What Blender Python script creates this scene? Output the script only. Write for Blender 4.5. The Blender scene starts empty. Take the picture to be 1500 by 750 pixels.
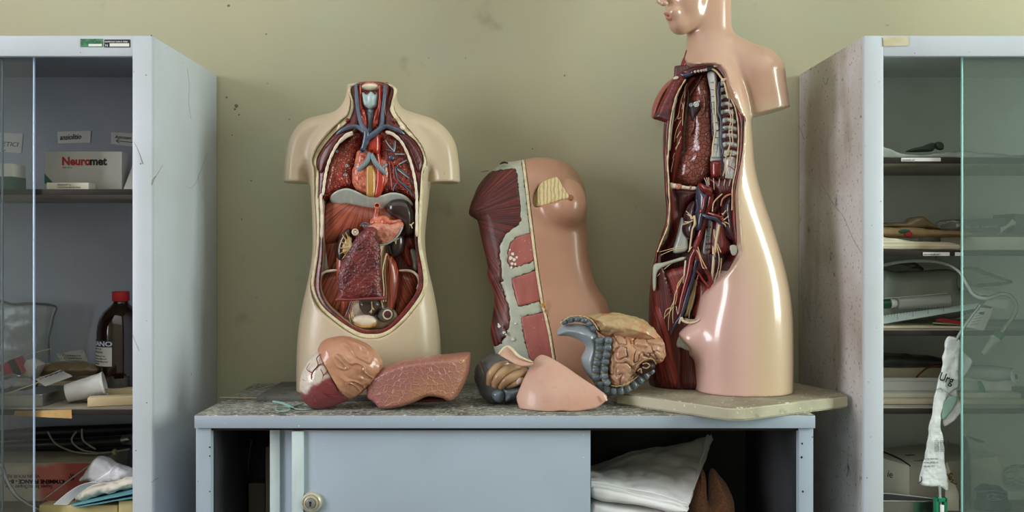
E_LEFT, E_RIGHT, E_FILL, EXPO = 50.0, 54.0, 17.0, 0.66
import bpy, math, random
import numpy as np
PI = math.pi
CX, CY, FL, CAMZ = 745.0, 367.0, 1300.0, 1.2      # principal point, focal length (pixels of the 1500x750 frame), eye height
C = bpy.context.scene.collection
TZ = 0.881                                         # height of the low cupboard's top
YW = 2.14                                          # the back wall
YC = 1.745                                         # front of the two glazed cabinets
rnd = random.Random(7)
def P(px, py, Y):
    """where a point of the place lies, from its direction and its distance in front of the camera"""
    return np.array([(px - CX) / FL * Y, Y, CAMZ + (CY - py) / FL * Y])
def XZ(pts, Y):
    return np.array([[(x - CX) / FL * Y, CAMZ + (CY - y) / FL * Y] for x, y in pts])
def cr(pts, n=6, closed=True):
    """Catmull-Rom through the points"""
    p = np.array(pts, float); m = len(p); out = []
    rng = range(m) if closed else range(m - 1)
    for i in rng:
        if closed: a, b, c, d = p[i-1], p[i], p[(i+1) % m], p[(i+2) % m]
        else: a, b, c, d = p[max(i-1, 0)], p[i], p[i+1], p[min(i+2, m-1)]
        for k in range(n):
            t = k / n
            out.append(.5*((2*b) + (c-a)*t + (2*a-5*b+4*c-d)*t*t + (3*b-a-3*c+d)*t**3))
    if not closed: out.append(p[-1])
    return np.array(out)
def psdf(poly, X, Z):
    """signed distance to a polygon, negative inside"""
    d = np.full(np.broadcast(X, Z).shape, 1e9); s = np.zeros(d.shape, bool)
    q = np.roll(poly, -1, axis=0)
    for (ax, az), (bx, bz) in zip(poly, q):
        ex, ez = bx-ax, bz-az; L = ex*ex+ez*ez
        if L < 1e-14: continue
        t = np.clip(((X-ax)*ex+(Z-az)*ez)/L, 0, 1)
        d = np.minimum(d, (X-ax-t*ex)**2+(Z-az-t*ez)**2)
        if abs(bz-az) > 1e-12:
            c = ((az > Z) != (bz > Z)) & (X < (bx-ax)*(Z-az)/(bz-az)+ax)
            s ^= c
    d = np.sqrt(d)
    return np.where(s, -d, d)
def smin(a, b, k):
    h = np.clip(.5+.5*(b-a)/k, 0, 1); return b*(1-h)+a*h-k*h*(1-h)
def smax(a, b, k): return -smin(-a, -b, k)
def sstep(a, b, x):
    t = np.clip((x-a)/(b-a), 0, 1); return t*t*(3-2*t)
def ell(X, Y, Z, c, r):
    dx, dy, dz = (X-c[0]), (Y-c[1]), (Z-c[2])
    k0 = np.sqrt((dx/r[0])**2+(dy/r[1])**2+(dz/r[2])**2)+1e-9
    k1 = np.sqrt((dx/r[0]**2)**2+(dy/r[1]**2)**2+(dz/r[2]**2)**2)+1e-9
    return k0*(k0-1)/k1
def cap(X, Y, Z, a, b, ra, rb):
    a = np.array(a); b = np.array(b); e = b-a
    t = np.clip(((X-a[0])*e[0]+(Y-a[1])*e[1]+(Z-a[2])*e[2])/(e@e), 0, 1)
    return np.sqrt((X-a[0]-t*e[0])**2+(Y-a[1]-t*e[1])**2+(Z-a[2]-t*e[2])**2)-(ra+(rb-ra)*t)
def loft(X, Y, Z, rows, n=2.4):
    """rows of (z, cx, cy, halfwidth, halfdepth), superellipse sections"""
    r = np.array(sorted(rows)); zs = r[:, 0]
    zz = np.linspace(zs[0], zs[-1], 200); tab = []
    for k in range(1, 5):
        v = np.interp(zz, zs, r[:, k])
        for _ in range(3): v = np.convolve(np.pad(v, 6, mode='edge'), np.ones(13)/13, 'valid')
        tab.append(v)
    cx, cy, a, b = [np.interp(Z, zz, v) for v in tab]
    k = ((np.abs(X-cx)/a)**n+(np.abs(Y-cy)/b)**n)**(1/n)
    return (k-1)*np.minimum(a, b)
def grid(lo, hi, h):
    ax = [np.arange(lo[i], hi[i]+h, h) for i in range(3)]
    return ax[0][:, None, None], ax[1][None, :, None], ax[2][None, None, :]
def nets(Fv, o, h):
    """surface nets: field -> vertices, quads"""
    n = np.array(Fv.shape); cn = n-1; tot = int(cn.prod())
    acc = np.zeros((3, tot)); cnt = np.zeros(tot); quads = []
    def flat(c): return (c[:, 0]*cn[1]+c[:, 1])*cn[2]+c[:, 2]
    for ax in range(3):
        lo = [slice(None)]*3; hi = [slice(None)]*3
        lo[ax] = slice(0, -1); hi[ax] = slice(1, None)
        a = Fv[tuple(lo)]; b = Fv[tuple(hi)]
        I = np.argwhere((a < 0) != (b < 0))
        if not len(I): continue
        av = a[tuple(I.T)]; bv = b[tuple(I.T)]
        pos = I.astype(float); pos[:, ax] += av/(av-bv)
        u, v = (ax+1) % 3, (ax+2) % 3; cells = []; ok = np.ones(len(I), bool)
        for du, dv in ((-1, -1), (0, -1), (0, 0), (-1, 0)):
            c = I.copy(); c[:, u] += du; c[:, v] += dv
            g = ((c >= 0) & (c < cn)).all(1); ok &= g; cells.append(c)
            f = flat(c[g])
            for k in range(3): acc[k] += np.bincount(f, pos[g, k], tot)
            cnt += np.bincount(f, minlength=tot)
        q = np.stack([flat(c) for c in cells], 1)[ok]
        fl = (av >= 0)[ok]; q[fl] = q[fl][:, ::-1]
        quads.append(q)
    used = np.nonzero(cnt)[0]; mp = np.full(tot, -1); mp[used] = np.arange(len(used))
    V = (acc[:, used]/cnt[used]).T*h+np.array(o)
    return V, mp[np.concatenate(quads)]
def normals(V, Q):
    a = np.cross(V[Q[:, 2]]-V[Q[:, 0]], V[Q[:, 3]]-V[Q[:, 1]]); N = np.zeros_like(V)
    for k in range(4): np.add.at(N, Q[:, k], a)
    return N/(np.linalg.norm(N, axis=1)[:, None]+1e-12)
def relax(V, Q, it=1, w=.5):
    for _ in range(it):
        S = np.zeros_like(V); c = np.zeros(len(V))
        for k in range(4):
            for j in ((k+1) % 4, (k-1) % 4):
                np.add.at(S, Q[:, k], V[Q[:, j]]); np.add.at(c, Q[:, k], 1)
        V = V*(1-w)+w*S/np.maximum(c, 1)[:, None]
    return V
def vnoise(p, s, seed=0):
    """smooth value noise in -1..1"""
    q = np.asarray(p)*s; i = np.floor(q).astype(np.int64); f = q-i; f = f*f*(3-2*f); out = 0
    for dx in (0, 1):
        for dy in (0, 1):
            for dz in (0, 1):
                hsh = (i[..., 0]+dx)*374761393+(i[..., 1]+dy)*668265263+(i[..., 2]+dz)*2147483647+seed*974634777
                hsh = (hsh ^ (hsh >> 13))*1274126177; hsh = (hsh ^ (hsh >> 16)) & 0xffff
                w = (f[..., 0] if dx else 1-f[..., 0])*(f[..., 1] if dy else 1-f[..., 1])*(f[..., 2] if dz else 1-f[..., 2])
                out = out+w*(hsh/32767.5-1)
    return out
# ---------------------------------------------------------------- objects
ORI = {}
def mk(name, V, Q, m, parent=None, smooth=True, sharp=None, mats=None, midx=None):
    V = np.array(V, float)
    me = bpy.data.meshes.new(name); o = bpy.data.objects.new(name, me); C.objects.link(o)
    if parent is not None:
        o.parent = parent; org = ORI[parent.name]
    else:
        org = np.array([(V[:, 0].min()+V[:, 0].max())/2, (V[:, 1].min()+V[:, 1].max())/2, V[:, 2].min()]); o.location = org
    ORI[o.name] = org
    me.from_pydata((V-org).tolist(), [], Q.tolist() if isinstance(Q, np.ndarray) else Q)
    for x in (mats or [m]): me.materials.append(x)
    if midx is not None: me.polygons.foreach_set('material_index', midx)
    if smooth:
        me.polygons.foreach_set('use_smooth', [True]*len(me.polygons))
        if sharp: me.set_sharp_from_angle(angle=math.radians(sharp))
    me.update(); return o
def tag(o, label, cat, group=None, kind=None):
    if label: o['label'] = label
    if cat: o['category'] = cat
    if group: o['group'] = group
    if kind: o['kind'] = kind
    return o
def thing(name, label, cat, loc, group=None):
    o = bpy.data.objects.new(name, None); C.objects.link(o); o.location = loc; o.empty_display_size = .03
    ORI[o.name] = np.array(loc, float); return tag(o, label, cat, group)
def struct(o): o['kind'] = 'structure'; return o
def attr(o, name, vals):
    a = o.data.attributes.new(name, 'FLOAT_VECTOR', 'POINT'); a.data.foreach_set('vector', np.asarray(vals, np.float32).ravel())
def lin(c): 
    c = np.asarray(c, float)/255; return np.where(c <= .04045, c/12.92, ((c+.055)/1.055)**2.4)
def wv(o): return np.array([v.co for v in o.data.vertices])+ORI[o.name]
def fibres(o, kind, *a):
    """(along, across) coordinates of the muscle fibres"""
    V = wv(o)
    if kind == 'lin':
        t = math.radians(a[0]); u = V[:, 0]*math.cos(t)+V[:, 2]*math.sin(t); v = -V[:, 0]*math.sin(t)+V[:, 2]*math.cos(t)
    else:
        q = P(a[0], a[1], a[2]); dx = V[:, 0]-q[0]; dz = V[:, 2]-q[2]
        u = np.hypot(dx, dz); v = np.arctan2(dz, dx)*(a[3] if len(a) > 3 else .12)
    attr(o, 'fib', np.stack([u, v, V[:, 1]*.3], 1)); return o
def paint(o, base, zones, Y, nz=.0015):
    """coat of paint: zones = (polygon, colour, edge softness in m)"""
    V = wv(o); c = np.repeat(lin(base)[None], len(V), 0)
    for z in zones:
        poly, col, soft = z[:3]
        pl = cr(XZ(poly, Y), 5) if len(z) < 4 else XZ(poly, Y)
        d = psdf(pl, V[:, 0], V[:, 2])+vnoise(V, 300, 3)*nz+vnoise(V, 900, 4)*nz*.7
        w = 1-sstep(-soft, soft, d); c = c*(1-w[:, None])+lin(col)*w[:, None]
    attr(o, 'col', c); return o
def relief(name, m, parent, poly, Y, T, R, h=.002, smooth=True, yoff=None, hole=None, disp=None, sharp=None, rel=1, clip=None, label=None, pw=None, mod=None, zmin=None):
    """a rounded solid with this outline, 2T thick, centred at depth Y (+yoff)"""
    pw = XZ(poly, Y) if pw is None else pw
    if smooth: pw = cr(pw, 6)
    lo = pw.min(0)-2.5*h; hi = pw.max(0)+2.5*h
    x = np.arange(lo[0], hi[0]+h, h)[:, None]; z = np.arange(lo[1], hi[1]+h, h)[None, :]
    d = psdf(pw, x, z)
    if hole is not None: 
        hw = XZ(hole, Y); hw = cr(hw, 6) if smooth else hw
        d = np.maximum(d, -psdf(hw, x, z))
    yo = yoff(x, z)+0*d if yoff else 0*d
    ins = d < h*2
    y0 = Y+yo[ins].min()-T-2.5*h; y1 = Y+yo[ins].max()+T+2.5*h
    y = np.arange(y0, y1+h, h)
    yy = y[None, :, None]-Y-yo[:, None, :]
    Fv = np.sqrt(np.maximum(d[:, None, :]+R, 0)**2+(yy*R/T)**2)-R
    if mod is not None: Fv = mod(Fv, x[:, :, None], y[None, :, None], z[:, None, :])
    if zmin is not None: Fv = np.maximum(Fv, zmin+.0022-z[:, None, :])
    if clip is not None: Fv = np.maximum(Fv, clip(x[:, :, None], y[None, :, None], z[:, None, :]))
    V, Q = nets(Fv, (x[0, 0], y[0], z[0, 0]), h)
    if rel: V = relax(V, Q, rel, .5)
    if disp is not None:
        V = V+normals(V, Q)*np.asarray(disp(V))[:, None]
    o = mk(name, V, Q, m, parent, True, sharp)
    if label: o['label'] = label
    return o
def solid(name, m, parent, f, lo, hi, h, rel=1, disp=None, sharp=None):
    X, Y, Z = grid(lo, hi, h); V, Q = nets(f(X, Y, Z)+0*X+0*Y+0*Z, lo, h)
    if rel: V = relax(V, Q, rel, .5)
    if disp is not None: V = V+normals(V, Q)*np.asarray(disp(V))[:, None]
    return mk(name, V, Q, m, parent, True, sharp)
def tube_geo(pts, rad, n=10, sub=6, closed=False, flat=1.0):
    p = cr(pts, sub, closed); m = len(p)
    r = np.asarray(rad, float)
    if r.ndim == 0: r = np.full(len(pts), float(r))
    rr = np.interp(np.linspace(0, 1, m), np.linspace(0, 1, len(r)), r)
    V = []; up = np.array([.13, -1., .21])
    for i in range(m):
        t = p[(i+1) % m]-p[i-1] if closed else p[min(i+1, m-1)]-p[max(i-1, 0)]
        t = t/(np.linalg.norm(t)+1e-12)
        a = np.cross(t, up); a /= np.linalg.norm(a)+1e-12; b = np.cross(a, t)
        up = b if False else up
        for k in range(n):
            th = 2*PI*k/n; V.append(p[i]+rr[i]*(math.cos(th)*a+flat*math.sin(th)*b))
    F = []
    for i in range(m if closed else m-1):
        j = (i+1) % m
        for k in range(n):
            l = (k+1) % n; F.append([i*n+k, i*n+l, j*n+l, j*n+k])
    if not closed:
        F.append(list(range(n))[::-1]); F.append([(m-1)*n+k for k in range(n)])
    return V, F
def join(parts):
    V = []; F = []
    for v, f in parts:
        b = len(V); V += [list(x) for x in v]; F += [[i+b for i in q] for q in f]
    return V, F
def tubes(name, m, parent, lines, n=8, sub=6, flat=1.0):
    """lines of (px, py, Y, radius in mm)"""
    g = []
    for L in lines:
        g.append(tube_geo([P(a, b, y) for a, b, y, r in L], [r*.001 for *_, r in L], n, sub, False, flat))
    V, F = join(g); return mk(name, V, F, m, parent, True, 60)
def box_geo(x0, x1, y0, y1, z0, z1, b=.0, seg=2):
    import bmesh
    bm = bmesh.new(); bmesh.ops.create_cube(bm, size=1)
    for v in bm.verts:
        v.co = ((x0+x1)/2+v.co.x*(x1-x0), (y0+y1)/2+v.co.y*(y1-y0), (z0+z1)/2+v.co.z*(z1-z0))
    if b > 0: bmesh.ops.bevel(bm, geom=list(bm.edges), offset=b, segments=seg, affect='EDGES', profile=.5)
    bm.verts.index_update()
    V = [list(v.co) for v in bm.verts]; F = [[v.index for v in f.verts] for f in bm.faces]; bm.free(); return V, F
def turn(V, c, rx=0, ry=0, rz=0):
    V = np.array(V, float)-np.array(c)
    for a, (i, j) in ((rx, (1, 2)), (ry, (2, 0)), (rz, (0, 1))):
        if a:
            t = math.radians(a); u = V[:, i]*math.cos(t)-V[:, j]*math.sin(t); w = V[:, i]*math.sin(t)+V[:, j]*math.cos(t)
            V[:, i] = u; V[:, j] = w
    return V+np.array(c)
def box(name, m, parent, x0, x1, y0, y1, z0, z1, b=.0015, rot=None, c=None):
    V, F = box_geo(x0, x1, y0, y1, z0, z1, b)
    if rot: V = turn(V, c if c is not None else ((x0+x1)/2, (y0+y1)/2, z0), *rot)
    return mk(name, V, F, m, parent, True, 40)
def boxes(name, m, parent, L, b=.0015):
    V, F = join([box_geo(*a, b) for a in L]); return mk(name, V, F, m, parent, True, 40)
def lathe_geo(prof, n=32, c=(0, 0, 0), axis=(0, 0, 1)):
    ax = np.array(axis, float); ax /= np.linalg.norm(ax)
    a = np.cross(ax, [.3, .9, .1] if abs(ax[1]) < .9 else [1, 0, 0]); a /= np.linalg.norm(a); b = np.cross(ax, a)
    V = []; F = []; c = np.array(c)
    for r, t in prof:
        for k in range(n):
            th = 2*PI*k/n; V.append(c+ax*t+r*(math.cos(th)*a+math.sin(th)*b))
    m = len(prof)
    for i in range(m-1):
        for k in range(n):
            l = (k+1) % n; F.append([i*n+k, i*n+l, (i+1)*n+l, (i+1)*n+k])
    F.append(list(range(n))[::-1]); F.append([(m-1)*n+k for k in range(n)])
    return V, F
def lathe(name, m, parent, prof, c, axis=(0, 0, 1), n=32, sharp=40):
    V, F = lathe_geo(prof, n, c, axis); return mk(name, V, F, m, parent, True, sharp)
def sheet(name, m, parent, fn, nu=30, nv=30, thick=.0006, sharp=None):
    """a thin sheet of real thickness: fn(u, v) -> point"""
    U, W = np.meshgrid(np.linspace(0, 1, nu), np.linspace(0, 1, nv), indexing='ij')
    p = np.asarray(fn(U, W)); p = np.moveaxis(p, 0, -1)
    du = np.gradient(p, axis=0); dv = np.gradient(p, axis=1); nn = np.cross(du, dv); nn /= np.linalg.norm(nn, axis=2)[..., None]+1e-12
    A = (p+nn*thick/2).reshape(-1, 3); B = (p-nn*thick/2).reshape(-1, 3); n = nu*nv; F = []
    def id(i, j): return i*nv+j
    for i in range(nu-1):
        for j in range(nv-1):
            q = [id(i, j), id(i+1, j), id(i+1, j+1), id(i, j+1)]; F.append(q); F.append([x+n for x in q[::-1]])
    ring = [id(i, 0) for i in range(nu)]+[id(nu-1, j) for j in range(1, nv)]+[id(i, nv-1) for i in range(nu-2, -1, -1)]+[id(0, j) for j in range(nv-2, 0, -1)]
    for a, b in zip(ring, ring[1:]+ring[:1]): F.append([b, a, a+n, b+n])
    return mk(name, np.vstack([A, B]), F, m, parent, True, sharp or 60)
def quad_sheet(name, m, parent, c4, thick=.0006, wob=0, ws=30, seed=0, nu=24, nv=24, curl=None):
    """four corners (u0v0, u1v0, u1v1, u0v1) bilinear, with crumple"""
    c4 = [np.array(c, float) for c in c4]
    nrm = np.cross(c4[1]-c4[0], c4[3]-c4[0]); nrm /= np.linalg.norm(nrm)+1e-12
    def fn(U, W):
        p = sum(w[..., None]*c for w, c in zip(((1-U)*(1-W), U*(1-W), U*W, (1-U)*W), c4))
        if wob: p = p+nrm*(wob*(vnoise(p, ws, seed)+.5*vnoise(p, ws*2.3, seed+1)))[..., None]
        if curl: p = p+nrm*curl(U, W)[..., None]
        return np.moveaxis(p, -1, 0)
    return sheet(name, m, parent, fn, nu, nv, thick)
def prism_geo(poly, Y0, Y1, plane='y'):
    """poly: metric (x, z) ring extruded from Y0 to Y1"""
    n = len(poly); V = [[x, Y0, z] for x, z in poly]+[[x, Y1, z] for x, z in poly]
    A = sum(poly[i][0]*poly[(i+1) % n][1]-poly[(i+1) % n][0]*poly[i][1] for i in range(n))
    F = [list(range(n)), [n+i for i in range(n)][::-1]]+[[i, n+i, n+(i+1) % n, (i+1) % n] for i in range(n)]
    if A < 0: F = [f[::-1] for f in F]
    return V, F
TEXTS = []
def text(body, m, parent, loc, size, rot=(90, 0, 0), ext=.0002, align='LEFT', sx=1.0, shear=0, bold=0, name='lettering', cyl=None, outline=0):
    cu = bpy.data.curves.new(name, 'FONT'); cu.body = body; cu.size = size; cu.extrude = ext; cu.align_x = align; cu.shear = shear; cu.offset = bold
    cu.resolution_u = 3
    if outline: cu.fill_mode = 'NONE'; cu.extrude = 0; cu.bevel_depth = outline; cu.bevel_resolution = 1
    o = bpy.data.objects.new(name, cu); C.objects.link(o)
    TEXTS.append((o, name, m, parent, np.array(loc)-ORI[parent.name], [math.radians(a) for a in rot], sx, cyl))
def set_texts():
    bpy.context.view_layer.update(); dg = bpy.context.evaluated_depsgraph_get()
    for o, name, m, parent, loc, rot, sx, cyl in TEXTS:
        me = bpy.data.meshes.new_from_object(o.evaluated_get(dg)); cu = o.data
        bpy.data.objects.remove(o); bpy.data.curves.remove(cu)
        if cyl:                                    # wrapped round a bottle: (centre x, centre y, radius)
            c = np.array(cyl[:2])-ORI[parent.name][:2]; a0 = math.atan2(loc[0]-c[0], c[1]-loc[1])
            for v in me.vertices:
                a = a0+v.co.x*sx/cyl[2]; r = cyl[2]+v.co.z
                v.co = (c[0]+r*math.sin(a)-loc[0], v.co.y, -(c[1]-r*math.cos(a)-loc[1]))
            sx = 1
        n = bpy.data.objects.new(name, me); C.objects.link(n); me.materials.clear(); me.materials.append(m)
        n.parent = parent; n.location = loc; n.rotation_euler = rot; n.scale = (sx, 1, 1)
# ---------------------------------------------------------------- materials
def mat(name, col=(128, 128, 128), rough=.5, layers=(), bump=(), metal=0, coat=0, spec=.5, trans=0, ior=1.45, alpha=1, vcol=False, sss=0, coatr=.1, sheen=0, rvar=None):
    m = bpy.data.materials.new(name); m.use_nodes = True; nt = m.node_tree; N = nt.nodes; L = nt.links
    b = N['Principled BSDF']
    tc = N.new('ShaderNodeTexCoord'); fa = N.new('ShaderNodeAttribute'); fa.attribute_name = 'fib'
    def tex(kind, scale, stretch=None, detail=3):
        src = tc.outputs['Object']
        if kind.startswith('fib'): src = fa.outputs['Vector']; kind = kind[3:] or 'noise'
        if stretch:
            mp = N.new('ShaderNodeMapping'); mp.inputs['Scale'].default_value = stretch; L.new(src, mp.inputs['Vector']); src = mp.outputs[0]
        if kind == 'noise':
            t = N.new('ShaderNodeTexNoise'); t.inputs['Scale'].default_value = scale; t.inputs['Detail'].default_value = detail; out = t.outputs['Fac']
        elif kind in ('voro', 'vedge'):
            t = N.new('ShaderNodeTexVoronoi'); t.inputs['Scale'].default_value = scale
            if kind == 'vedge': t.feature = 'DISTANCE_TO_EDGE'
            out = t.outputs['Distance']
        elif kind == 'wave':
            t = N.new('ShaderNodeTexWave'); t.inputs['Scale'].default_value = scale; t.inputs['Distortion'].default_value = 3; t.inputs['Detail'].default_value = detail; t.inputs['Detail Scale'].default_value = 1.5; out = t.outputs['Fac']
        L.new(src, t.inputs['Vector']); return out
    cur = None
    if vcol:
        a = N.new('ShaderNodeAttribute'); a.attribute_name = 'col'; cur = a.outputs['Color']
    for ly in layers:
        kind, c2, scale, lo, hi = ly[:5]; st = ly[5] if len(ly) > 5 else None; dt = ly[6] if len(ly) > 6 else 3
        amt = ly[7] if len(ly) > 7 else 1
        mr = N.new('ShaderNodeMapRange'); mr.inputs['From Min'].default_value = lo; mr.inputs['From Max'].default_value = hi
        mr.inputs['To Max'].default_value = amt
        L.new(tex(kind, scale, st, dt), mr.inputs['Value'])
        mx = N.new('ShaderNodeMix'); mx.data_type = 'RGBA'; L.new(mr.outputs[0], mx.inputs['Factor'])
        if cur is None: mx.inputs['A'].default_value = (*lin(col), 1)
        else: L.new(cur, mx.inputs['A'])
        mx.inputs['B'].default_value = (*lin(c2), 1); cur = mx.outputs['Result']
    if cur is None: b.inputs['Base Color'].default_value = (*lin(col), 1)
    else: L.new(cur, b.inputs['Base Color'])
    prev = None
    for bp in bump:
        kind, scale, stg = bp[:3]; st = bp[3] if len(bp) > 3 else None; dist = bp[4] if len(bp) > 4 else .002
        bn = N.new('ShaderNodeBump'); bn.inputs['Strength'].default_value = abs(stg); bn.inputs['Distance'].default_value = dist; bn.invert = stg < 0
        src = tex(kind, scale, st)
        if kind == 'vedge':
            mr = N.new('ShaderNodeMapRange'); mr.inputs['From Max'].default_value = .12; L.new(src, mr.inputs['Value']); src = mr.outputs[0]
        L.new(src, bn.inputs['Height'])
        if prev: L.new(prev, bn.inputs['Normal'])
        prev = bn.outputs['Normal']
    if prev: L.new(prev, b.inputs['Normal'])
    if rvar:
        mr = N.new('ShaderNodeMapRange'); mr.inputs['To Min'].default_value = rvar[1]; mr.inputs['To Max'].default_value = rvar[2]; mr.inputs['From Min'].default_value = .35; mr.inputs['From Max'].default_value = .65
        L.new(tex('noise', rvar[0]), mr.inputs['Value']); L.new(mr.outputs[0], b.inputs['Roughness'])
    else: b.inputs['Roughness'].default_value = rough
    b.inputs['Metallic'].default_value = metal; b.inputs['Specular IOR Level'].default_value = spec
    b.inputs['Coat Weight'].default_value = coat; b.inputs['Coat Roughness'].default_value = coatr
    b.inputs['Transmission Weight'].default_value = trans; b.inputs['IOR'].default_value = ior; b.inputs['Alpha'].default_value = alpha
    b.inputs['Sheen Weight'].default_value = sheen
    return m
def film(name, tint=(230, 235, 232), clear=.8, rough=.12, bump=(), through=None):
    """thin clear plastic or glass pane: see-through with a gloss of its own"""
    m = mat(name, tint, rough, bump=bump, spec=.6); m.node_tree.nodes['Principled BSDF'].inputs['Alpha'].default_value = 1-clear
    nt = m.node_tree; N = nt.nodes; L = nt.links; b = N['Principled BSDF']; b.inputs['Alpha'].default_value = 1
    out = N['Material Output']; tr = N.new('ShaderNodeBsdfTransparent'); tr.inputs['Color'].default_value = (*lin(through or [min(255, t+14) for t in tint]), 1)
    mx = N.new('ShaderNodeMixShader'); mx.inputs[0].default_value = 1-clear
    L.new(tr.outputs[0], mx.inputs[1]); L.new(b.outputs[0], mx.inputs[2])
    gl = N.new('ShaderNodeBsdfGlossy'); gl.inputs['Roughness'].default_value = rough
    fr = N.new('ShaderNodeFresnel'); fr.inputs['IOR'].default_value = 1.45
    m2 = N.new('ShaderNodeMixShader'); L.new(fr.outputs[0], m2.inputs[0]); L.new(mx.outputs[0], m2.inputs[1]); L.new(gl.outputs[0], m2.inputs[2])
    L.new(m2.outputs[0], out.inputs['Surface'])
    if b.inputs['Normal'].links:
        s = b.inputs['Normal'].links[0].from_socket; L.new(s, gl.inputs['Normal'])
    return m
WALLP = mat('wall_paint', (182, 178, 148), .75, [('noise', (172, 169, 144), 1.3, .35, .7), ('noise', (174, 175, 152), 3.5, .5, .75), ('noise', (126, 116, 94), 9, .66, .78, None, 8, .5), ('noise', (110, 98, 80), 28, .74, .8, None, 4, .7)], [('noise', 60, .12)])
ROOM = mat('room_paint', (176, 170, 150), .8)
CEIL = mat('ceiling_paint', (215, 214, 208), .8)
FLOORM = mat('floor_lino', (110, 108, 100), .5, [('noise', (90, 86, 78), 5, .4, .7)])
WHITEP = mat('window_paint', (225, 225, 220), .5)
CABW = mat('cabinet_enamel', (194, 202, 212), .38, [('noise', (184, 192, 198), 5, .4, .75), ('noise', (120, 100, 78), 60, .76, .79, None, 4)], [('noise', 25, .05)])
CABD = mat('dirty_enamel', (198, 194, 194), .42, [('noise', (168, 158, 150), 6, .42, .72), ('noise', (112, 88, 68), 130, .61, .7, None, 3, .85), ('noise', (96, 76, 58), 30, .66, .74, None, 7, .9), ('noise', (130, 110, 92), 9, .6, .74, (1, 1, .25), 6, .7)], [('noise', 25, .06)])
CABI = mat('cabinet_inside', (172, 178, 188), .55, [('noise', (160, 168, 178), 6, .4, .7), ('noise', (130, 130, 126), 50, .76, .8)])
CABI2 = mat('pale_cabinet_inside', (238, 246, 246), .55, [('noise', (226, 234, 232), 6, .4, .7), ('noise', (150, 150, 146), 50, .76, .8)])
SHELF = mat('shelf_board', (166, 160, 148), .6, [('noise', (132, 122, 106), 9, .45, .75)])
EDGEB = mat('shelf_edge', (40, 32, 28), .55, [('noise', (28, 22, 20), 20, .4, .7)])
CUPB = mat('cupboard_laminate', (168, 184, 200), .35, [('noise', (158, 172, 186), 3, .4, .7), ('noise', (205, 210, 212), 90, .79, .82, None, 2)], [('noise', 40, .03)])
CUPBW = mat('cupboard_door_edge', (205, 222, 224), .35, [('noise', (190, 206, 208), 30, .5, .7, (1, 1, .2))])
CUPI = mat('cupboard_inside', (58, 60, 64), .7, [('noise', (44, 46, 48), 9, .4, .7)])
CTOP = mat('dusty_top', (116, 118, 112), .7, [('noise', (84, 82, 76), 12, .4, .65), ('noise', (158, 158, 146), 40, .47, .62, (1, 2.2, 1), 6, .8), ('noise', (214, 212, 200), 110, .57, .64, (1, 1.6, 1), 5, .9), ('noise', (40, 40, 38), 34, .68, .75, None, 5, .7)], [('noise', 150, .4)])
GAP = mat('dark_gap', (42, 30, 28), .8)
SLATE = mat('dark_board', (92, 92, 88), .7, [('noise', (120, 118, 110), 15, .5, .75), ('noise', (70, 70, 66), 40, .5, .7)], [('noise', 80, .2)])
PLATEM = mat('base_plate_paint', (192, 188, 164), .5, [('noise', (160, 154, 130), 9, .45, .75), ('noise', (120, 112, 92), 38, .62, .75, None, 6, .7), ('noise', (232, 232, 214), 90, .66, .72, None, 3)], [('noise', 60, .12)])
PLATES = mat('dusty_plate_face', (154, 146, 126), .65, [('noise', (110, 102, 86), 14, .42, .7, None, 6, .8), ('noise', (222, 216, 196), 110, .64, .7, None, 4, .9)], [('noise', 120, .25)])
METAL = mat('brushed_steel', (190, 192, 192), .28, metal=1, bump=[('noise', 40, .05)])
BRASSY = mat('lock_metal', (188, 184, 166), .35, metal=.25)
DARKM = mat('lock_core', (150, 152, 150), .3, metal=.4)
BLACK = mat('black_plastic', (28, 28, 30), .4)
INK = mat('black_ink', (24, 22, 24), .6)
INKB = mat('grey_ink', (92, 92, 92), .6)
INKR = mat('red_ink', (150, 26, 30), .5)
INKW = mat('white_ink', (232, 234, 236), .5)
INKG = mat('green_ink', (70, 150, 120), .5)
# painted plaster models
SKIN_OLD = mat('yellowed_skin', (198, 180, 154), .36, [('noise', (186, 168, 142), 7, .4, .7), ('noise', (150, 122, 92), 60, .75, .8, None, 3, .6)], [('noise', 70, .05)], coat=.25, coatr=.25)
SKIN_PINK = mat('pink_skin', (226, 180, 152), .3, [('noise', (216, 168, 140), 8, .4, .7), ('noise', (170, 116, 92), 70, .76, .8, None, 3, .7)], [('noise', 60, .04)], coat=.6, coatr=.14)
SKIN_V = mat('painted_skin', (226, 180, 152), .28, [('noise', (120, 84, 66), 95, .76, .79, None, 2, .7)], [('noise', 60, .04)], coat=.7, coatr=.12, vcol=True)
SKIN_TAN = mat('tan_skin', (196, 146, 110), .36, [('noise', (182, 130, 98), 9, .4, .7)], [('noise', 60, .05)], coat=.3, coatr=.2, vcol=True)
SKIN_FLAP = mat('flap_skin', (200, 162, 144), .42, [('noise', (198, 150, 132), 14, .4, .7), ('noise', (192, 146, 124), 40, .6, .75)], [('noise', 60, .06)], coat=.15)
CREAM = mat('cut_edge_cream', (220, 208, 176), .5, [('noise', (200, 184, 144), 60, .45, .7), ('noise', (170, 150, 100), 220, .6, .75)], [('noise', 200, .2)])
CREAMD = mat('gland_fat', (214, 200, 148), .5, [('wave', (176, 154, 96), 40, .6, .9), ('noise', (178, 156, 100), 90, .55, .75)], [('voro', 160, .3)])
BONEW = mat('bone_white', (226, 212, 192), .4, [('noise', (206, 178, 156), 50, .5, .75)], [('noise', 90, .15)], coat=.3)
SPECKLE = mat('speckled_flesh', (112, 28, 30), .4, [('voro', (210, 150, 138), 400, .2, .1), ('noise', (60, 12, 16), 40, .45, .65)], [('noise', 300, .2)], coat=.3)
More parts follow.
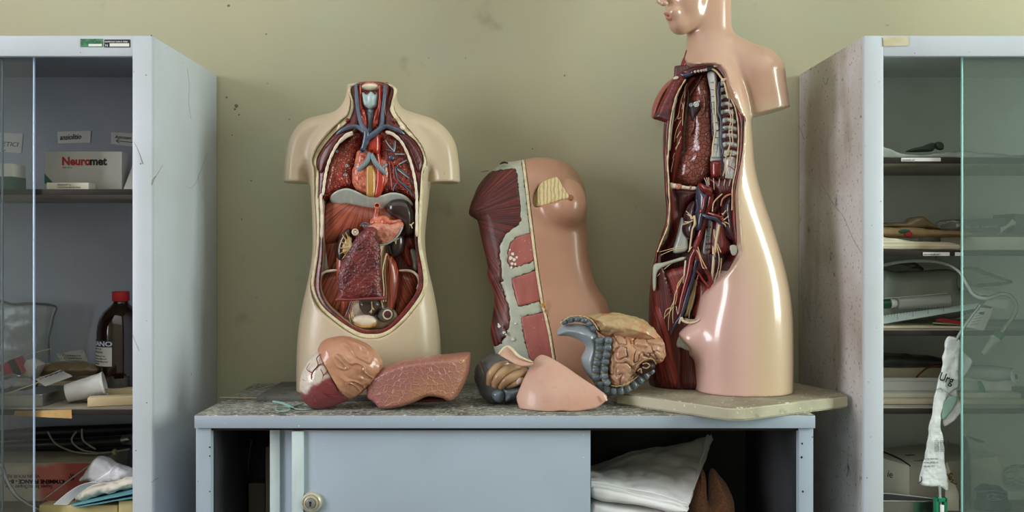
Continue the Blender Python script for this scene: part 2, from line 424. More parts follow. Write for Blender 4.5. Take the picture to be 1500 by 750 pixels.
MUSC = mat('deep_red_muscle', (142, 48, 40), .35, [('fibnoise', (88, 24, 22), 1, .42, .6, (10, 420, 1), 2), ('fibnoise', (160, 84, 70), 1, .62, .72, (14, 700, 1), 2, .7)], [('fibnoise', 1, .5, (8, 420, 1))], coat=.25, coatr=.2)
MUSCB = mat('orange_red_muscle', (162, 78, 52), .35, [('fibnoise', (104, 34, 24), 1, .42, .6, (14, 380, 1), 2), ('fibnoise', (206, 128, 96), 1, .62, .75, (16, 600, 1), 2, .6)], [('fibnoise', 1, .4, (10, 380, 1))], coat=.5, coatr=.15)
MUSCD = mat('dark_striped_muscle', (98, 32, 30), .35, [('fibnoise', (62, 16, 18), 1, .4, .56, (6, 520, 1), 2), ('fibnoise', (150, 96, 86), 1, .63, .72, (7, 620, 1), 2, .6)], [('fibnoise', 1, .5, (6, 460, 1))], coat=.25, coatr=.2)
MUSCV = mat('painted_muscle', (110, 40, 38), .42, [('fibnoise', (52, 14, 16), 1, .5, .62, (5, 330, 1), 2, .6)], [('fibnoise', 1, .25, (6, 330, 1))], coat=.25, vcol=True)
LUNG = mat('lung_section', (150, 52, 42), .35, [('noise', (104, 28, 26), 60, .42, .62), ('noise', (216, 160, 126), 330, .6, .66, None, 2), ('voro', (226, 196, 170), 75, .1, .05)], [('noise', 160, .35)], coat=.4)
LUNGB = mat('brown_lobule_wall', (144, 80, 66), .3, [('noise', (120, 58, 48), 18, .4, .65), ('vedge', (78, 34, 30), 100, .07, .0)], [('vedge', 100, .7)], coat=.6, coatr=.12)
LUNGP = mat('pink_lobule_piece', (158, 102, 94), .36, [('noise', (172, 120, 88), 9, .45, .7), ('vedge', (196, 150, 126), 92, .03, .0, None, 3, .8)], [('vedge', 92, -.45)], coat=.45, coatr=.18)
LIVER = mat('maroon_pebbled', (116, 46, 46), .36, [('noise', (70, 22, 26), 30, .4, .65), ('noise', (176, 130, 122), 330, .74, .8, None, 1)], [('voro', 210, -.55, None, .003)], coat=.2)
HEART = mat('pink_speckled', (206, 118, 92), .38, [('noise', (170, 70, 54), 100, .45, .62), ('noise', (232, 190, 160), 260, .6, .7)], [('noise', 180, .3)], coat=.4)
VEIN = mat('vein_blue', (78, 92, 112), .3, [('noise', (56, 66, 84), 40, .45, .7)], coat=.5)
VEIND = mat('vein_dark_blue', (54, 62, 88), .28, [('noise', (38, 42, 62), 60, .45, .7)], coat=.6)
ARTERY = mat('artery_red', (176, 52, 36), .3, [('noise', (136, 30, 24), 40, .45, .7)], coat=.5)
ARTD = mat('artery_dark_red', (130, 30, 30), .26, [('noise', (88, 16, 18), 60, .45, .7)], coat=.7, coatr=.1)
CARTI = mat('pale_blue_cartilage', (158, 180, 184), .35, [('noise', (186, 204, 202), 60, .5, .7)], coat=.4)
BRONCH = mat('ringed_bronchus', (142, 160, 166), .4, [('wave', (104, 120, 130), 95, .3, .7, (1, .2, 1))], [('wave', 95, .3)])
OESO = mat('oesophagus_tan', (196, 150, 84), .35, [('noise', (172, 120, 60), 30, .4, .7, (3, 1, .5))], coat=.5)
DIAPH = mat('tendon_grey', (172, 178, 172), .4, [('noise', (196, 198, 188), 30, .5, .7, (3, 1, .4))], coat=.4)
KID = mat('kidney_dark', (46, 32, 28), .28, [('noise', (40, 24, 24), 20, .4, .7)], coat=.6)
KIDP = mat('kidney_purple', (66, 36, 42), .24, [('noise', (48, 24, 32), 30, .4, .7)], coat=.7)
PANC = mat('pancreas_pink', (208, 144, 122), .38, [('noise', (184, 108, 88), 60, .5, .65), ('vedge', (170, 84, 70), 130, .06, 0)], [('voro', 130, -.5)], coat=.4)
NERVE = mat('nerve_cream', (222, 200, 158), .4, coat=.3)
FAT = mat('fat_cream', (216, 196, 152), .45, [('noise', (190, 166, 120), 40, .45, .7)], coat=.2)
SPINEM = mat('spine_white', (216, 218, 214), .35, [('noise', (190, 196, 196), 30, .5, .7)], coat=.4)
DISC = mat('disc_green', (146, 186, 170), .35, coat=.4)
STOMT = mat('stomach_tan', (188, 136, 108), .36, [('noise', (172, 116, 92), 14, .4, .7), ('noise', (204, 162, 126), 30, .55, .75)], [('noise', 60, .1)], coat=.4)
STOMR = mat('stomach_painted', (150, 60, 64), .36, [('noise', (176, 110, 104), 190, .66, .72, None, 2, .6)], [('noise', 50, .2)], coat=.4, vcol=True)
GREYC = mat('colon_grey', (100, 112, 122), .32, [('noise', (82, 92, 100), 22, .4, .7), ('noise', (140, 150, 158), 50, .6, .78)], [('noise', 70, .12)], coat=.5, coatr=.15)
COILS = mat('bowel_tan', (174, 142, 108), .38, [('noise', (150, 114, 82), 30, .42, .68)], [('noise', 90, .12)], coat=.4)
COILP = mat('bowel_painted', (196, 140, 104), .36, [('noise', (176, 120, 88), 40, .5, .7)], [('noise', 90, .1)], coat=.4, vcol=True)
DARKH = mat('dark_cut', (44, 24, 24), .5)
HAIR = mat('painted_hair', (104, 76, 52), .5, [('noise', (84, 58, 40), 40, .4, .7, (1, 1, .2))], [('noise', 120, .3, (1, 1, .2))])
LIPS = mat('painted_lips', (186, 120, 100), .3, coat=.5)
# small goods
CARD = mat('white_card', (222, 221, 214), .6)
CARDG = mat('grey_carton', (176, 174, 168), .55, [('noise', (166, 164, 158), 12, .4, .7)])
GREENC = mat('green_print', (44, 92, 72), .5)
CARTON = mat('white_carton', (222, 220, 206), .6, [('noise', (206, 202, 186), 9, .4, .7)])
CREAMB = mat('cream_carton', (204, 188, 150), .55, [('noise', (184, 166, 126), 14, .4, .7)])
CREAMP = mat('aged_paper', (210, 202, 178), .65, [('noise', (186, 174, 142), 12, .45, .72)])
YFOLD = mat('yellowed_folder', (200, 188, 136), .6, [('noise', (182, 168, 116), 12, .45, .7)])
REDC = mat('red_print', (170, 44, 48), .45)
PINKC = mat('faded_paper_box', (222, 206, 182), .6, vcol=True)
TEALP = mat('teal_paper', (96, 158, 172), .6)
BLUEL = mat('navy_label', (40, 52, 92), .5)
LABEL = mat('printed_label', (222, 222, 218), .55)
AMBER = mat('amber_glass', (38, 20, 10), .12, coat=1, coatr=.05, spec=.6)
SMOKE = film('smoky_glass', (120, 118, 112), .55, .1)
REDCAP = mat('red_cap', (196, 36, 40), .4, bump=[('wave', 140, .3)])
CUPM = mat('white_plastic_cup', (224, 226, 226), .35, coat=.2)
PANE = film('cabinet_glass', (220, 226, 232), .975, .03, (), (250, 252, 253))
PANE2 = film('dusty_glare_glass', (196, 224, 216), .90, .05, (), (249, 254, 252))  # dust plus the pane's reflected light, both put in as milky haze colour
PANEE = mat('glass_edge', (150, 214, 206), .15, coat=1, spec=.8)
PANEV = mat('glass_edge_blue', (176, 200, 232), .15, coat=1, spec=.8)
BAG = film('clear_polythene', (212, 216, 212), .86, .18, [('noise', 45, .5, None, .004)], (246, 248, 246))
CLEARF = film('very_clear_film', (222, 226, 224), .93, .1, [('noise', 20, .4, None, .004)], (250, 252, 251))
BAGG = film('milky_polythene', (200, 210, 202), .5, .25, [('noise', 40, .4, None, .004)], (240, 244, 240))
BAGB = film('brown_polythene', (150, 130, 98), .3, .25, [('noise', 45, .5, None, .004)])
TUBEC = film('clear_tubing', (220, 228, 226), .55, .1, (), (242, 248, 246))
WHITEPL = mat('white_plastic', (226, 228, 228), .35, coat=.2)
GREENPL = mat('green_plastic', (30, 128, 92), .35, coat=.3)
GREEND = mat('dark_green_rubber', (60, 76, 68), .5)
CRUMP = mat('crumpled_white', (226, 228, 236), .5, bump=[('noise', 50, .35, None, .004)], sheen=.1)
TISSUE = mat('tissue_paper', (222, 216, 202), .6, bump=[('noise', 60, .4, None, .003)])
LINEN = mat('white_linen', (246, 246, 250), .75, [('noise', (228, 228, 226), 8, .4, .7)], [('noise', 30, .25, None, .004)], sheen=.2)
BLANKET = mat('brown_blanket', (176, 128, 100), .95, [('noise', (140, 96, 72), 260, .4, .65), ('noise', (178, 122, 90), 420, .6, .7)], [('noise', 420, .6)], sheen=.3)
TAPE = mat('masking_tape', (196, 160, 104), .5, [('noise', (170, 130, 78), 30, .4, .7)])
WOOD = mat('pale_wood_stick', (212, 190, 146), .6)
FOILP = mat('foil_packet', (196, 192, 184), .4, [('noise', (150, 146, 136), 60, .5, .7)])
NAVYB = mat('dark_teal_cloth', (34, 52, 60), .8, [('noise', (24, 38, 46), 40, .4, .7)], [('noise', 60, .3)])
BOOK = mat('grey_book', (120, 124, 122), .6)
SCIS = mat('pale_green_enamel', (136, 176, 168), .4, [('noise', (110, 146, 138), 90, .5, .7)])
GREENST = mat('green_sticker', (70, 132, 84), .5, [('noise', (40, 90, 60), 60, .5, .62)])
SCRM = mat('faint_scratch', (138, 132, 116), .6)
RUST = mat('dark_dirt', (70, 52, 36), .8)
CHIP = mat('paint_chip', (222, 222, 210), .7)
# ---------------------------------------------------------------- room
def wall_with_window(name, axis, x0, x1, lo, hi, z1, w):
    """wall slab; w = (a0, a1, z0, z1) of its window opening along the wall"""
    L = [(lo, w[0], 0, z1), (w[1], hi, 0, z1), (w[0], w[1], 0, w[2]), (w[0], w[1], w[3], z1)]
    g = [box_geo(x0, x1, a, b, c, d) if axis == 'x' else box_geo(a, b, x0, x1, c, d) for a, b, c, d in L]
    V, F = join(g); return struct(mk(name, V, F, ROOM, None, False))
RX = 2.6; RY = -2.2; RH = 3.0
struct(box('wall_back', WALLP, None, -RX, RX, YW, YW+.12, 0, RH, 0))
struct(box('floor', FLOORM, None, -RX-.1, RX+.1, RY-.1, YW+.12, -.1, 0, 0))
struct(box('ceiling', CEIL, None, -RX-.1, RX+.1, RY-.1, YW+.12, RH, RH+.1, 0))
struct(box('wall_front', ROOM, None, -RX, RX, RY-.1, RY, 0, RH, 0))
WL = (-.2, .8, .9, 2.45); WR = (.3, 1.25, .9, 2.45)
wall_with_window('wall_left', 'x', -RX-.1, -RX, RY, YW, RH, WL)
wall_with_window('wall_right', 'x', RX, RX+.1, RY, YW, RH, WR)
for i, (sx, w) in enumerate(((-1, WL), (1, WR))):
    x = sx*(RX+.05); m_ = (w[0]+w[1])/2
    g = [(x-.025, x+.025, w[0], w[0]+.05, w[2], w[3]), (x-.025, x+.025, w[1]-.05, w[1], w[2], w[3]), (x-.025, x+.025, w[0], w[1], w[2], w[2]+.05), (x-.025, x+.025, w[0], w[1], w[3]-.05, w[3]), (x-.025, x+.025, m_-.03, m_+.03, w[2], w[3])]
    struct(boxes('window_%d' % (i+1), WHITEP, None, g, 0))
def area(name, loc, rot, sx, sy, e, col):
    l = bpy.data.lights.new(name, 'AREA'); l.shape = 'RECTANGLE'; l.size = sx; l.size_y = sy; l.energy = e; l.color = col
    o = bpy.data.objects.new(name, l); C.objects.link(o); o.location = loc; o.rotation_euler = [math.radians(a) for a in rot]; return o
area('daylight_left', (-RX-.12, (WL[0]+WL[1])/2, (WL[2]+WL[3])/2), (0, -90, 0), WL[3]-WL[2], WL[1]-WL[0], E_LEFT, (.97, .95, 1.0))
area('daylight_right', (RX+.12, (WR[0]+WR[1])/2, (WR[2]+WR[3])/2), (0, 90, 0), WR[3]-WR[2], WR[1]-WR[0], E_RIGHT, (.90, 1.0, .91))
area('ceiling_fill', (0, -.4, RH-.02), (0, 0, 0), 4.2, 3.4, E_FILL, (1, .99, .95))  # unseen fill panel added for ambient light, like bounce off the ceiling
w = bpy.data.worlds.new('World'); bpy.context.scene.world = w; w.use_nodes = True
w.node_tree.nodes['Background'].inputs[0].default_value = (.75, .85, 1, 1); w.node_tree.nodes['Background'].inputs[1].default_value = .5
cam = bpy.data.cameras.new('camera'); co = bpy.data.objects.new('camera', cam); C.objects.link(co)
co.location = (0, 0, CAMZ); co.rotation_euler = (PI/2, 0, 0); cam.sensor_width = 36; cam.lens = 36*FL/1500
cam.shift_x = (750-CX)/1500; cam.shift_y = -(375-CY)/1500; cam.clip_start = .02
bpy.context.scene.camera = co
# ---------------------------------------------------------------- glazed cabinets
def X_(px, Y): return (px-CX)/FL*Y
def Z_(py, Y): return CAMZ-(py-CY)/FL*Y
def cabinet(label, xa, xb, side, shelves, dirty, ys=1.777, CABI=CABI):
    """xa..xb outer sides; side = the one we see"""
    t = thing('glazed_cabinet', label, 'cabinet', ((xa+xb)/2, (YC+YW)/2, 0))
    zt = 1.623; s = .039; bk = YW-.025
    m1 = dirty
    boxes('carcass', m1, t, [(xa, xa+.012, YC+.012, YW-.005, .04, zt), (xb-.012, xb, YC+.012, YW-.005, .04, zt), (xa+.011, xb-.011, YC+.012, YW-.005, zt-.01, zt)], .002)
    boxes('back_panel', CABI, t, [(xa+.012, xb-.012, bk-.02, bk-.012, .06, zt-.012)], 0)
    boxes('lining', CABI, t, [(xa+.0125, xa+.014, YC+.04, bk-.02, .06, zt-.012), (xb-.014, xb-.0125, YC+.04, bk-.02, .06, zt-.012), (xa+.014, xb-.014, YC+.04, bk-.02, zt-.014, zt-.0105)], 0)
    boxes('face_frame', CABW, t, [(xa, xa+s, YC, YC+.014, .04, zt), (xb-s, xb, YC, YC+.014, .04, zt), (xa+s-.002, xb-s+.002, YC, YC+.014, zt-.041, zt), (xa+s-.002, xb-s+.002, YC, YC+.014, .04, .1)], .003)
    boxes('base', CABW, t, [(xa+.02, xb-.02, YC+.03, YW-.02, 0, .045)], 0)
    for z in shelves:
        sh = boxes('shelf', SHELF, t, [(xa+.015, xb-.015, ys, bk-.021, z-.0105, z)], .0008)
        boxes('shelf_edge', EDGEB, sh, [(xa+.015, xb-.015, ys-.0035, ys, z-.0108, z+.0003)], .0008)
    return t
SL = (1.3225, .882, .662)
SR = (1.387, 1.2, 1.038, .880, .665)
cl = cabinet('white metal cabinet holding the brown bottle and grey medicine carton', -1.62, -.7015, 1, SL, CABW)
cr_ = cabinet('white metal cabinet with stained rusty side behind the standing model', .699, 1.62, -1, SR, CABD, 1.80, CABI2)
def pane(t, x0, x1, y, edge_x, em, PANE=PANE):
    p = box('glass_pane', PANE, t, x0, x1, y-.002, y+.002, .11, 1.6, 0)
    box('polished_edge', em, p, edge_x-.0011, edge_x+.0011, y-.0024, y+.0024, .11, 1.6, .0003)
pane(cl, -1.58, X_(50, 1.766), 1.766, X_(50, 1.766), PANEV)
pane(cl, -1.6, X_(3.5, 1.771), 1.7718, X_(3.5, 1.771), PANEV)
pane(cr_, X_(1409, 1.766), 1.58, 1.766, X_(1409, 1.766), PANEE, PANE2)
# stickers, marks and dirt on the cabinets
st = box('label_sticker', GREENST, cl, X_(118, YC), X_(151, YC), YC-.0008, YC, Z_(69, YC), Z_(57, YC), 0)
box('print_field', LABEL, st, X_(130, YC), X_(149.5, YC), YC-.0011, YC-.0006, Z_(68, YC), Z_(64.5, YC), 0)
text('REGOLA', INKG, st, (X_(122, YC), YC-.0012, Z_(63.3, YC)), .0065)
st = box('label_sticker', BLACK, cl, X_(153, YC), X_(191, YC), YC-.0008, YC, Z_(69.5, YC), Z_(58, YC), 0)
box('print_field', LABEL, st, X_(161, YC), X_(189.5, YC), YC-.0011, YC-.0006, Z_(68.3, YC), Z_(63.6, YC), 0)
text('RAPIDOLE CARLO ERBA', INKW, st, (X_(154, YC), YC-.0012, Z_(62.4, YC)), .0042)
text('N', INKW, st, (X_(154.5, YC), YC-.0012, Z_(68.5, YC)), .007)
q = [P(1294, 68, YC), P(1330, 67, YC), P(1331, 54, YC), P(1293, 55, YC)]
quad_sheet('tape_scrap', CREAMP, cr_, [a-np.array([0, .0012, 0]) for a in q], .0008, .0004, 90, 2)
def scratches(t, pts, m=SCRM, name='scratch'):
    V, F = join([tube_geo(l, np.array(r)*.55, 5, 4) for l, r in pts]); return mk(name, V, F, m, t, True)
xs = -.7015
def onside(x, px, py, dx): Y = x*FL/(px-CX); return np.array([x+dx, Y, Z_(py, Y)])
def side_line(x, pl, dx): return [onside(x, a, b, dx) for a, b in pl]
scratches(cl, [(side_line(xs, [(222, 271), (226, 262), (232, 252), (238, 242)], .0006), [.0014, .0006, .0005, .0003]), (side_line(xs, [(222, 268), (224, 262), (228, 258)], .0006), .0009),
   ([P(196, 208, YC-.0005), P(203, 222, YC-.0005), P(209, 240, YC-.0005)], [.0003, .0006, .0014]),
   (side_line(xs, [(221.5, 707), (226, 703), (232, 700)], .0006), .0008),
   (side_line(xs, [(274, 100), (277, 125), (276, 150), (280, 175)], .0004), .0004), (side_line(xs, [(303, 225), (290, 260), (280, 275), (272, 272)], .0004), .0004),
   (side_line(xs, [(289, 255), (293, 275), (296, 290)], .0004), .0003), ([P(194, 490, YC-.0004), P(199, 503, YC-.0004), P(204, 514, YC-.0004)], .0005)])
xr = .699
scratches(cr_, [(side_line(xr, [(1166, 178), (1173, 190), (1178, 205)], -.0005), .0009), (side_line(xr, [(1204, 270), (1222, 300), (1236, 318), (1250, 350), (1262, 370)], -.0005), .0006),
   (side_line(xr, [(1206, 118), (1210, 124), (1213, 114)], -.0005), .0007), (side_line(xr, [(1170, 430), (1180, 445), (1187, 470)], -.0005), .0005)])
def chips(t, spots, y, m, name='chip'):
    g = []
    for px, py, r in spots:
        n = 7; a0 = rnd.random()*6; c = P(px, py, y)
        ring = [(c[0]+r*.001*(.6+.5*rnd.random())*math.cos(a0+6.283*k/n), c[2]+r*.001*(.7+.5*rnd.random())*math.sin(a0+6.283*k/n)) for k in range(n)]
        g.append(prism_geo(ring, y-.0004, y+.0002))
    V, F = join(g); return mk(name, V, F, m, t, False)
chips(cl, [(206, 240, 1.6), (222, 52, 1.4), (196, 105, .8), (118, 77, .9), (214, 110, 1.1), (215, 590, 1.3), (215, 470, .8), (199, 660, 1.2), (208, 420, .7)], YC, RUST)
chips(cr_, [(1288, 120, .9), (1290, 295, 1), (1277, 330, .8), (1272, 560, .9), (1270, 700, 1.1), (1340, 78, .9), (1420, 76, .7), (1284, 480, .7), (1275, 640, .8)], YC, RUST)
# wall dirt
def wall_marks():
    g = []
    for a, b, r in ((346, 155, 3), (350, 168, 1.6), (332, 143, 1.6), (344, 160, 2), (340, 198, 1.2), (368, 265, 1.6), (354, 321, 1.5), (390, 50, 1.2), (628, 85, 1), (827, 111, 1.6), (682, 85, 1), (780, 218, 1.2), (424, 175, 1.2), (335, 8, 2.5), (392, 122, 1), (931, 304, 1), (905, 480, 1)):
        n = 8; c = P(a, b, YW); ring = [(c[0]+r*.0016*(.5+.7*rnd.random())*math.cos(6.283*k/n), c[2]+r*.0016*(.5+.7*rnd.random())*math.sin(6.283*k/n)) for k in range(n)]
        g.append(prism_geo(ring, YW-.0006, YW+.0004))
    V, F = join(g); o = mk('wall_mark', V, F, mat('wall_dirt', (112, 104, 82), .85), None, False); o['kind'] = 'structure'; o.name = 'wall_dirt_spot_1'
wall_marks()
# ---------------------------------------------------------------- the low cupboard
cx0, cx1 = X_(285, 1.72), X_(1194, 1.72)
cup = thing('low_cupboard', 'grey laminate low cupboard with sliding doors under the anatomical models', 'cupboard', ((cx0+cx1)/2, 1.92, 0))
tp = boxes('top_panel', CTOP, cup, [(cx0, cx1, 1.721, 2.125, TZ-.025, TZ)], .0008)
boxes('edge_band', CUPB, tp, [(cx0, cx1, 1.7185, 1.7212, TZ-.0252, TZ-.0012)], .0008)
boxes('dark_groove', GAP, cup, [(cx0+.02, cx1-.02, 1.7285, 1.75, TZ-.031, TZ-.025)], 0)
for a, b in ((cx0+.001, cx0+.03), (cx1-.03, cx1-.002)):
    boxes('side_panel', CUPB, cup, [(a, b, 1.724, 2.12, .03, TZ-.0255)], .001)
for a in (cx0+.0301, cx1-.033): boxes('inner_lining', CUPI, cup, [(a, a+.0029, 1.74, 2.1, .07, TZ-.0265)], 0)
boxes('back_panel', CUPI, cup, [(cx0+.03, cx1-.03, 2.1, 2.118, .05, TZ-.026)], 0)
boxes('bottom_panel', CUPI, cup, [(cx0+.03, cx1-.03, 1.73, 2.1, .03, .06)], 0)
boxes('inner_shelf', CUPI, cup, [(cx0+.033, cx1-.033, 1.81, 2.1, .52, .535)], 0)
boxes('plinth', CUPB, cup, [(cx0+.02, cx1-.02, 1.75, 2.1, 0, .031)], 0)
x0, x1 = X_(443, 1.735), X_(865, 1.735)
dr = boxes('sliding_door', CUPB, cup, [(x0-.004, x1, 1.735, 1.752, .07, TZ-.0315)], .001)
boxes('door_edge', CUPBW, dr, [(X_(427, 1.727), X_(444, 1.727), 1.7275, 1.753, .07, TZ-.033)], .002)
lc = P(457, 735, 1.735)
lk = lathe('lock', BRASSY, dr, [(.0205, -.001), (.0205, .004), (.019, .007), (.0165, .009), (.0165, .0085), (.014, .0082), (.0135, .011), (.011, .012), (.0105, .0105), (.0, .0105)], lc, (0, -1, 0), 36)
lathe('lock_core', DARKM, lk, [(.0095, .010), (.0092, .0135), (.007, .0145), (0.0, .0145)], lc, (0, -1, 0), 28)
V, F = prism_geo([(lc[0]-.0012, lc[2]-.005), (lc[0]+.0012, lc[2]-.005), (lc[0]+.001, lc[2]), (lc[0]+.0022, lc[2]+.002), (lc[0]+.0014, lc[2]+.0045), (lc[0]-.0014, lc[2]+.0045), (lc[0]-.0022, lc[2]+.002), (lc[0]-.001, lc[2])], 1.7195, 1.722)
mk('keyhole', V, F, BLACK, lk, False)
d2 = boxes('sliding_door', CUPB, cup, [(X_(410, 1.775), .16, 1.775, 1.79, .07, TZ-.0315)], .001)
boxes('door_edge', CUPBW, d2, [(X_(395, 1.768), X_(410, 1.768), 1.768, 1.791, .07, TZ-.033)], .002)
chips(dr, [(700, 645, .8), (772, 635, .8), (855, 637, .9), (855, 670, 1.6), (795, 700, .7), (862, 712, .8), (770, 720, .8), (474, 650, .8)], 1.735, CHIP)
chips(tp, [(330, 620, .9), (414, 612, .9), (438, 624, 1.4), (560, 618, 1), (635, 615, 1.6), (720, 611, 1), (832, 614, 1), (640, 611, 1), (1190, 612, .8)], 1.7185, CHIP)
chips(cup, [(1175, 650, 2.2), (1174, 670, 2.6), (1190, 640, 1.4), (1176, 720, 2.2), (307.5, 655, 1.8), (307.5, 668, 1.8), (307.5, 720, 1.6), (290, 705, .9)], 1.724, DARKH)
# ---------------------------------------------------------------- the headless torso on the left
def crop(x0, y0, s): return lambda *pts: [(x0+x/s, y0+y/s) for x, y in pts]
c5 = crop(440, 110, 4.165); c6 = crop(440, 270, 3.26); c1 = crop(400, 100, 3.0); c2 = crop(400, 330, 2.587)
BT = TZ+.011
bd = box('backing_board', SLATE, None, X_(386, 1.93), X_(662, 1.93), 1.875, 2.085, TZ, TZ+.011, .001)
tag(bd, 'thin dark board lying under the headless torso', 'board')
to = thing('anatomical_torso', 'headless anatomical torso with open chest, blue veins and short arms', 'anatomical model', (X_(541, 1.97), 1.97, BT))
TY = 1.97
outer = c5((300, 60), (300, 150), (285, 235), (245, 275), (180, 340), (110, 420), (75, 480), (65, 530), (80, 580), (85, 750))+c6((75, 200), (70, 320), (55, 400), (45, 470), (55, 530), (90, 590), (150, 640), (220, 690), (290, 725), (345, 732), (400, 725), (460, 690), (530, 620), (590, 530), (606, 470), (600, 400), (585, 330), (575, 260), (580, 100))+c5((742, 750), (745, 600), (762, 550), (762, 500), (740, 430), (680, 350), (620, 280), (570, 210), (560, 150), (565, 60))
inner = c5((314, 55), (315, 150), (318, 190), (300, 260), (255, 310), (225, 335), (170, 390), (110, 470), (90, 520), (95, 570), (108, 600), (105, 750))+c6((86, 60), (92, 200), (86, 320), (74, 400), (64, 470), (74, 525), (106, 580), (165, 630), (232, 675), (295, 706), (345, 711), (395, 706), (450, 675), (515, 608), (572, 525), (586, 470), (580, 400), (567, 330), (560, 260), (564, 100))+c5((725, 750), (735, 580), (748, 520), (735, 460), (700, 400), (640, 350), (590, 290), (540, 210), (545, 170), (545, 55))
# inside edge of the red flesh band: the cavity proper
cavity = c5((335, 50), (335, 150), (338, 250), (322, 330), (270, 355), (215, 420), (175, 500), (150, 580), (135, 650), (125, 750))+c6((104, 60), (108, 250), (106, 340), (98, 420), (92, 480), (102, 530), (135, 580), (190, 625), (250, 668), (300, 690), (345, 694), (390, 690), (440, 660), (500, 590), (548, 520), (562, 470), (560, 400), (552, 330), (545, 250), (552, 100))+c5((718, 750), (712, 660), (690, 570), (665, 490), (628, 405), (575, 345), (520, 320), (515, 250), (525, 150), (528, 50))
XCT = X_(541, 1.91)
def yface(x, z):
    py = CY-(z-CAMZ)*FL/1.91
    return np.interp(py, [120, 160, 200, 300, 450, 500], [1.932, 1.926, 1.910, 1.899, 1.896, 1.893])+.022*np.minimum(1.2, np.abs(x-XCT)/.118)**2.5
OUTW, INW, CAVW = [cr(XZ(p, 1.912), 4) for p in (outer, inner, cavity)]
rows = [(583, 437, 646, .088), (540, 437, 646, .088), (500, 438, 645, .087), (477, 440, 643, .086), (442, 446, 638, .084), (415, 453, 632, .083), (396, 457, 627, .082), (370, 461, 622, .081), (345, 461, 621, .081), (320, 460, 624, .082), (290, 459, 628, .084), (260, 457, 630, .085), (220, 453, 634, .085), (195, 468, 620, .08), (172, 494, 594, .06), (155, 508, 580, .05), (124, 512.5, 576.5, .048), (110, 512.5, 576.5, .048)]
rows = [(Z_(a, TY), X_((l+r)/2, TY), TY, (r-l)/2/FL*TY, b) for a, l, r, b in rows]
SHO = [cr(XZ(q, TY), 5) for q in ([(576, 118), (577, 146), (586, 157), (600, 163), (616, 168), (636, 175), (654, 189), (667, 210), (672, 237), (674, 268), (675, 300), (631, 300), (631, 266), (627, 252), (612, 240), (585, 240), (560, 205), (556, 118)], [(513, 118), (512, 144), (502, 158), (490, 164), (470, 169), (450, 175), (434, 188), (423, 210), (418, 237), (416, 268), (415, 300), (454, 300), (455, 268), (458, 254), (474, 240), (500, 240), (528, 205), (532, 118)])]
def torso_f(X, Y, Z):
    f = loft(X, Y, Z, rows, 2.9)
    x = X[:, 0, :]+0*Z[0]; z = Z[0]+0*x
    for sp in SHO:
        d = psdf(sp, x, z)[:, None, :]
        a = np.sqrt(np.maximum(d+.03, 0)**2+((Y-TY)*.03/.042)**2)-.03
        f = smin(f, np.maximum(a, Z_(268, TY)-Z), .012)
    f = np.maximum(f, Z-Z_(124, 1.95)); f = np.maximum(f, BT-Z)
    x = X[:, 0, :]+0*Z[0]; z = Z[0]+0*x
    do = psdf(OUTW, x, z)[:, None, :]; di = psdf(CAVW, x, z)[:, None, :]
    f = np.maximum(f, -np.maximum(do, Y-yface(x, z)[:, None, :]-.002))
    f = np.maximum(f, -np.maximum(di-.001, Y-1.99))
    return f
lo = P(408, 600, TY)-np.array([.01, .115, 0]); lo[2] = BT-.01; hi = P(684, 112, TY)+np.array([.01, .1, .01])
solid('torso_shell', SKIN_OLD, to, torso_f, lo, hi, .0026, 2, sharp=55)
yo = lambda x, z: yface(x, z)-1.91
relief('cut_rim', CREAM, to, outer, 1.91, .005, .0012, .0016, yoff=yo, hole=inner)
relief('flesh_band', SPECKLE, to, inner, 1.912, .003, .0015, .0016, yoff=yo, hole=cavity)
# pectoral cut ends, darker and set back
for pts in (((250, 345), (205, 380), (150, 430), (110, 490), (98, 540), (108, 590), (130, 590), (150, 540), (180, 480), (225, 415), (270, 360)), ((600, 355), (650, 375), (705, 440), (735, 500), (742, 540), (728, 588), (712, 580), (690, 520), (660, 450), (620, 395))):
    o = relief('pectoral_stump', MUSCD, to, c5(*pts), 1.908, .005, .006, .0018, yoff=yo); fibres(o, 'lin', 60)
ribs = []
for pts, s in ((c5((322, 348), (275, 368), (222, 428), (182, 508), (160, 578), (147, 650), (138, 720))+c6((98, 60), (102, 150), (101, 260)), 1), (c5((518, 345), (568, 360), (618, 410), (658, 490), (684, 570), (702, 660), (710, 740))+c6((556, 60), (556, 150), (556, 250)), 1)):
    p = cr(np.array(pts), 5, False); n = len(p); L = []
    for i, (a, b) in enumerate(p):
        w = P(a, b, 1.9); y = float(yface(w[0], w[2]))-.003
        L.append((a, b, y, 2.3+1.1*abs(math.sin(i*1.05))**.6 if i not in (0, n-1) else 1.2))
    ribs.append(L)
for L in ribs: tubes('rib_edge', BONEW, to, [L], 8, 2)
for pts in (((318, 350), (300, 345), (262, 365), (228, 412), (240, 418), (285, 385), (325, 365)), ((520, 345), (545, 338), (590, 370), (615, 400), (600, 402), (560, 370), (525, 360))):
    relief('rib_cartilage', BONEW, to, c5(*pts), 1.912, .004, .005, .0018)
for pts in (((290, 262), (278, 266), (276, 282), (286, 290), (298, 280), (300, 268)), ((562, 262), (574, 264), (582, 278), (576, 292), (564, 286), (558, 272))):
    relief('clavicle_cut', SPECKLE, to, c5(*pts), 1.916, .003, .002, .0012)
for pts in (((238, 296), (228, 312), (222, 338), (236, 334), (246, 316)), ((612, 306), (606, 322), (622, 338), (638, 330), (632, 308))):
    relief('clavicle_bone', BONEW, to, c5(*pts), 1.913, .005, .006, .0014)
# back wall of the cavity
o = relief('cavity_wall', MUSC, to, cavity, 1.975, .014, .02, .003); fibres(o, 'lin', 80)
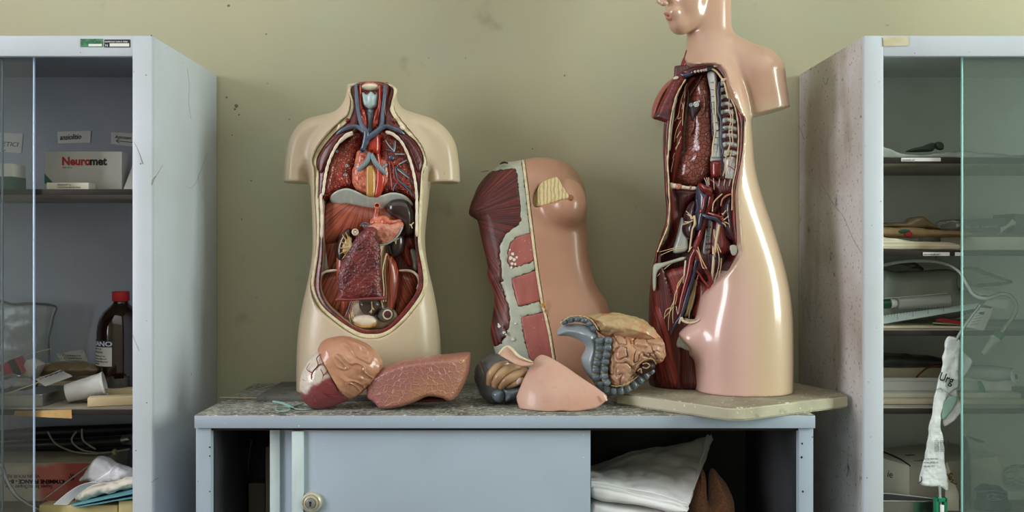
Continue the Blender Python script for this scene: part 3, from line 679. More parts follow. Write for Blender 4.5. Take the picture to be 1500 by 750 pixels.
# lungs, mediastinum
LR = c5((330, 352), (280, 375), (230, 432), (195, 505), (170, 580), (152, 660), (142, 760))+c6((150, 60), (235, 20), (290, 40))+c5((330, 700), (318, 640), (330, 570), (350, 480), (365, 440), (370, 370))
relief('lung_section', LUNG, to, LR, 1.948, .024, .02, .002, disp=lambda V: .0012*vnoise(V, 220, 5))
LL = c5((490, 355), (540, 350), (590, 372), (635, 430), (670, 520), (690, 600), (705, 680), (712, 770), (640, 730), (580, 715), (500, 720), (480, 600), (485, 470))
relief('lung_section', LUNG, to, LL, 1.948, .024, .02, .002, disp=lambda V: .0012*vnoise(V, 220, 5))
HM = c5((345, 470), (380, 455), (425, 455), (450, 470), (500, 500), (540, 520), (560, 590), (558, 650), (520, 700), (470, 735), (400, 730), (345, 705), (318, 650), (316, 590), (330, 545))
relief('heart_bed', HEART, to, HM, 1.94, .022, .02, .002, disp=lambda V: .0012*vnoise(V, 150, 9))
o = relief('aorta_groove', ARTERY, to, c5((455, 455), (480, 450), (500, 560), (520, 640), (490, 735), (450, 740), (462, 640), (460, 540)), 1.925, .010, .008, .0018)
relief('oesophagus', OESO, to, c5((402, 560), (430, 545), (455, 560), (462, 640), (455, 735), (405, 735), (400, 650)), 1.921, .009, .008, .0018)
o = relief('aortic_arch', ARTERY, to, c5((400, 420), (410, 400), (440, 372), (470, 358), (485, 372), (488, 440), (478, 480), (450, 480), (405, 462)), 1.918, .012, .012, .0018)
tubes('bronchus', BRONCH, to, [[(*c5((425, 470))[0], 1.912, 5), (*c5((412, 520))[0], 1.912, 5.5), (*c5((380, 555))[0], 1.915, 5), (*c5((352, 580))[0], 1.92, 4.5)], [(*c5((425, 470))[0], 1.912, 5), (*c5((455, 530))[0], 1.911, 5.5), (*c5((490, 570))[0], 1.913, 5), (*c5((520, 600))[0], 1.918, 4.5)], [(*c5((490, 570))[0], 1.913, 3.6), (*c5((530, 545))[0], 1.919, 2.8)]], 12)
g = []
for x, y, r in ((412, 545, 3), (354, 522, 2), (336, 548, 2.2), (340, 575, 2), (282, 552, 3.2), (222, 465, 2.6), (236, 520, 2), (240, 640, 2.4), (268, 610, 2), (598, 548, 2.8)):
    q = c5((x, y))[0]; g.append(lathe_geo([(r*.0015, .004), (r*.0016, -.001), (r*.001, -.0014), (r*.00095, .0005), (0, .0006)], 14, P(*q, 1.9225), (0, -1, 0)) if False else lathe_geo([(r*.0011, -.006), (r*.0011, .0008), (r*.0007, .001), (r*.00065, -.0006), (0, -.0007)], 14, P(*q, 1.925), (0, -1, 0)))
V, F = join(g); mk('bronchiole', V, F, CARTI, to)
ves = [[(515, 390), (540, 430), (575, 462)], [(575, 400), (572, 440), (570, 470)], [(520, 455), (545, 460), (570, 470)], [(640, 478), (605, 482), (572, 478)], [(648, 515), (620, 535), (596, 548)], [(660, 622), (625, 590), (590, 568), (578, 560)], [(672, 690), (640, 672), (605, 650), (590, 620), (578, 565)], [(700, 745), (660, 700), (610, 655)], [(565, 708), (575, 680), (590, 655)], [(690, 660), (650, 610), (590, 568)]]
L1 = [[(*c5(p)[0], 1.921, 1.7-.55*(abs(len(l)/2-i) > len(l)/2-1 and i == 0)) for i, p in enumerate(l)] for l in ves]
tubes('lung_vein', VEIN, to, L1, 8)
tubes('lung_artery', ARTERY, to, [[(*c5(p)[0], 1.922, 1.3) for p in l] for l in ([(552, 520), (568, 560), (572, 620), (585, 645), (640, 700)], [(570, 600), (600, 650), (660, 668)], [(540, 530), (560, 700)])], 8)
tubes('pale_bronchus_branch', CARTI, to, [[(*c5(p)[0], 1.9195, 1.1) for p in l] for l in ([(518, 396), (545, 436), (572, 464)], [(582, 404), (578, 440), (574, 468)], [(650, 520), (600, 545)], [(664, 630), (592, 575)], [(636, 484), (576, 482)])], 6)
relief('lung_root', VEIND, to, c5((535, 495), (555, 485), (575, 500), (572, 520), (548, 525)), 1.922, .006, .006, .0015)
# neck
o = relief('neck_muscle', MUSC, to, c5((318, 61), (350, 61), (360, 200), (345, 290), (300, 330), (250, 345), (300, 275), (322, 190)), 1.945, .012, .008, .002); fibres(o, 'lin', 85)
o = relief('neck_muscle', MUSC, to, c5((545, 61), (510, 61), (505, 200), (520, 290), (560, 325), (620, 340), (570, 270), (542, 190)), 1.945, .012, .008, .002); fibres(o, 'lin', 95)
relief('neck_gland_bed', LUNG, to, c5((345, 60), (510, 60), (512, 200), (505, 310), (470, 345), (425, 400), (380, 340), (352, 260)), 1.957, .014, .01, .002)
tubes('carotid', ARTERY, to, [[(*c5(p)[0], 1.93, 3) for p in ((362, 62), (365, 130), (374, 210), (395, 300))], [(*c5(p)[0], 1.93, 3) for p in ((488, 62), (487, 130), (478, 210), (462, 300))]], 10)
relief('thyroid', ARTERY, to, c5((372, 205), (392, 215), (405, 260), (412, 315), (398, 320), (378, 280), (366, 240)), 1.93, .008, .008, .0018, disp=lambda V: .001*vnoise(V, 300, 5))
relief('thyroid', ARTERY, to, c5((478, 205), (458, 215), (446, 260), (440, 315), (456, 320), (470, 280), (482, 240)), 1.93, .008, .008, .0018, disp=lambda V: .001*vnoise(V, 300, 5))
relief('larynx', CARTI, to, c5((378, 105), (400, 112), (427, 100), (455, 110), (472, 108), (474, 140), (466, 185), (445, 205), (426, 212), (408, 203), (386, 185), (378, 140)), 1.932, .012, .010, .0018, disp=lambda V: -.003*sstep(.008, .0, np.abs(np.abs(V[:, 0]-X_(543, 1.92))-.009))*sstep(Z_(155, 1.92), Z_(145, 1.92), V[:, 2]))
relief('hyoid', BONEW, to, c5((372, 70), (395, 54), (428, 50), (460, 54), (476, 68), (474, 86), (450, 92), (425, 96), (398, 92), (376, 88)), 1.938, .014, .010, .0018)
relief('tongue_root', HEART, to, c5((392, 52), (410, 42), (440, 42), (456, 52), (440, 58), (405, 58)), 1.948, .012, .006, .0018)
relief('trachea', CARTI, to, c5((410, 208), (445, 208), (440, 300), (435, 345), (415, 345), (412, 290)), 1.938, .009, .007, .0018)
tubes('thyroid_vein', VEIN, to, [[(*c5(p)[0], 1.924, r) for p, r in (((408, 218), 1.1), (426, 238) and ((426, 238), 1.4), ((428, 280), 1.8), ((424, 345), 2.6))], [(*c5(p)[0], 1.924, r) for p, r in (((446, 214), 1.1), ((430, 240), 1.4))]], 8)
vj = lambda l: [(*c5(p)[0], y, r) for p, y, r in l]
tubes('great_vein', VEIN, to, [vj([((338, 61), 1.925, 3.6), ((344, 140), 1.921, 4), ((352, 220), 1.917, 4.2), ((372, 300), 1.909, 5), ((402, 350), 1.904, 6.5), ((395, 410), 1.904, 6.2), ((382, 455), 1.907, 5.6)]),
   vj([((516, 61), 1.925, 3.6), ((512, 140), 1.921, 4), ((502, 230), 1.917, 4.2), ((495, 310), 1.909, 5.2), ((460, 350), 1.905, 6.3), ((412, 385), 1.904, 6.4), ((396, 420), 1.904, 6)]),
   vj([((222, 362), 1.915, 3), ((252, 338), 1.91, 3.8), ((300, 318), 1.907, 4.2), ((345, 314), 1.906, 4.6), ((392, 345), 1.904, 6)]),
   vj([((632, 360), 1.915, 3), ((605, 342), 1.91, 3.8), ((560, 322), 1.907, 4.2), ((520, 312), 1.906, 4.6), ((470, 340), 1.905, 5.6)])], 14)
for x, y in ((380, 458), (436, 460)):
    q = c5((x, y))[0]; lathe('vessel_mouth', VEIN if x < 400 else ARTERY, to, [(.0056, -.006), (.0058, .002), (.004, .0024), (.0036, -.001), (0, -.001)], P(*q, 1.905), (0.05, -.8, -.6), 18)
# diaphragm and abdomen
o = relief('diaphragm_muscle', MUSCB, to, c6((130, 90), (180, 60), (300, 90), (400, 110), (470, 95), (500, 160), (470, 230), (330, 230), (250, 260), (190, 275), (112, 285), (104, 180)), 1.955, .03, .035, .0025); fibres(o, 'fan', *c6((330, 20))[0], 1.95, .14)
o = relief('side_muscle', MUSCB, to, c6((100, 260), (115, 320), (125, 400), (150, 420), (190, 360), (200, 300), (190, 260)), 1.965, .02, .02, .0025); fibres(o, 'lin', 75)
relief('diaphragm_dome', DIAPH, to, c6((138, 72), (150, 48), (185, 28), (225, 20), (262, 30), (310, 52), (345, 56), (385, 52), (430, 40), (470, 42), (510, 60), (535, 95), (520, 100), (490, 78), (450, 82), (415, 100), (385, 122), (355, 120), (300, 112), (250, 100), (215, 94), (175, 100), (150, 92)), 1.922, .006, .005, .0016, yoff=lambda x, z: .012+.75*np.clip(Z_(295, 1.92)-z, -.03, .03))
lathe('oesophagus_mouth', HEART, to, [(.0062, -.014), (.0068, .0), (.0066, .0035), (.0045, .0038), (.004, -.006), (0, -.006)], P(*c6((366, 103))[0], 1.912), (.15, -1, .15), 22)
tubes('stomach_stump', HEART, to, [[(*c6(p)[0], y, r) for p, y, r in (((368, 105), 1.916, 4), ((362, 140), 1.918, 4.5), ((358, 175), 1.92, 5), ((375, 190), 1.92, 5))]], 12)
relief('stomach_bed', HEART, to, c6((330, 190), (345, 160), (375, 150), (410, 150), (440, 170), (480, 165), (492, 180), (450, 195), (400, 200), (350, 205)), 1.925, .012, .012, .002)
relief('spleen', KID, to, c6((428, 80), (470, 68), (515, 82), (540, 130), (545, 190), (535, 235), (505, 245), (490, 200), (470, 170), (430, 150), (412, 115)), 1.93, .018, .02, .002)
relief('adrenal', PANC, to, c6((295, 195), (310, 180), (330, 190), (335, 205), (310, 215)), 1.918, .008, .008, .0018)
relief('pancreas', PANC, to, c6((320, 200), (375, 185), (430, 190), (480, 178), (492, 195), (480, 225), (450, 265), (420, 285), (382, 290), (365, 260), (340, 230)), 1.912, .013, .013, .0018, disp=lambda V: .001*vnoise(V, 180, 2))
tubes('pancreas_duct', CARTI, to, [[(*c6(p)[0], 1.905, 1.7) for p in ((488, 205), (470, 240), (440, 270), (405, 287), (376, 290))]], 8)
lathe('duodenum_mouth', BONEW, to, [(.0068, -.01), (.0075, .001), (.0055, .0025), (.0045, -.001), (.0025, -.0012), (.002, .001), (0, .001)], P(*c6((262, 228))[0], 1.912), (.1, -1, .2), 22)
tubes('bile_duct', VEIN, to, [[(*c6(p)[0], 1.908, 2.0) for p in ((288, 200), (300, 186), (325, 190), (330, 205))], [(*c6(p)[0], 1.905, 1.6) for p in ((300, 205), (320, 202))]], 8)
relief('kidney_section', KID, to, c6((235, 205), (205, 225), (180, 270), (170, 320), (180, 362), (200, 375), (225, 350), (250, 300), (250, 230)), 1.935, .016, .014, .002)
relief('kidney_pelvis', FAT, to, c6((240, 250), (215, 265), (200, 300), (205, 335), (225, 330), (245, 300)), 1.926, .009, .006, .0016, disp=lambda V: .0015*vnoise(V, 260, 3))
tubes('kidney_calyx', OESO, to, [[(*c6(p)[0], 1.917, r) for p, r in zip(l, (2.2, 1.6, .8))] for l in ([(225, 290), (205, 280), (190, 270)], [(222, 305), (200, 305), (182, 302)], [(222, 318), (202, 325), (186, 335)], [(226, 275), (212, 258), (200, 240)], [(225, 330), (210, 345), (200, 358)], [(232, 265), (225, 245), (215, 228)])], 7)
relief('kidney', KID, to, c6((420, 270), (450, 240), (490, 240), (500, 275), (490, 320), (465, 345), (435, 345), (415, 310)), 1.93, .018, .018, .002)
tubes('kidney_vessel', NERVE, to, [[(*c6(p)[0], 1.911, 1.1) for p in l] for l in ([(455, 285), (456, 262), (448, 252)], [(456, 265), (470, 258)], [(455, 275), (445, 268)], [(535, 210), (530, 195), (542, 182)], [(530, 198), (522, 190)])], 6)
o = relief('psoas', MUSCB, to, c6((412, 335), (440, 345), (462, 390), (472, 450), (466, 520), (450, 580), (430, 640), (405, 640), (412, 580), (405, 500), (402, 420)), 1.93, .02, .018, .002); fibres(o, 'lin', 85)
o = relief('psoas', MUSCB, to, c6((180, 300), (230, 360), (250, 450), (240, 560), (215, 640), (190, 650), (195, 560), (170, 430)), 1.94, .018, .018, .002); fibres(o, 'lin', 80)
tubes('ureter', NERVE, to, [[(*c6(p)[0], y, r) for p, y, r in (((412, 330), 1.92, 2.4), ((402, 360), 1.917, 1.8), ((392, 420), 1.913, 1.6), ((398, 500), 1.913, 1.6), ((396, 560), 1.916, 1.6))], [(*c6(p)[0], 1.917, 1.3) for p in ((408, 350), (404, 430), (410, 500), (408, 560))]], 8)
relief('spine_ligament', FAT, to, c6((380, 300), (415, 285), (412, 340), (405, 420), (385, 540), (370, 540), (372, 400)), 1.94, .012, .01, .002)
for pts, a in (((92, 470), (105, 440), (150, 418), (190, 420), (225, 470), (245, 560), (220, 620), (190, 628), (135, 582), (100, 530)), 65), (((560, 470), (545, 436), (510, 420), (475, 425), (468, 500), (455, 600), (470, 632), (500, 590), (545, 520)), 115):
    o = relief('iliac_muscle', MUSCB, to, c6(*pts), 1.957, .022, .018, .0022); fibres(o, 'lin', a)
for pts in (((97, 500), (88, 470), (96, 440), (115, 420), (150, 412), (190, 410)), ((555, 500), (566, 470), (560, 440), (540, 420), (510, 412), (472, 412))):
    tubes('iliac_crest', BONEW, to, [[(*c6(p)[0], 1.922+.01*abs(i-2)/3, r) for i, (p, r) in enumerate(zip(pts, (1.2, 2, 2.6, 3, 3, 2)))]], 10)
for pts in (((100, 330), (125, 300), (185, 265), (178, 330), (188, 370), (160, 410), (112, 420)), ((560, 330), (530, 295), (490, 300), (520, 350), (535, 400), (560, 410))):
    o = relief('flank_fascia', DIAPH, to, c6(*pts), 1.966, .016, .012, .0022)
o = relief('oblique_muscle', MUSC, to, c6((500, 240), (545, 250), (550, 300), (528, 310), (540, 385), (510, 390), (480, 320)), 1.955, .016, .012, .0022); fibres(o, 'lin', 110)
# pelvic floor
relief('pelvic_floor', BONEW, to, c6((225, 560), (255, 545), (300, 560), (400, 560), (440, 590), (465, 630), (430, 668), (390, 690), (345, 695), (300, 690), (255, 670), (220, 640), (212, 600)), 1.95, .014, .012, .002)
relief('rectum', mat('rectum_brown', (74, 62, 54), .35, coat=.4), to, c6((285, 555), (320, 545), (370, 552), (385, 575), (370, 605), (350, 630), (320, 628), (295, 610), (280, 580)), 1.926, .016, .016, .002)
tubes('rectal_vessel', NERVE, to, [[(*c6(p)[0], 1.9085, .9) for p in l] for l in ([(340, 560), (342, 590), (338, 615)], [(342, 585), (352, 600)], [(341, 600), (330, 612)])], 6)
cb = P(*c6((400, 630))[0], 1.925); ax = np.array([.42, -1, .12])
STUMP = mat('stump_grey', (104, 98, 90), .4, [('noise', (80, 74, 68), 40, .4, .7)], coat=.3)
cb = P(*c6((414, 622))[0], 1.915)
lathe('bowel_stump', STUMP, to, [(.015, -.045), (.0165, -.02), (.015, .002), (.0145, .005), (.0122, .0062), (.0118, .002), (.0, .002)], cb, ax, 28)
lathe('bowel_stump_face', BONEW, to, [(.0116, .002), (.0112, .0045), (.0085, .005), (.008, .003), (0, .003)], cb, ax, 24)
lathe('bowel_stump_mouth', SPECKLE, to, [(.0078, .0028), (.0074, .0042), (0, .0042)], cb, ax, 24)
relief('bladder_section', BONEW, to, c6((250, 650), (265, 630), (310, 622), (350, 630), (368, 650), (360, 672), (320, 682), (275, 675)), 1.918, .012, .014, .0018)
relief('bladder_edge', OESO, to, c6((252, 660), (285, 668), (330, 668), (366, 652), (358, 678), (320, 688), (272, 682)), 1.9145, .010, .008, .0016)
for x in (268, 340): relief('pubic_cut', SPECKLE, to, c6((x-14, 704), (x, 699), (x+14, 704), (x, 709)), 1.902, .003, .002, .0011)
relief('pubic_rim', BONEW, to, c6((225, 662), (260, 680), (300, 698), (345, 702), (390, 696), (430, 668), (440, 672), (395, 706), (345, 712), (295, 707), (250, 690)), 1.907, .006, .005, .0018)
tubes('iliac_vessel', ARTERY, to, [[(*c6(p)[0], 1.918, 1.7) for p in ((246, 552), (228, 600), (205, 645))], [(*c6(p)[0], 1.917, 1.3) for p in ((252, 560), (238, 600), (215, 650))]], 8)
tubes('iliac_vein', VEIN, to, [[(*c6(p)[0], 1.917, 1.7) for p in ((240, 565), (220, 625), (208, 655))]], 8)
tubes('pelvic_nerve', NERVE, to, [[(*c6(p)[0], 1.92, 1.3) for p in l] for l in ([(238, 575), (240, 610), (252, 655)], [(245, 580), (250, 620), (262, 645)], [(232, 590), (232, 625), (242, 660)], [(386, 545), (392, 580), (398, 600)])], 8)
# the loose lobe that somebody pushed into the belly
lp = relief('lung_lobe', LIVER, None, c6((315, 208), (340, 202), (362, 212), (368, 235), (362, 262), (380, 290), (384, 380), (385, 470), (392, 530), (404, 532), (404, 552), (300, 552), (172, 558), (184, 525), (178, 480), (182, 420), (200, 370), (235, 310), (270, 250)), 1.879, .014, .02, .0018, disp=lambda V: .0012*vnoise(V, 140, 8)+.0008*vnoise(V, 330, 2))
lp.name = 'loose_lung_lobe'; ORI['loose_lung_lobe'] = ORI['lung_lobe']
tag(lp, 'loose pebbled maroon lung lobe lodged in the belly of the headless torso', 'organ model')
relief('cut_edge', mat('cut_edge_rose', (132, 66, 62), .45), lp, c6((170, 557), (182, 540), (240, 545), (330, 538), (404, 536), (406, 550), (330, 552), (240, 555)), 1.874, .010, .003, .0016)
# ---------------------------------------------------------------- the chest cover leaning on the wall
cm3 = crop(670, 210, 3.572); cm4 = crop(670, 400, 3.41)
def XZf(pts, yf): return np.array([[(x-CX)/FL*yf(x, y), CAMZ+(CY-y)/FL*yf(x, y)] for x, y in pts])
mo = thing('chest_cover', 'chest cover leaning on the wall, half bare muscle and half tan skin', 'anatomical model', (X_(815, 1.96), 1.98, TZ))
ymf = lambda px, py: 2.045-(py-235)*(.095/345)
MZ0 = Z_(235, 2.045); MZ1 = Z_(580, 1.95)
ymo = lambda x, z: -.095*np.clip((MZ0-z)/(MZ0-MZ1), -.1, 1.1)
whole = cm3((60, 370), (66, 330), (82, 285), (112, 218), (160, 160), (215, 118), (245, 100), (290, 95), (345, 85), (400, 75), (470, 75), (550, 92), (612, 132), (650, 190), (667, 240), (670, 300), (674, 370), (680, 480), (692, 620))+cm4((694, 60), (735, 125), (762, 185), (782, 260), (790, 360), (775, 500), (735, 560), (722, 612), (560, 622), (380, 622), (240, 610), (205, 520), (196, 430), (176, 350), (165, 285), (180, 180), (183, 100), (150, 20))+cm3((158, 640), (125, 500), (106, 410), (86, 392))
WPW = cr(XZf(whole, ymf), 5)
def seam_band(w0, w1):
    pts = cm3((345, 60), (352, 140), (365, 250), (385, 420), (402, 560), (421, 700))+cm4((399, 0), (415, 100), (425, 160), (440, 210), (460, 300), (482, 430), (500, 640))
    return [(x+w0, y) for x, y in pts]+[(x+w1, y) for x, y in pts[::-1]]
def mclip(inc, exc=(), nz=.0):
    I = [XZf(p, ymf) for p in inc]; E = [XZf(p, ymf) for p in exc]
    def f(x, y, z):
        X2 = x[:, 0, :]+0*z[0]; Z2 = z[:, 0, :]+0*X2
        j = nz*(vnoise(np.stack([X2, X2*0, Z2], -1), 260, 4)+.7*vnoise(np.stack([X2, X2*0, Z2], -1), 600, 6)) if nz else 0
        d = np.min([psdf(p, X2, Z2) for p in I], 0)+j
        for p in E: d = np.maximum(d, -(psdf(p, X2, Z2)+j))
        return np.maximum(d[:, None, :], TZ+.0006-z)
    return f
glandp = cm3((398, 300), (402, 265), (425, 218), (455, 195), (485, 184), (522, 178), (550, 228), (582, 288), (540, 300), (490, 315), (450, 325), (408, 332))
GPW = cr(XZf(glandp, lambda a, b: 1.96), 4)
def gl_plane(x): return 1.996-.85*np.clip(x-X_(784, 1.97), 0, .08)
def breast(f, X, Y, Z):
    f = smin(f, ell(X, Y, Z, P(826, 296, 1.985), (.050, .045, .056)), .028)
    f = smin(f, ell(X, Y, Z, P(830, 305, 1.975), (.034, .042, .036)), .02)
    x = X[:, 0, :]+0*Z[0]; z = Z[:, 0, :]+0*x
    d = psdf(GPW, x, z)[:, None, :]
    return np.maximum(f, -np.maximum(d, Y-gl_plane(X)))
BIG = [(600, 150), (1000, 150), (1000, 650), (600, 650)]
left = [(600, 150)]+seam_band(-3, 0)[:13]+[(820, 660), (600, 660)]
right = [(1000, 150)]+seam_band(1.2, 0)[:13]+[(830, 660), (1000, 660)]
def plate(name, m, clipf, mod=None, **k): return relief(name, m, mo, whole, 2.045, .050, .075, .0026, yoff=ymo, clip=clipf, mod=mod, pw=WPW, smooth=False, rel=2, **k)
fan = cm3((150, 165), (185, 150), (230, 148), (300, 140), (312, 170), (318, 240), (326, 330), (330, 400), (320, 425), (290, 450), (262, 470), (240, 495), (226, 540), (222, 590), (228, 640), (238, 720))+cm4((215, 40), (240, 110), (258, 170), (262, 240), (240, 310), (215, 350), (170, 370), (100, 300), (100, 0))+cm3((0, 640), (0, 300))
re1 = cm3((392, 470), (345, 477), (305, 495), (278, 525), (265, 570), (265, 620), (285, 652), (340, 635), (398, 612), (420, 560))
re2 = cm3((285, 702), (340, 685), (412, 660))+cm4((440, 60), (430, 128), (350, 150), (300, 160), (285, 90), (268, 30))
re3 = cm4((314, 212), (370, 200), (440, 186), (500, 300), (510, 440), (380, 445), (355, 400), (335, 320))
MUSCM = mat('plate_muscle', (116, 44, 40), .45, [('fibnoise', (46, 14, 14), 1, .42, .54, (5, 760, 1), 2), ('fibnoise', (160, 92, 80), 1, .62, .72, (6, 900, 1), 2, .7)], [('fibnoise', 1, .6, (5, 760, 1))], coat=.06)
FASC = mat('fascia_grey', (164, 170, 156), .45, [('noise', (182, 184, 166), 30, .45, .7), ('noise', (140, 144, 128), 18, .6, .8)], [('noise', 120, .15)], coat=.15)
RECT = mat('faded_rectus', (164, 94, 88), .45, [('noise', (148, 78, 74), 22, .4, .7, (2, 1, .6)), ('noise', (226, 200, 186), 240, .74, .78, None, 1)], [('noise', 120, .12)], coat=.15)
SKINM = mat('cover_skin', (182, 138, 114), .34, [('noise', (170, 126, 102), 7, .4, .7), ('noise', (150, 100, 72), 60, .76, .8, None, 3, .5)], [('noise', 60, .04)], coat=.35, coatr=.16)
o = plate('chest_muscle', MUSCM, mclip([fan], [], .0022)); fibres(o, 'fan', 676, 318, 2.0, .16)
plate('fascia', FASC, mclip([left], [fan, re1, re2, re3], .0022))
plate('rectus_block', RECT, mclip([re1], [[(a+400, b) for a, b in left][:1]+[(2000, 0), (2000, 1)]] if False else [seam_band(-1.2, 400)], .0008))
plate('rectus_block', RECT, mclip([re2], [seam_band(-1.2, 400)], .0008))
plate('rectus_block', RECT, mclip([re3], [seam_band(-1.2, 400)], .0008))
plate('skin_half', SKINM, mclip([right]), breast)
q = mclip([seam_band(-3, .9)])
relief('seam_strip', CREAM, mo, whole, 2.045, .0525, .075, .0022, yoff=ymo, clip=q, pw=WPW, smooth=False)
relief('mammary_gland', CREAMD, mo, glandp, 1.998, .006, .003, .0018, yoff=lambda x, z: gl_plane(x)-1.996, pw=GPW, smooth=False)
npo = P(835.5, 291, 1.938)
lathe('nipple', mat('nipple_brown', (150, 96, 72), .4), mo, [(.0085, -.012), (.0088, .0), (.006, .0025), (.0045, .006), (.003, .008), (0, .0082)], npo, (.15, -1, .05), 20)
lc_ = P(795.5, 447, 1.935)
lathe('latch_button', OESO, mo, [(.005, -.01), (.0055, .001), (.0045, .0025), (.002, .0026), (.0018, .0015), (0, .0015)], lc_, (0, -1, .2), 18)
tubes('latch_hook', OESO, mo, [[(797, 440, 1.932, .9), (800, 449, 1.93, 1), (798, 455, 1.93, 1), (803, 462, 1.933, .8)]], 8)
g = []
for px, py, r in ((751, 372, 3), (748, 378, 3.2), (753, 380, 3), (757, 377, 2.2), (750, 386, 2.6), (755, 387, 2), (749, 392, 2.2), (747, 366, 1.6), (731, 478, 2.4), (738, 487, 2.6), (755, 474, 1.8), (751, 497, 3), (741, 490, 1.6), (730, 475, 1.5)):
    yy = ymf(px, py)-.0505; c = P(px, py, yy); n = 8
    g.append(prism_geo([(c[0]+r*.0015*(.6+.5*rnd.random())*math.cos(6.283*k/n), c[2]+r*.0015*(.6+.5*rnd.random())*math.sin(6.283*k/n)) for k in range(n)], yy-.0008, yy+.004))
V, F = join(g); mk('paint_flake', V, F, CHIP, mo, False)
tubes('hook_stub', DARKH, mo, [[(733, 240, 2.02, 1.5), (738, 238, 2.01, 2.6), (744, 239, 2.012, 1.6)], [(716, 250, 2.03, .6), (710, 251, 2.02, .7), (704, 252, 2.02, .5)]], 8)
# ---------------------------------------------------------------- the standing model on the right, head turned away
PT = TZ+.025
plv = [(905, 572, 0), (1080, 598, 0), (1243, 572, 0), (1190, 545, 0)]
pts = [P(902, 575, (CAMZ-PT)*FL/(575-CY))[:2], P(1066, 597, (CAMZ-PT)*FL/(597-CY))[:2], P(1093, 597, (CAMZ-PT)*FL/(597-CY))[:2], (.689, 1.80), (.689, 1.86), (.60, 2.07), (.36, 2.06), (.262, 1.95)]
import bmesh
def plate_geo(ring, z0, z1, b):
    bm = bmesh.new(); vs = [bm.verts.new((x, y, z0)) for x, y in ring]; f = bm.faces.new(vs)
    bm.normal_update()
    if f.normal.z < 0: f.normal_flip()
    r = bmesh.ops.extrude_face_region(bm, geom=[f]); 
    for v in r['geom']:
        if isinstance(v, bmesh.types.BMVert): v.co.z = z1
    bmesh.ops.recalc_face_normals(bm, faces=bm.faces)
    bmesh.ops.bevel(bm, geom=list(bm.edges), offset=b, segments=3, affect='EDGES'); bm.verts.index_update()
    V = [list(v.co) for v in bm.verts]; F = [[v.index for v in f.verts] for f in bm.faces]; bm.free(); return V, F
so = thing('standing_torso', 'tall glossy open torso with head and one shoulder on cream base', 'anatomical model', (X_(1055, 1.87), 1.87, TZ))
V, F = plate_geo([tuple(p) for p in pts], TZ+.0003, PT, .0035)
mk('base_plate', V, F, PLATEM, so, True, 50, [PLATEM, PLATES], [1 if np.mean([V[i][2] for i in f]) > PT-.0012 else 0 for f in F])
RY_ = 1.87
def yr(px, d=0.): return (1.885+.46*.336+d)/(1+.46*(px-CX)/FL)
def yplane(x): return 1.885-.46*(x-.336)
body = [(610, 1020, 1157, 1.865, .086), (540, 1018, 1158, 1.865, .088), (500, 1015, 1158, 1.866, .09), (470, 1018, 1158, 1.868, .092), (440, 1026, 1156, 1.87, .093), (400, 1034, 1149, 1.872, .091), (350, 1012, 1136, 1.875, .087), (300, 978, 1119, 1.875, .083), (250, 971, 1104, 1.875, .081), (200, 970, 1101, 1.875, .083), (160, 973, 1098, 1.875, .085), (125, 985, 1092, 1.877, .08), (95, 1000, 1085, 1.88, .062), (75, 1010, 1076, 1.882, .046), (50, 1011, 1066, 1.883, .04)]
body = [(Z_(a, RY_), X_((l+r)/2, RY_), yc, (r-l)/2/FL*RY_, b) for a, l, r, yc, b in body]
thigh = [(600, 956, 1045, 1.945, .07), (520, 954, 1048, 1.945, .072), (470, 954, 1056, 1.94, .075), (430, 954, 1066, 1.93, .076), (390, 957, 1080, 1.915, .076), (350, 966, 1090, 1.9, .075), (310, 978, 1090, 1.88, .07), (270, 985, 1080, 1.875, .05)]
thigh = [(Z_(a, 1.91), X_((l+r)/2, 1.91), yc, (r-l)/2/FL*1.91, b) for a, l, r, yc, b in thigh]
skinline = cropA = crop(950, 80, 5)
cA = crop(950, 80, 5); cB = crop(950, 220, 5); cC = crop(940, 360, 3.26); cD = crop(950, 0, 4.168)
bound = [(1009, 68), (1010, 74), (1014, 88), (1022, 92)]+cD((395, 385), (440, 398), (470, 440), (485, 520), (515, 600), (545, 655), (560, 690))+cA((708, 470), (700, 600), (690, 700))+cB((690, 0), (678, 90), (663, 170), (648, 250), (640, 330), (643, 420), (645, 500), (650, 600), (652, 680))+cC((466, 30), (455, 55), (420, 110), (360, 180), (310, 250), (285, 320), (275, 368), (225, 385), (173, 390), (185, 420), (205, 450), (245, 495), (255, 560), (268, 640), (276, 700), (280, 760))
region = [(800, -260), (800, 62), (1000, 62)]+bound+[(1300, 640), (1300, -260)]
REGW = XZ(region, 1.815)
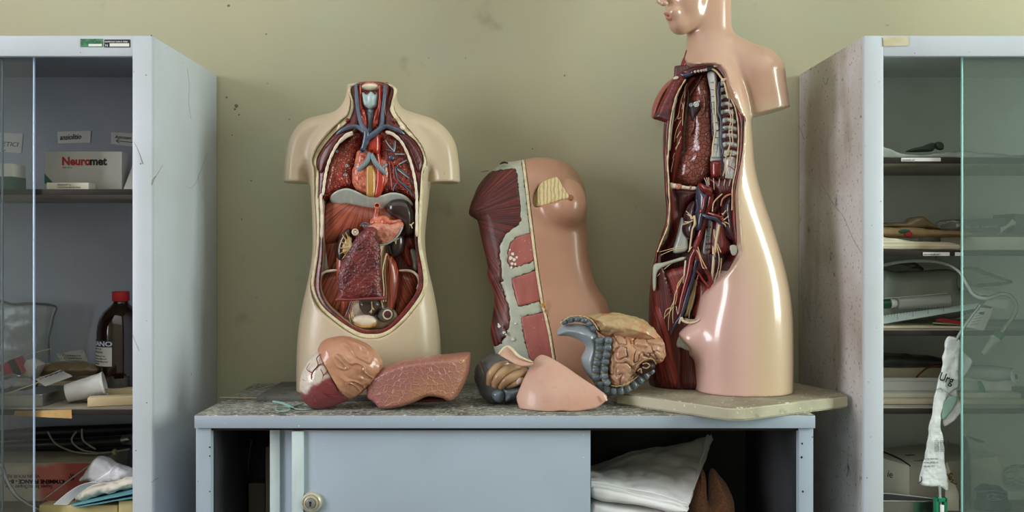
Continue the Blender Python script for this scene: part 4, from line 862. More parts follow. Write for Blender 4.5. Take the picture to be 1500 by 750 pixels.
def skin_f(X, Y, Z):
    f = loft(X, Y, Z, body, 2.2)
    f = smin(f, ell(X, Y, Z, P(1018, 497, 1.858), (.036, .032, .030)), .03)
    # shoulder and arm
    sh = P(1111, 112, 1.865); en = P(1131, 200, 1.865)
    a = cap(X, Y, Z, sh, en, .054, .0445)
    tr = smin(cap(X, Y, Z, P(1046, 84, 1.88), P(1106, 104, 1.87), .036, .048), cap(X, Y, Z, P(1044, 58, 1.885), P(1104, 104, 1.875), .034, .046), .02)
    dlt = smin(a, tr, .02)
    c0 = P(1125, 165, 1.865); f = smin(f, np.maximum(dlt, -((Z-c0[2])*.97-(X-c0[0])*.235)), .012)
    f = smin(f, cap(X, Y, Z, P(1041, 96, 1.882), P(1038, -10, 1.888), .0405, .038), .02)
    f = np.maximum(f, PT-Z)
    x = X[:, 0, :]+0*Z[0]; z = Z[:, 0, :]+0*x
    f = np.maximum(f, psdf(REGW, x, z)[:, None, :])
    h = ell(X, Y, Z, P(1030, -58, 1.885), (.080, .078, .088))
    h = smin(h, ell(X, Y, Z, P(1006, -6, 1.868), (.046, .052, .076)), .03)
    h = smin(h, ell(X, Y, Z, P(993, 36, 1.852), (.0165, .022, .0165)), .016)
    h = smin(h, cap(X, Y, Z, P(999, 36, 1.852), P(1041, 13, 1.862), .016, .022), .016)
    h = smin(h, cap(X, Y, Z, P(997, 34, 1.862), P(1010, 10, 1.93), .016, .022), .016)
    h = smin(h, ell(X, Y, Z, P(986, 20, 1.845), (.0165, .024, .016)), .012)
    h = smin(h, cap(X, Y, Z, P(975, -36, 1.845), P(967, 1, 1.838), .008, .0085), .010)
    h = smin(h, ell(X, Y, Z, P(973, 5, 1.832), (.009, .008, .0062)), .004)
    h = smax(h, -ell(X, Y, Z, P(979, 34, 1.828), (.008, .012, .004)), .004)
    h = smax(h, -ell(X, Y, Z, P(987, -30, 1.822), (.013, .012, .010)), .01)
    return smin(f, h, .007)
lo = P(940, 610, 1.87)-np.array([0, .12, 0]); lo[2] = PT-.01; hi = P(1172, -135, 1.87)+np.array([0, .12, 0])
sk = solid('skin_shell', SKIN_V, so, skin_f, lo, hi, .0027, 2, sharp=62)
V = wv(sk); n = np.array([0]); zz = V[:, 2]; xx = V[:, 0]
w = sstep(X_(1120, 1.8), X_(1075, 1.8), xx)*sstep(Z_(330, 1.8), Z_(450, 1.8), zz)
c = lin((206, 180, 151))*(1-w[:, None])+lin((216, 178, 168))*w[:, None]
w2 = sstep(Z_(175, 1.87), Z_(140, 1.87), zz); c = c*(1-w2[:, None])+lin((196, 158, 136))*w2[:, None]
w3 = (sstep(Z_(185, 1.87), Z_(210, 1.87), zz)*sstep(Z_(480, 1.87), Z_(330, 1.87), zz)*sstep(X_(1085, 1.85), X_(1100, 1.85), xx))[:, None]; 
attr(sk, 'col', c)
for pts, y, T in ((((92, 82), (102, 74), (118, 78), (140, 84), (158, 80), (150, 92), (128, 100), (106, 98)), 1.834, .006), (((104, 104), (125, 102), (152, 92), (158, 100), (144, 116), (126, 126), (110, 118)), 1.836, .007)):
    relief('lip', LIPS, so, cD(*pts), y, T, .006, .0014)
solid('hair', HAIR, so, lambda X, Y, Z: np.maximum(smin(ell(X, Y, Z, P(1042, -66, 1.887), (.078, .082, .088)), cap(X, Y, Z, P(1062, -36, 1.89), P(1062, -8, 1.89), .018, .014), .02), X*0+X_(1000, 1.87)-X), P(950, 20, 1.87)-np.array([0, .1, 0]), P(1110, -140, 1.87)+np.array([0, .1, 0]), .004)
# bare muscle side with the cavity cut into it
silh = [(976, 184), (973, 230), (974, 250), (976, 316), (972, 340), (962, 370), (958, 388)]
cavl = cA((280, 180), (210, 300), (175, 440), (160, 600), (150, 750))+cB((152, 60), (156, 290), (160, 420), (150, 560), (100, 700))+cC((90, 70), (110, 150), (160, 300), (190, 330), (185, 350), (200, 375), (270, 362), (285, 320), (330, 220), (400, 120), (450, 40))+cB((640, 660), (605, 420), (612, 270), (636, 150))+cA((652, 740), (658, 500), (638, 410), (588, 290), (545, 180), (490, 105), (440, 110), (300, 150))
def XZr(pts, d=0): return np.array([[(x-CX)/FL*yr(x, d), CAMZ+(CY-y)/FL*yr(x, d)] for x, y in pts])
CAVR = XZr(cavl)
def musc_f(X, Y, Z):
    f = smin(loft(X, Y, Z, body, 2.2)+.003, loft(X, Y, Z, thigh, 2.2), .015)
    f = np.maximum(f, PT-Z); f = np.maximum(f, Z-Z_(93, 1.86))
    yp = yplane(X)+.05*sstep(Z_(400, 1.85), Z_(450, 1.85), Z)*0
    low = sstep(Z_(430, 1.88), Z_(370, 1.88), Z)       # the coronal cut fades out below the navel
    f = np.maximum(f, yp-.05*(1-low)-Y)
    x = X[:, 0, :]+0*Z[0]; z = Z[:, 0, :]+0*x
    return np.maximum(f, -np.maximum(psdf(CAVR, x, z)[:, None, :], Y-yplane(X)-.062))
lo = P(940, 610, 1.87)-np.array([0, .11, 0]); lo[2] = PT-.01; hi = P(1172, 85, 1.87)+np.array([0, .16, 0])
mu = solid('muscle_body', MUSCD, so, musc_f, lo, hi, .0027, 2, sharp=60); fibres(mu, 'lin', 97)
def rr(name, m, pts, d, T, R, h=.0018, **k):
    cx = np.mean([p[0] for p in pts]); x0 = (cx-CX)/FL*yr(cx, d); pw = cr(XZr(pts, d), 5)
    return relief(name, m, so, pts, yr(cx, d), T, R, h, pw=pw, smooth=False, yoff=lambda x, z: -.46*(x-x0), **k)
def tr(name, m, lines, n=8, **k): return tubes(name, m, so, [[(x, y, yr(x, d), r) for x, y, d, r in l] for l in lines], n, **k)
def band(pts, w):
    p = cr(np.array(pts), 4, False); t = np.gradient(p, axis=0); t /= np.linalg.norm(t, axis=1)[:, None]; nn = np.stack([-t[:, 1], t[:, 0]], 1)
    w = np.interp(np.linspace(0, 1, len(p)), np.linspace(0, 1, len(w)), w)[:, None] if np.ndim(w) else w
    return [tuple(a) for a in p+nn*w]+[tuple(a) for a in (p-nn*w)[::-1]]
# the cut band of flesh around the cavity and the cream membrane inside it
rr('flesh_band', SPECKLE, cA((235, 170), (250, 165), (205, 300), (168, 440), (150, 600), (140, 750))+cB((138, 0), (143, 290), (150, 450), (138, 560), (72, 740))+cC((70, 78), (58, 90), (64, 60))+cB((55, 740), (112, 590), (130, 450), (118, 290), (112, 100), (110, 0))+cA((112, 740), (118, 560), (130, 480), (170, 330)), -.001, .006, .004)
rr('flesh_band', SPECKLE, cA((560, 205), (580, 210), (600, 290), (650, 400), (700, 440), (708, 480), (700, 600), (692, 740))+cB((686, 60), (662, 180), (638, 300), (636, 420), (645, 560), (650, 670), (632, 680), (615, 560), (610, 430), (617, 270), (640, 150))+cA((655, 730), (662, 600), (662, 500), (640, 410), (590, 300), (550, 215)), -.001, .006, .004)
tr('membrane_edge', NERVE, [[(x, y, -.005, 1.7+.5*math.sin(i*2.1)) for i, (x, y) in enumerate(cr(np.array(cA((272, 182), (236, 240), (205, 300), (185, 370), (168, 440), (156, 530), (150, 620), (142, 750))+cB((138, 40), (140, 130), (146, 200), (148, 290), (155, 400), (148, 500), (138, 570), (100, 660), (66, 745))), 3, False))]])
tr('membrane_edge', NERVE, [[(x, y, -.005, 1.4+.4*math.sin(i*2.3)) for i, (x, y) in enumerate(cr(np.array(cA((478, 108), (510, 140), (548, 190), (578, 250), (592, 300), (628, 370), (642, 420), (655, 500), (660, 600), (655, 700))+cB((650, 60), (642, 140), (622, 230), (614, 300), (612, 440))), 3, False))]])
tr('skin_edge_line', NERVE, [[(x+.6, y, -.0075, .9) for x, y in cr(np.array(cA((706, 490), (700, 600), (692, 700))+cB((690, 10), (678, 90), (661, 175), (646, 260), (638, 330), (641, 430), (644, 520), (650, 640))), 3, False)]])
# breast of the bare side, collar
rr('breast_skin', mat('brown_painted_skin', (150, 84, 74), .35, coat=.4), cD((150, 478), (110, 505), (75, 545), (45, 595), (25, 645), (18, 690), (22, 722), (40, 712), (70, 640), (105, 570), (150, 520)), .02, .022, .018)
rr('breast_section', SPECKLE, cD((165, 470), (195, 440), (225, 470), (215, 500), (180, 570), (155, 650), (140, 750), (120, 755), (70, 738), (26, 722), (45, 690), (70, 630), (100, 570), (135, 500)), .004, .012, .008)
o = rr('neck_muscle', MUSC, cD((228, 308), (255, 292), (268, 345), (274, 408), (232, 415), (192, 432), (200, 380), (218, 340)), .012, .012, .012); fibres(o, 'lin', 72)
tr('neck_tendon', BONEW, [[(*cD((262, 300))[0], -.001, 1), (*cD((264, 360))[0], -.003, 1.4), (*cD((250, 398))[0], -.003, 2)]])
rr('collar_flesh', SPECKLE, cD((200, 438), (240, 420), (280, 402), (340, 390), (395, 384), (440, 398), (466, 438), (478, 490), (480, 530), (455, 490), (420, 440), (385, 420), (300, 440), (240, 466)), .0, .008, .006)
tr('collar_vein', VEIND, [[(*cD(p)[0], -.008, r) for p, r in (((195, 452), 2.5), ((215, 460), 4), ((248, 456), 4.4), ((275, 440), 3.2))], [(*cD(p)[0], -.008, r) for p, r in (((335, 432), 3.2), ((365, 420), 4), ((395, 412), 3), ((402, 405), 2))], [(*cD(p)[0], -.007, 2.2) for p in ((268, 444), (300, 432), (340, 430))]])
for a, m_ in ((268, ARTD), (284, SPINEM), (304, BONEW), (322, BONEW), (338, CARTI), (351, BONEW)):
    q = cD((a, 440-(a-268)*.18))[0]; lathe('cut_vessel', m_, so, [(.0024, -.004), (.0026, .001), (.0012, .0016), (0, .0008)], P(*q, yr(q[0], -.013)), (-.4, -1, .2), 10)
for a, b in ((168, 474), (414, 398), (458, 486)):
    q = cD((a, b))[0]; rr('cut_bone', BONEW, [(q[0]-4.5, q[1]+1.5), (q[0]-1, q[1]-2), (q[0]+4, q[1]-1.5), (q[0]+3, q[1]+2), (q[0]-2, q[1]+3)], -.010, .003, .002, .0011)
tr('rib_end', NERVE, [[(*cD(p)[0], -.008, 2.2) for p in ((388, 420), (410, 432), (430, 455), (460, 500), (472, 540), (486, 600))]])
# inside the chest
rr('chest_side_wall', MUSC, cA((282, 170), (345, 170), (290, 250), (270, 380), (255, 500), (248, 750))+cB((245, 0), (190, 240), (150, 240), (150, 0))+cA((160, 700), (172, 560), (190, 440), (215, 310)), .028, .014, .012)
tr('chest_wall_vessel', NERVE, [[(*cA(p)[0], .011, r) for p, r in zip(l, (.6, .9, .7, .5, .4))] for l in ([(285, 210), (268, 240), (265, 300), (260, 320)], [(265, 260), (240, 330), (228, 390), (218, 440), (190, 490)], [(238, 345), (250, 370), (246, 400)], [(225, 420), (215, 470), (235, 460)], [(240, 480), (210, 540), (195, 590), (190, 640)], [(235, 560), (205, 610)], [(240, 600), (215, 660), (200, 700)], [(230, 640), (195, 690)], [(262, 345), (252, 440), (250, 520)])]+[[(*cB(p)[0], .012, .7) for p in l] for l in ([(185, 60), (172, 120), (165, 160)], [(190, 20), (178, 60)])])
rr('lung_wall', LUNGB, cA((300, 155), (345, 150), (430, 128), (440, 240), (455, 330), (465, 480), (470, 750))+cB((455, 60), (450, 150), (430, 200), (395, 230), (345, 262), (260, 258), (155, 245), (160, 190), (200, 80), (245, 0))+cA((252, 700), (255, 520), (272, 400), (290, 260)), .048, .024, .035, disp=lambda V: .0014*vnoise(V, 60, 3))
rr('lung_hilum', DARKH, cA((295, 350), (330, 340), (372, 352), (378, 400), (350, 440), (330, 490), (312, 470), (298, 410)), .026, .006, .006)
q = cA((350, 364))[0]; lathe('bronchus_mouth', SPINEM, so, [(.0058, -.004), (.006, .002), (.0042, .003), (.003, .001), (.0025, .0025), (0, .0025)], P(*q, yr(q[0], .017)), (-.3, -1, -.1), 18)
q = cA((312, 370))[0]; lathe('vessel_mouth', CARTI, so, [(.004, -.004), (.0042, .002), (.003, .003), (.002, .001), (0, .001)], P(*q, yr(q[0], .019)), (-.3, -1, 0), 14)
tr('lung_vessel', LUNGB, [[(*cA(p)[0], .025, 2.2) for p in ((345, 440), (335, 500), (330, 540), (300, 590))], [(*cA(p)[0], .025, 2) for p in ((370, 440), (400, 430), (412, 360), (405, 300))], [(*cA(p)[0], .026, 1.8) for p in ((390, 150), (360, 210), (325, 260), (300, 300))]])
# backbone and ribs
rr('backbone', SPINEM, cA((432, 130), (480, 120), (500, 170), (500, 300), (505, 450), (520, 560), (530, 750))+cB((530, 80), (455, 85), (470, 0))+cA((478, 700), (478, 560), (462, 420), (455, 280), (440, 200)), .018, .016, .014)
for y in (205, 258, 308, 350, 395, 440, 500, 560, 610, 660): 
    rr('disc', DISC, cA((452+(y-200)*.05, y-6), (500+(y-200)*.04, y-8), (502+(y-200)*.04, y), (454+(y-200)*.05, y+2)), .0015, .004, .003, .0013)
rr('disc', DISC, cB((465, 48), (530, 40), (530, 52), (462, 60)), .0015, .004, .003, .0013)
tr('thoracic_duct', NERVE, [[(*cA(p)[0], -.004, 1.9) for p in ((488, 195), (485, 260), (490, 330), (492, 420), (485, 480), (490, 540), (482, 600), (470, 680), (468, 748))]])
tr('azygos_vein', VEIND, [[(*cA(p)[0], -.004, r) for p, r in (((520, 200), 2.4), ((512, 260), 3.4), ((515, 340), 3.2), ((512, 420), 3), ((530, 470), 3), ((532, 560), 2.8), ((530, 640), 2.6), ((545, 700), 2.8))], [(545, 0), (0, 0)] and [(*cB(p)[0], -.004, 2.6) for p in ((548, 0), (540, 30), (525, 60))]]+[[(*cA(p)[0], -.002, 1.2) for p in l] for l in ([(515, 455), (540, 455), (560, 450)], [(530, 545), (555, 545)], [(532, 630), (560, 628)], [(512, 390), (540, 378)], [(500, 560), (520, 545)])])
tr('side_vein', VEIND, [[(*cA(p)[0], .002, 1.5) for p in ((458, 350), (462, 420), (466, 520), (470, 600))]])
for i, y in enumerate((190, 235, 290, 345, 400, 465, 520, 575, 640, 700)):
    x0 = 530+(y-190)*.03; x1 = min(655, 585+(y-190)*.19)
    rr('rib_block', SPINEM, cA((x0, y+4), ((x0+x1)/2, y-4), (x1, y+14), (x1, y+46), ((x0+x1)/2, y+34), (x0, y+40)), .016, .010, .009)
    rr('rib_gap', SPECKLE, cA((x0+8, y+44), ((x0+x1)/2, y+36), (x1-3, y+44), (x1-4, y+56), ((x0+x1)/2, y+50), (x0+6, y+58)), .011, .006, .004, .0014)
rr('rib_block', SPINEM, cB((545, 40), (600, 10), (640, 30), (630, 210), (560, 190)), .018, .010, .009)
tr('rib_nerve', NERVE, [[(*cA(p)[0], .0, 1.1) for p in l] for l in ([(560, 215), (590, 300), (590, 400), (605, 470), (590, 560), (598, 640), (580, 740)], [(615, 400), (618, 480), (612, 560), (620, 650)], [(590, 560), (612, 552)], [(560, 750), (600, 650)])]+[[(*cB(p)[0], .0, 1.0) for p in l] for l in ([(575, 10), (565, 70), (560, 130), (545, 190)], [(610, 0), (590, 80), (572, 140), (566, 205)], [(592, 80), (620, 60)], [(625, 10), (640, 30)])])
tr('rib_artery', ARTERY, [[(*cB(p)[0], .0, 1.0) for p in ((585, 115), (610, 130), (632, 148))]])
relief('oesophagus', ARTD, so, cB((455, 90), (480, 75), (528, 82), (532, 140), (528, 195), (490, 205), (458, 195)), yr(1049, .008), .012, .012, .0018)
# diaphragm, back muscles
rr('diaphragm_edge', BONEW, cB((150, 238), (200, 244), (280, 262), (345, 266), (342, 292), (280, 288), (200, 282), (152, 284)), .008, .006, .005)
for a, b in ((200, 244), (300, 320)):
    rr('diaphragm_stripe', LIPS, cB((a+4, 246+(a-200)*.13), (b, 252+(a-200)*.13), (b-12, 286), (a-4, 281)), .0045, .004, .003, .0013)
o = rr('flank_muscle', MUSCD, cB((156, 285), (345, 292), (340, 350), (290, 400), (260, 500), (250, 600), (200, 700), (150, 748), (70, 750), (140, 620), (160, 450)), .045, .02, .02); fibres(o, 'lin', 95)
o = rr('diaphragm_pillar', MUSCD, cB((405, 200), (440, 196), (520, 208), (625, 210), (622, 330), (540, 350), (515, 440), (475, 470), (440, 460), (460, 300)), .02, .016, .016); fibres(o, 'lin', 96)
tr('pillar_tendon', BONEW, [[(*cB(p)[0], .001, .8) for p in l] for l in ([(408, 204), (420, 230), (428, 262)], [(425, 202), (432, 230), (438, 262)], [(440, 200), (442, 232), (447, 255)], [(475, 206), (478, 240), (480, 290)], [(520, 212), (515, 260)], [(560, 214), (552, 260)], [(600, 214), (590, 262)])])
o = rr('loin_muscle', MUSC, cB((480, 300), (520, 300), (540, 480), (590, 640), (600, 750), (430, 750), (440, 560), (470, 470)), .035, .018, .018); fibres(o, 'lin', 93)
rr('iliac_fascia', DIAPH, cB((240, 490), (270, 560), (290, 680), (275, 740), (180, 750), (200, 640)), .03, .008, .006)
# kidneys and great vessels
rr('kidney', KIDP, cB((330, 370), (345, 400), (345, 560), (330, 640), (285, 652), (250, 610), (245, 560), (262, 530), (255, 490), (285, 410)), .018, .018, .018)
rr('kidney', KIDP, cB((600, 345), (570, 350), (538, 385), (525, 450), (535, 520), (545, 580), (570, 630), (610, 660), (636, 655), (625, 560), (615, 430)), .014, .018, .018)
tr('adrenal', LIPS, [[(*cB(p)[0], -.002, r) for p, r in (((530, 410), 1.2), ((540, 365), 2), ((570, 335), 2.4), ((605, 322), 1.6))]])
rr('vena_cava', VEIND, cB((350, 275), (362, 260), (385, 295), (430, 318), (440, 340), (425, 400), (405, 500), (385, 575), (350, 590), (330, 540), (345, 440), (345, 350)), .0, .014, .013)
rr('vena_window', ARTD, cB((395, 350), (422, 340), (415, 400), (400, 450), (372, 465), (368, 440), (385, 420)), -.0115, .004, .004, .0014)
rr('aorta_head', ARTD, cB((360, 255), (385, 240), (420, 262), (455, 268), (470, 300), (460, 335), (440, 342), (415, 318), (385, 305)), -.006, .014, .012)
tr('aorta', ARTD, [[(*cB(p)[0], d, r) for p, d, r in (((462, 320), -.002, 6), ((445, 400), .0, 6.5), ((420, 480), .003, 6.2), ((395, 560), .003, 6), ((372, 640), .002, 6.5), ((350, 700), -.002, 6.8), ((335, 760), -.004, 6.2))]], 12)
tr('renal_vein', VEIND, [[(*cB(p)[0], d, r) for p, d, r in (((400, 475), -.008, 4.5), ((440, 492), -.01, 4.6), ((490, 500), -.01, 4.4), ((520, 525), -.008, 3.6), ((548, 548), -.006, 2))]], 12)
tr('renal_artery', ARTD, [[(*cB(p)[0], d, r) for p, d, r in (((440, 460), -.008, 3), ((490, 476), -.012, 3), ((530, 490), -.01, 2.6), ((555, 470), -.008, 1.6))], [(*cB(p)[0], -.009, 2) for p in ((520, 488), (540, 510), (552, 530))]], 10)
tr('kidney_vessel', NERVE, [[(*cB(p)[0], -.008, r) for p, r in zip(l, (1.6, 1.2, .8))] for l in ([(540, 512), (548, 470), (568, 440)], [(545, 515), (565, 500), (580, 485)], [(545, 525), (570, 530), (585, 540)], [(540, 530), (560, 545), (566, 560)], [(548, 480), (538, 462)], [(330, 500), (300, 470), (275, 445)], [(325, 515), (285, 535), (245, 545)], [(320, 505), (300, 480), (280, 470)], [(300, 528), (265, 525)])], 8)
tr('ureter', NERVE, [[(*cB(p)[0], d, r) for p, d, r in (((335, 480), -.012, 2.6), ((340, 540), -.015, 3), ((322, 580), -.012, 2), ((312, 650), -.01, 2), ((300, 740), -.01, 1.8))], [(*cB(p)[0], -.004, r) for p, r in (((520, 545), 3.2), ((505, 620), 3), ((495, 680), 2.8), ((488, 750), 2.6))], [(*cB(p)[0], -.002, 1.4) for p in ((540, 320), (480, 380), (468, 450))], [(*cB(p)[0], -.004, 1.3) for p in ((480, 580), (485, 640), (510, 700), (530, 748))]])
tr('lumbar_vessel', VEIND, [[(*cB(p)[0], .006, 1.2) for p in ((450, 520), (440, 600), (436, 680), (430, 740))], [(*cB(p)[0], -.014, 1) for p in ((350, 360), (360, 420), (345, 460))]])
rr('lumbar_spine', SPINEM, cB((425, 520), (470, 530), (460, 640), (450, 750), (400, 750), (415, 620)), .03, .012, .01)
for y in (560, 620, 680, 720): rr('lumbar_disc', DISC if y % 40 else ARTD, cB((424, y), (455, y-4), (452, y+10), (420, y+14)), .0175, .004, .003, .0013)
tr('iliac_artery', ARTD, [[(*cB((338, 745))[0], -.006, 6)]+[(*cC(p)[0], d, r) for p, d, r in (((238, 60), -.006, 6.2), ((225, 130), -.008, 5.6), ((208, 190), -.01, 5), ((190, 260), -.012, 4.6), ((178, 325), -.014, 4))], [(*cC(p)[0], d, r) for p, d, r in (((252, 5), -.004, 6), ((275, 50), -.004, 5.4), ((300, 100), -.002, 5), ((325, 150), .0, 4.2), ((332, 195), .004, 3.4))], [(*cC(p)[0], .0, 2.6) for p in ((250, 110), (275, 135), (290, 160), (325, 205))], [(*cC(p)[0], .004, 2) for p in ((275, 135), (265, 160), (262, 190))]], 12)
tr('iliac_vein', VEIND, [[(*cC(p)[0], d, r) for p, d, r in (((262, 70), .0, 5), ((245, 140), -.001, 5), ((225, 210), -.004, 4.8), ((205, 280), -.008, 4.4), ((188, 335), -.011, 3.6), ((160, 375), -.013, 2.6), ((138, 425), -.013, 2))]], 12)
tr('vessel_white', NERVE, [[(*cC(p)[0], -.012, 1) for p in l] for l in ([(262, 20), (275, 45), (290, 100), (300, 108)], [(222, 30), (240, 5)], [(268, 5), (285, 60), (310, 110)])])
# pelvis
rr('pelvic_bowl', DARKH, cC((250, 150), (275, 165), (310, 190), (330, 225), (300, 290), (275, 350), (200, 368), (190, 340), (215, 280)), .04, .016, .014)
rr('sacrum', FAT, cC((250, 160), (262, 175), (255, 240), (235, 310), (205, 345), (215, 280), (235, 220)), .022, .01, .008)
rr('pelvic_floor', FAT, cC((205, 345), (235, 350), (275, 345), (290, 300), (300, 310), (280, 358), (225, 375), (195, 368)), .006, .01, .007)
tr('pelvic_rim', BONEW, [[(*cC(p)[0], -.02, r) for p, r in (((178, 372), 1.5), ((190, 345), 3), ((198, 358), 3), ((225, 368), 2.2), ((262, 362), 2), ((278, 350), 1.2))]])
o = rr('pelvic_muscle', MUSC, cC((262, 170), (300, 180), (322, 215), (300, 260), (268, 330), (240, 335), (258, 250)), .026, .012, .01); fibres(o, 'lin', 70)
tr('pelvic_vessel', FAT, [[(*cC(p)[0], .012, 1.4) for p in l] for l in ([(225, 290), (215, 320), (205, 335)], [(235, 290), (228, 318), (225, 345)])])
o = rr('iliacus', MUSC, cC((75, 150), (120, 118), (190, 100), (225, 90), (228, 130), (200, 200), (180, 270), (165, 340), (120, 340), (90, 270)), .002, .012, .014); fibres(o, 'lin', 112)
o = rr('thigh_muscle', MUSC, cC((62, 230), (85, 260), (130, 350), (150, 420), (160, 520), (175, 668), (90, 668), (62, 560), (58, 420)), .012, .02, .022); fibres(o, 'lin', 104)
o = rr('thigh_muscle', MUSCD, cC((130, 345), (165, 350), (200, 420), (245, 500), (258, 580), (272, 672), (170, 672), (160, 540), (150, 430)), .016, .02, .02); fibres(o, 'lin', 92)
rr('tendon_sheet', DIAPH, cC((180, 430), (210, 460), (244, 500), (240, 505), (215, 500), (190, 488), (165, 478)), -.004, .004, .003)
rr('iliac_crest_sheet', FASC, cC((60, 88), (100, 80), (150, 66), (200, 52), (205, 66), (150, 84), (110, 100), (75, 128), (68, 205), (54, 210), (52, 130)), -.010, .006, .004)
rr('hip_sheet', FASC, cC((52, 250), (60, 270), (58, 330), (50, 385), (36, 380), (42, 320)), .04, .010, .006)
rr('flank_tendon', FASC, cC((420, 0), (455, 0), (455, 40), (430, 45)), -.0005, .0022, .002)
def nv(l, d=-.019): return [(*cC(p)[0], d if i not in (0,) else d+.006, r) for i, (p, r) in enumerate(zip(l, np.linspace(1.1, .5, len(l))))]
tr('nerve', NERVE, [nv(l) for l in ([(200, 150), (182, 180), (160, 230), (150, 290), (120, 330), (105, 345)], [(160, 230), (152, 270), (138, 300), (128, 360), (128, 405)], [(152, 290), (148, 330), (150, 370)], [(142, 295), (115, 310), (108, 350)], [(165, 290), (172, 330)], [(205, 140), (188, 160), (170, 190), (168, 240), (160, 280)])]+[nv(l, -.012) for l in ([(212, 10), (150, 20), (90, 45)], [(212, 55), (150, 80), (110, 110), (75, 145)], [(205, 0), (140, 15), (85, 30)], [(360, 5), (370, 60), (365, 110), (345, 180)], [(380, 60), (378, 100), (368, 150)], [(340, 0), (345, 60), (335, 120)])])
tr('spermatic_cord', VEIND, [[(*cC(p)[0], d, r) for p, d, r in (((340, 40), -.006, 1.6), ((350, 60), -.006, 1.6), ((368, 90), -.004, 1.2), ((375, 130), -.002, 1))]])
tr('white_ligament', BONEW, [[(*cC(p)[0], d, r) for p, d, r in (((345, 10), -.003, 4), ((345, 60), -.002, 3.6), ((338, 130), .002, 3), ((330, 190), .006, 2))], [(*cC(p)[0], -.01, 2) for p in ((210, 70), (205, 120), (200, 180))]])
# ---------------------------------------------------------------- loose organ models on the cupboard
SY = 1.79
sm = thing('stomach_model', 'rounded stomach model, wrinkled tan half joined to red veined half', 'organ model', (X_(500, SY), SY, TZ))
def wr(V):
    x = V[:, 0]; z = V[:, 2]; a = math.radians(-52); s = x*math.cos(a)-z*math.sin(a); t = x*math.sin(a)+z*math.cos(a)
    u = x*.80-z*.60; v = x*.60+z*.80; q = np.stack([u*34, v*115, V[:, 1]*24], 1)
    q = q+.5*np.stack([vnoise(V, 45, 3), vnoise(V, 45, 4), 0*u], 1)
    r = 1-np.abs(vnoise(q, 1, 5))*2.2; r = np.clip(r, -.3, 1)
    m = sstep(.062, .02, np.hypot(x-X_(527, SY), (z-Z_(528, SY))*.8)); m = m*sstep(X_(492, SY), X_(508, SY), x+.3*(z-Z_(530, SY)))
    return m*(.0055*r**2-.002)+.0005*vnoise(V, 90, 7)
tanp = c2((173, 466), (190, 434), (240, 421), (300, 424), (360, 450), (405, 495), (416, 540), (400, 580), (350, 622), (320, 645), (296, 657), (262, 610), (225, 545), (192, 492))
redp = c2((176, 474), (150, 495), (128, 522), (105, 578), (104, 630), (120, 668), (150, 692), (180, 697), (215, 690), (260, 674), (291, 655), (258, 608), (222, 545), (190, 492))
TPW = cr(XZ(c2((170, 464), (188, 430), (240, 412), (300, 412), (370, 440), (420, 490), (432, 545), (410, 595), (360, 640), (325, 662), (300, 664), (264, 610), (228, 547), (195, 494)), SY), 4)
relief('tan_half', STOMT, sm, c2((165, 478), (190, 436), (240, 421), (300, 424), (360, 450), (405, 495), (416, 540), (400, 580), (352, 622), (322, 645), (298, 657), (215, 690), (130, 670), (104, 600), (128, 520)), SY, .046, .05, .0018, disp=wr, clip=lambda x, y, z: psdf(TPW, x[:, 0, :]+0*z[0], z[:, 0, :]+0*x[:, 0, :])[:, None, :])
full = c2((176, 474), (150, 495), (128, 522), (105, 578), (104, 630), (120, 668), (150, 692), (180, 697), (215, 690), (260, 674), (300, 654), (340, 600), (300, 540), (240, 480))
RP = XZ(redp, SY)
o = relief('veined_half', STOMR, sm, full, SY, .043, .05, .0018, clip=lambda x, y, z: psdf(cr(RP, 4), x[:, 0, :]+0*z[0], z[:, 0, :]+0*x[:, 0, :])[:, None, :], disp=lambda V: .0006*vnoise(V, 120, 5))
paint(o, (206, 196, 182), [(c2((90, 640), (112, 625), (140, 628), (160, 598), (185, 590), (205, 575), (238, 566), (300, 600), (320, 720), (90, 720)), (126, 58, 62), .004)], SY)
def onst(l, r): return [(*c2(p)[0], SY-.043*math.sqrt(max(.05, 1-((c2(p)[0][0]-483)/46)**2*.75-((c2(p)[0][1]-555)/52)**2*.6))-.0002, q) for p, q in zip(l, np.linspace(r, r*.5, len(l)))]
tubes('blood_vessel', ARTD, sm, [onst(l, r) for l, r in (([(176, 612), (150, 590), (148, 560), (170, 530), (165, 505), (180, 488)], 1.6), ([(150, 575), (130, 590), (112, 585)], 1), ([(148, 560), (128, 545), (140, 522)], 1), ([(170, 530), (195, 520), (200, 505)], 1), ([(176, 612), (190, 570), (180, 545)], 1.2), ([(190, 570), (210, 545), (205, 530)], 1), ([(150, 590), (130, 610), (112, 612)], 1), ([(176, 612), (200, 640), (250, 650)], 1.3), ([(176, 612), (170, 650), (160, 680)], 1.3), ([(200, 600), (235, 610), (260, 640)], 1), ([(150, 640), (130, 650)], .9))], 6)
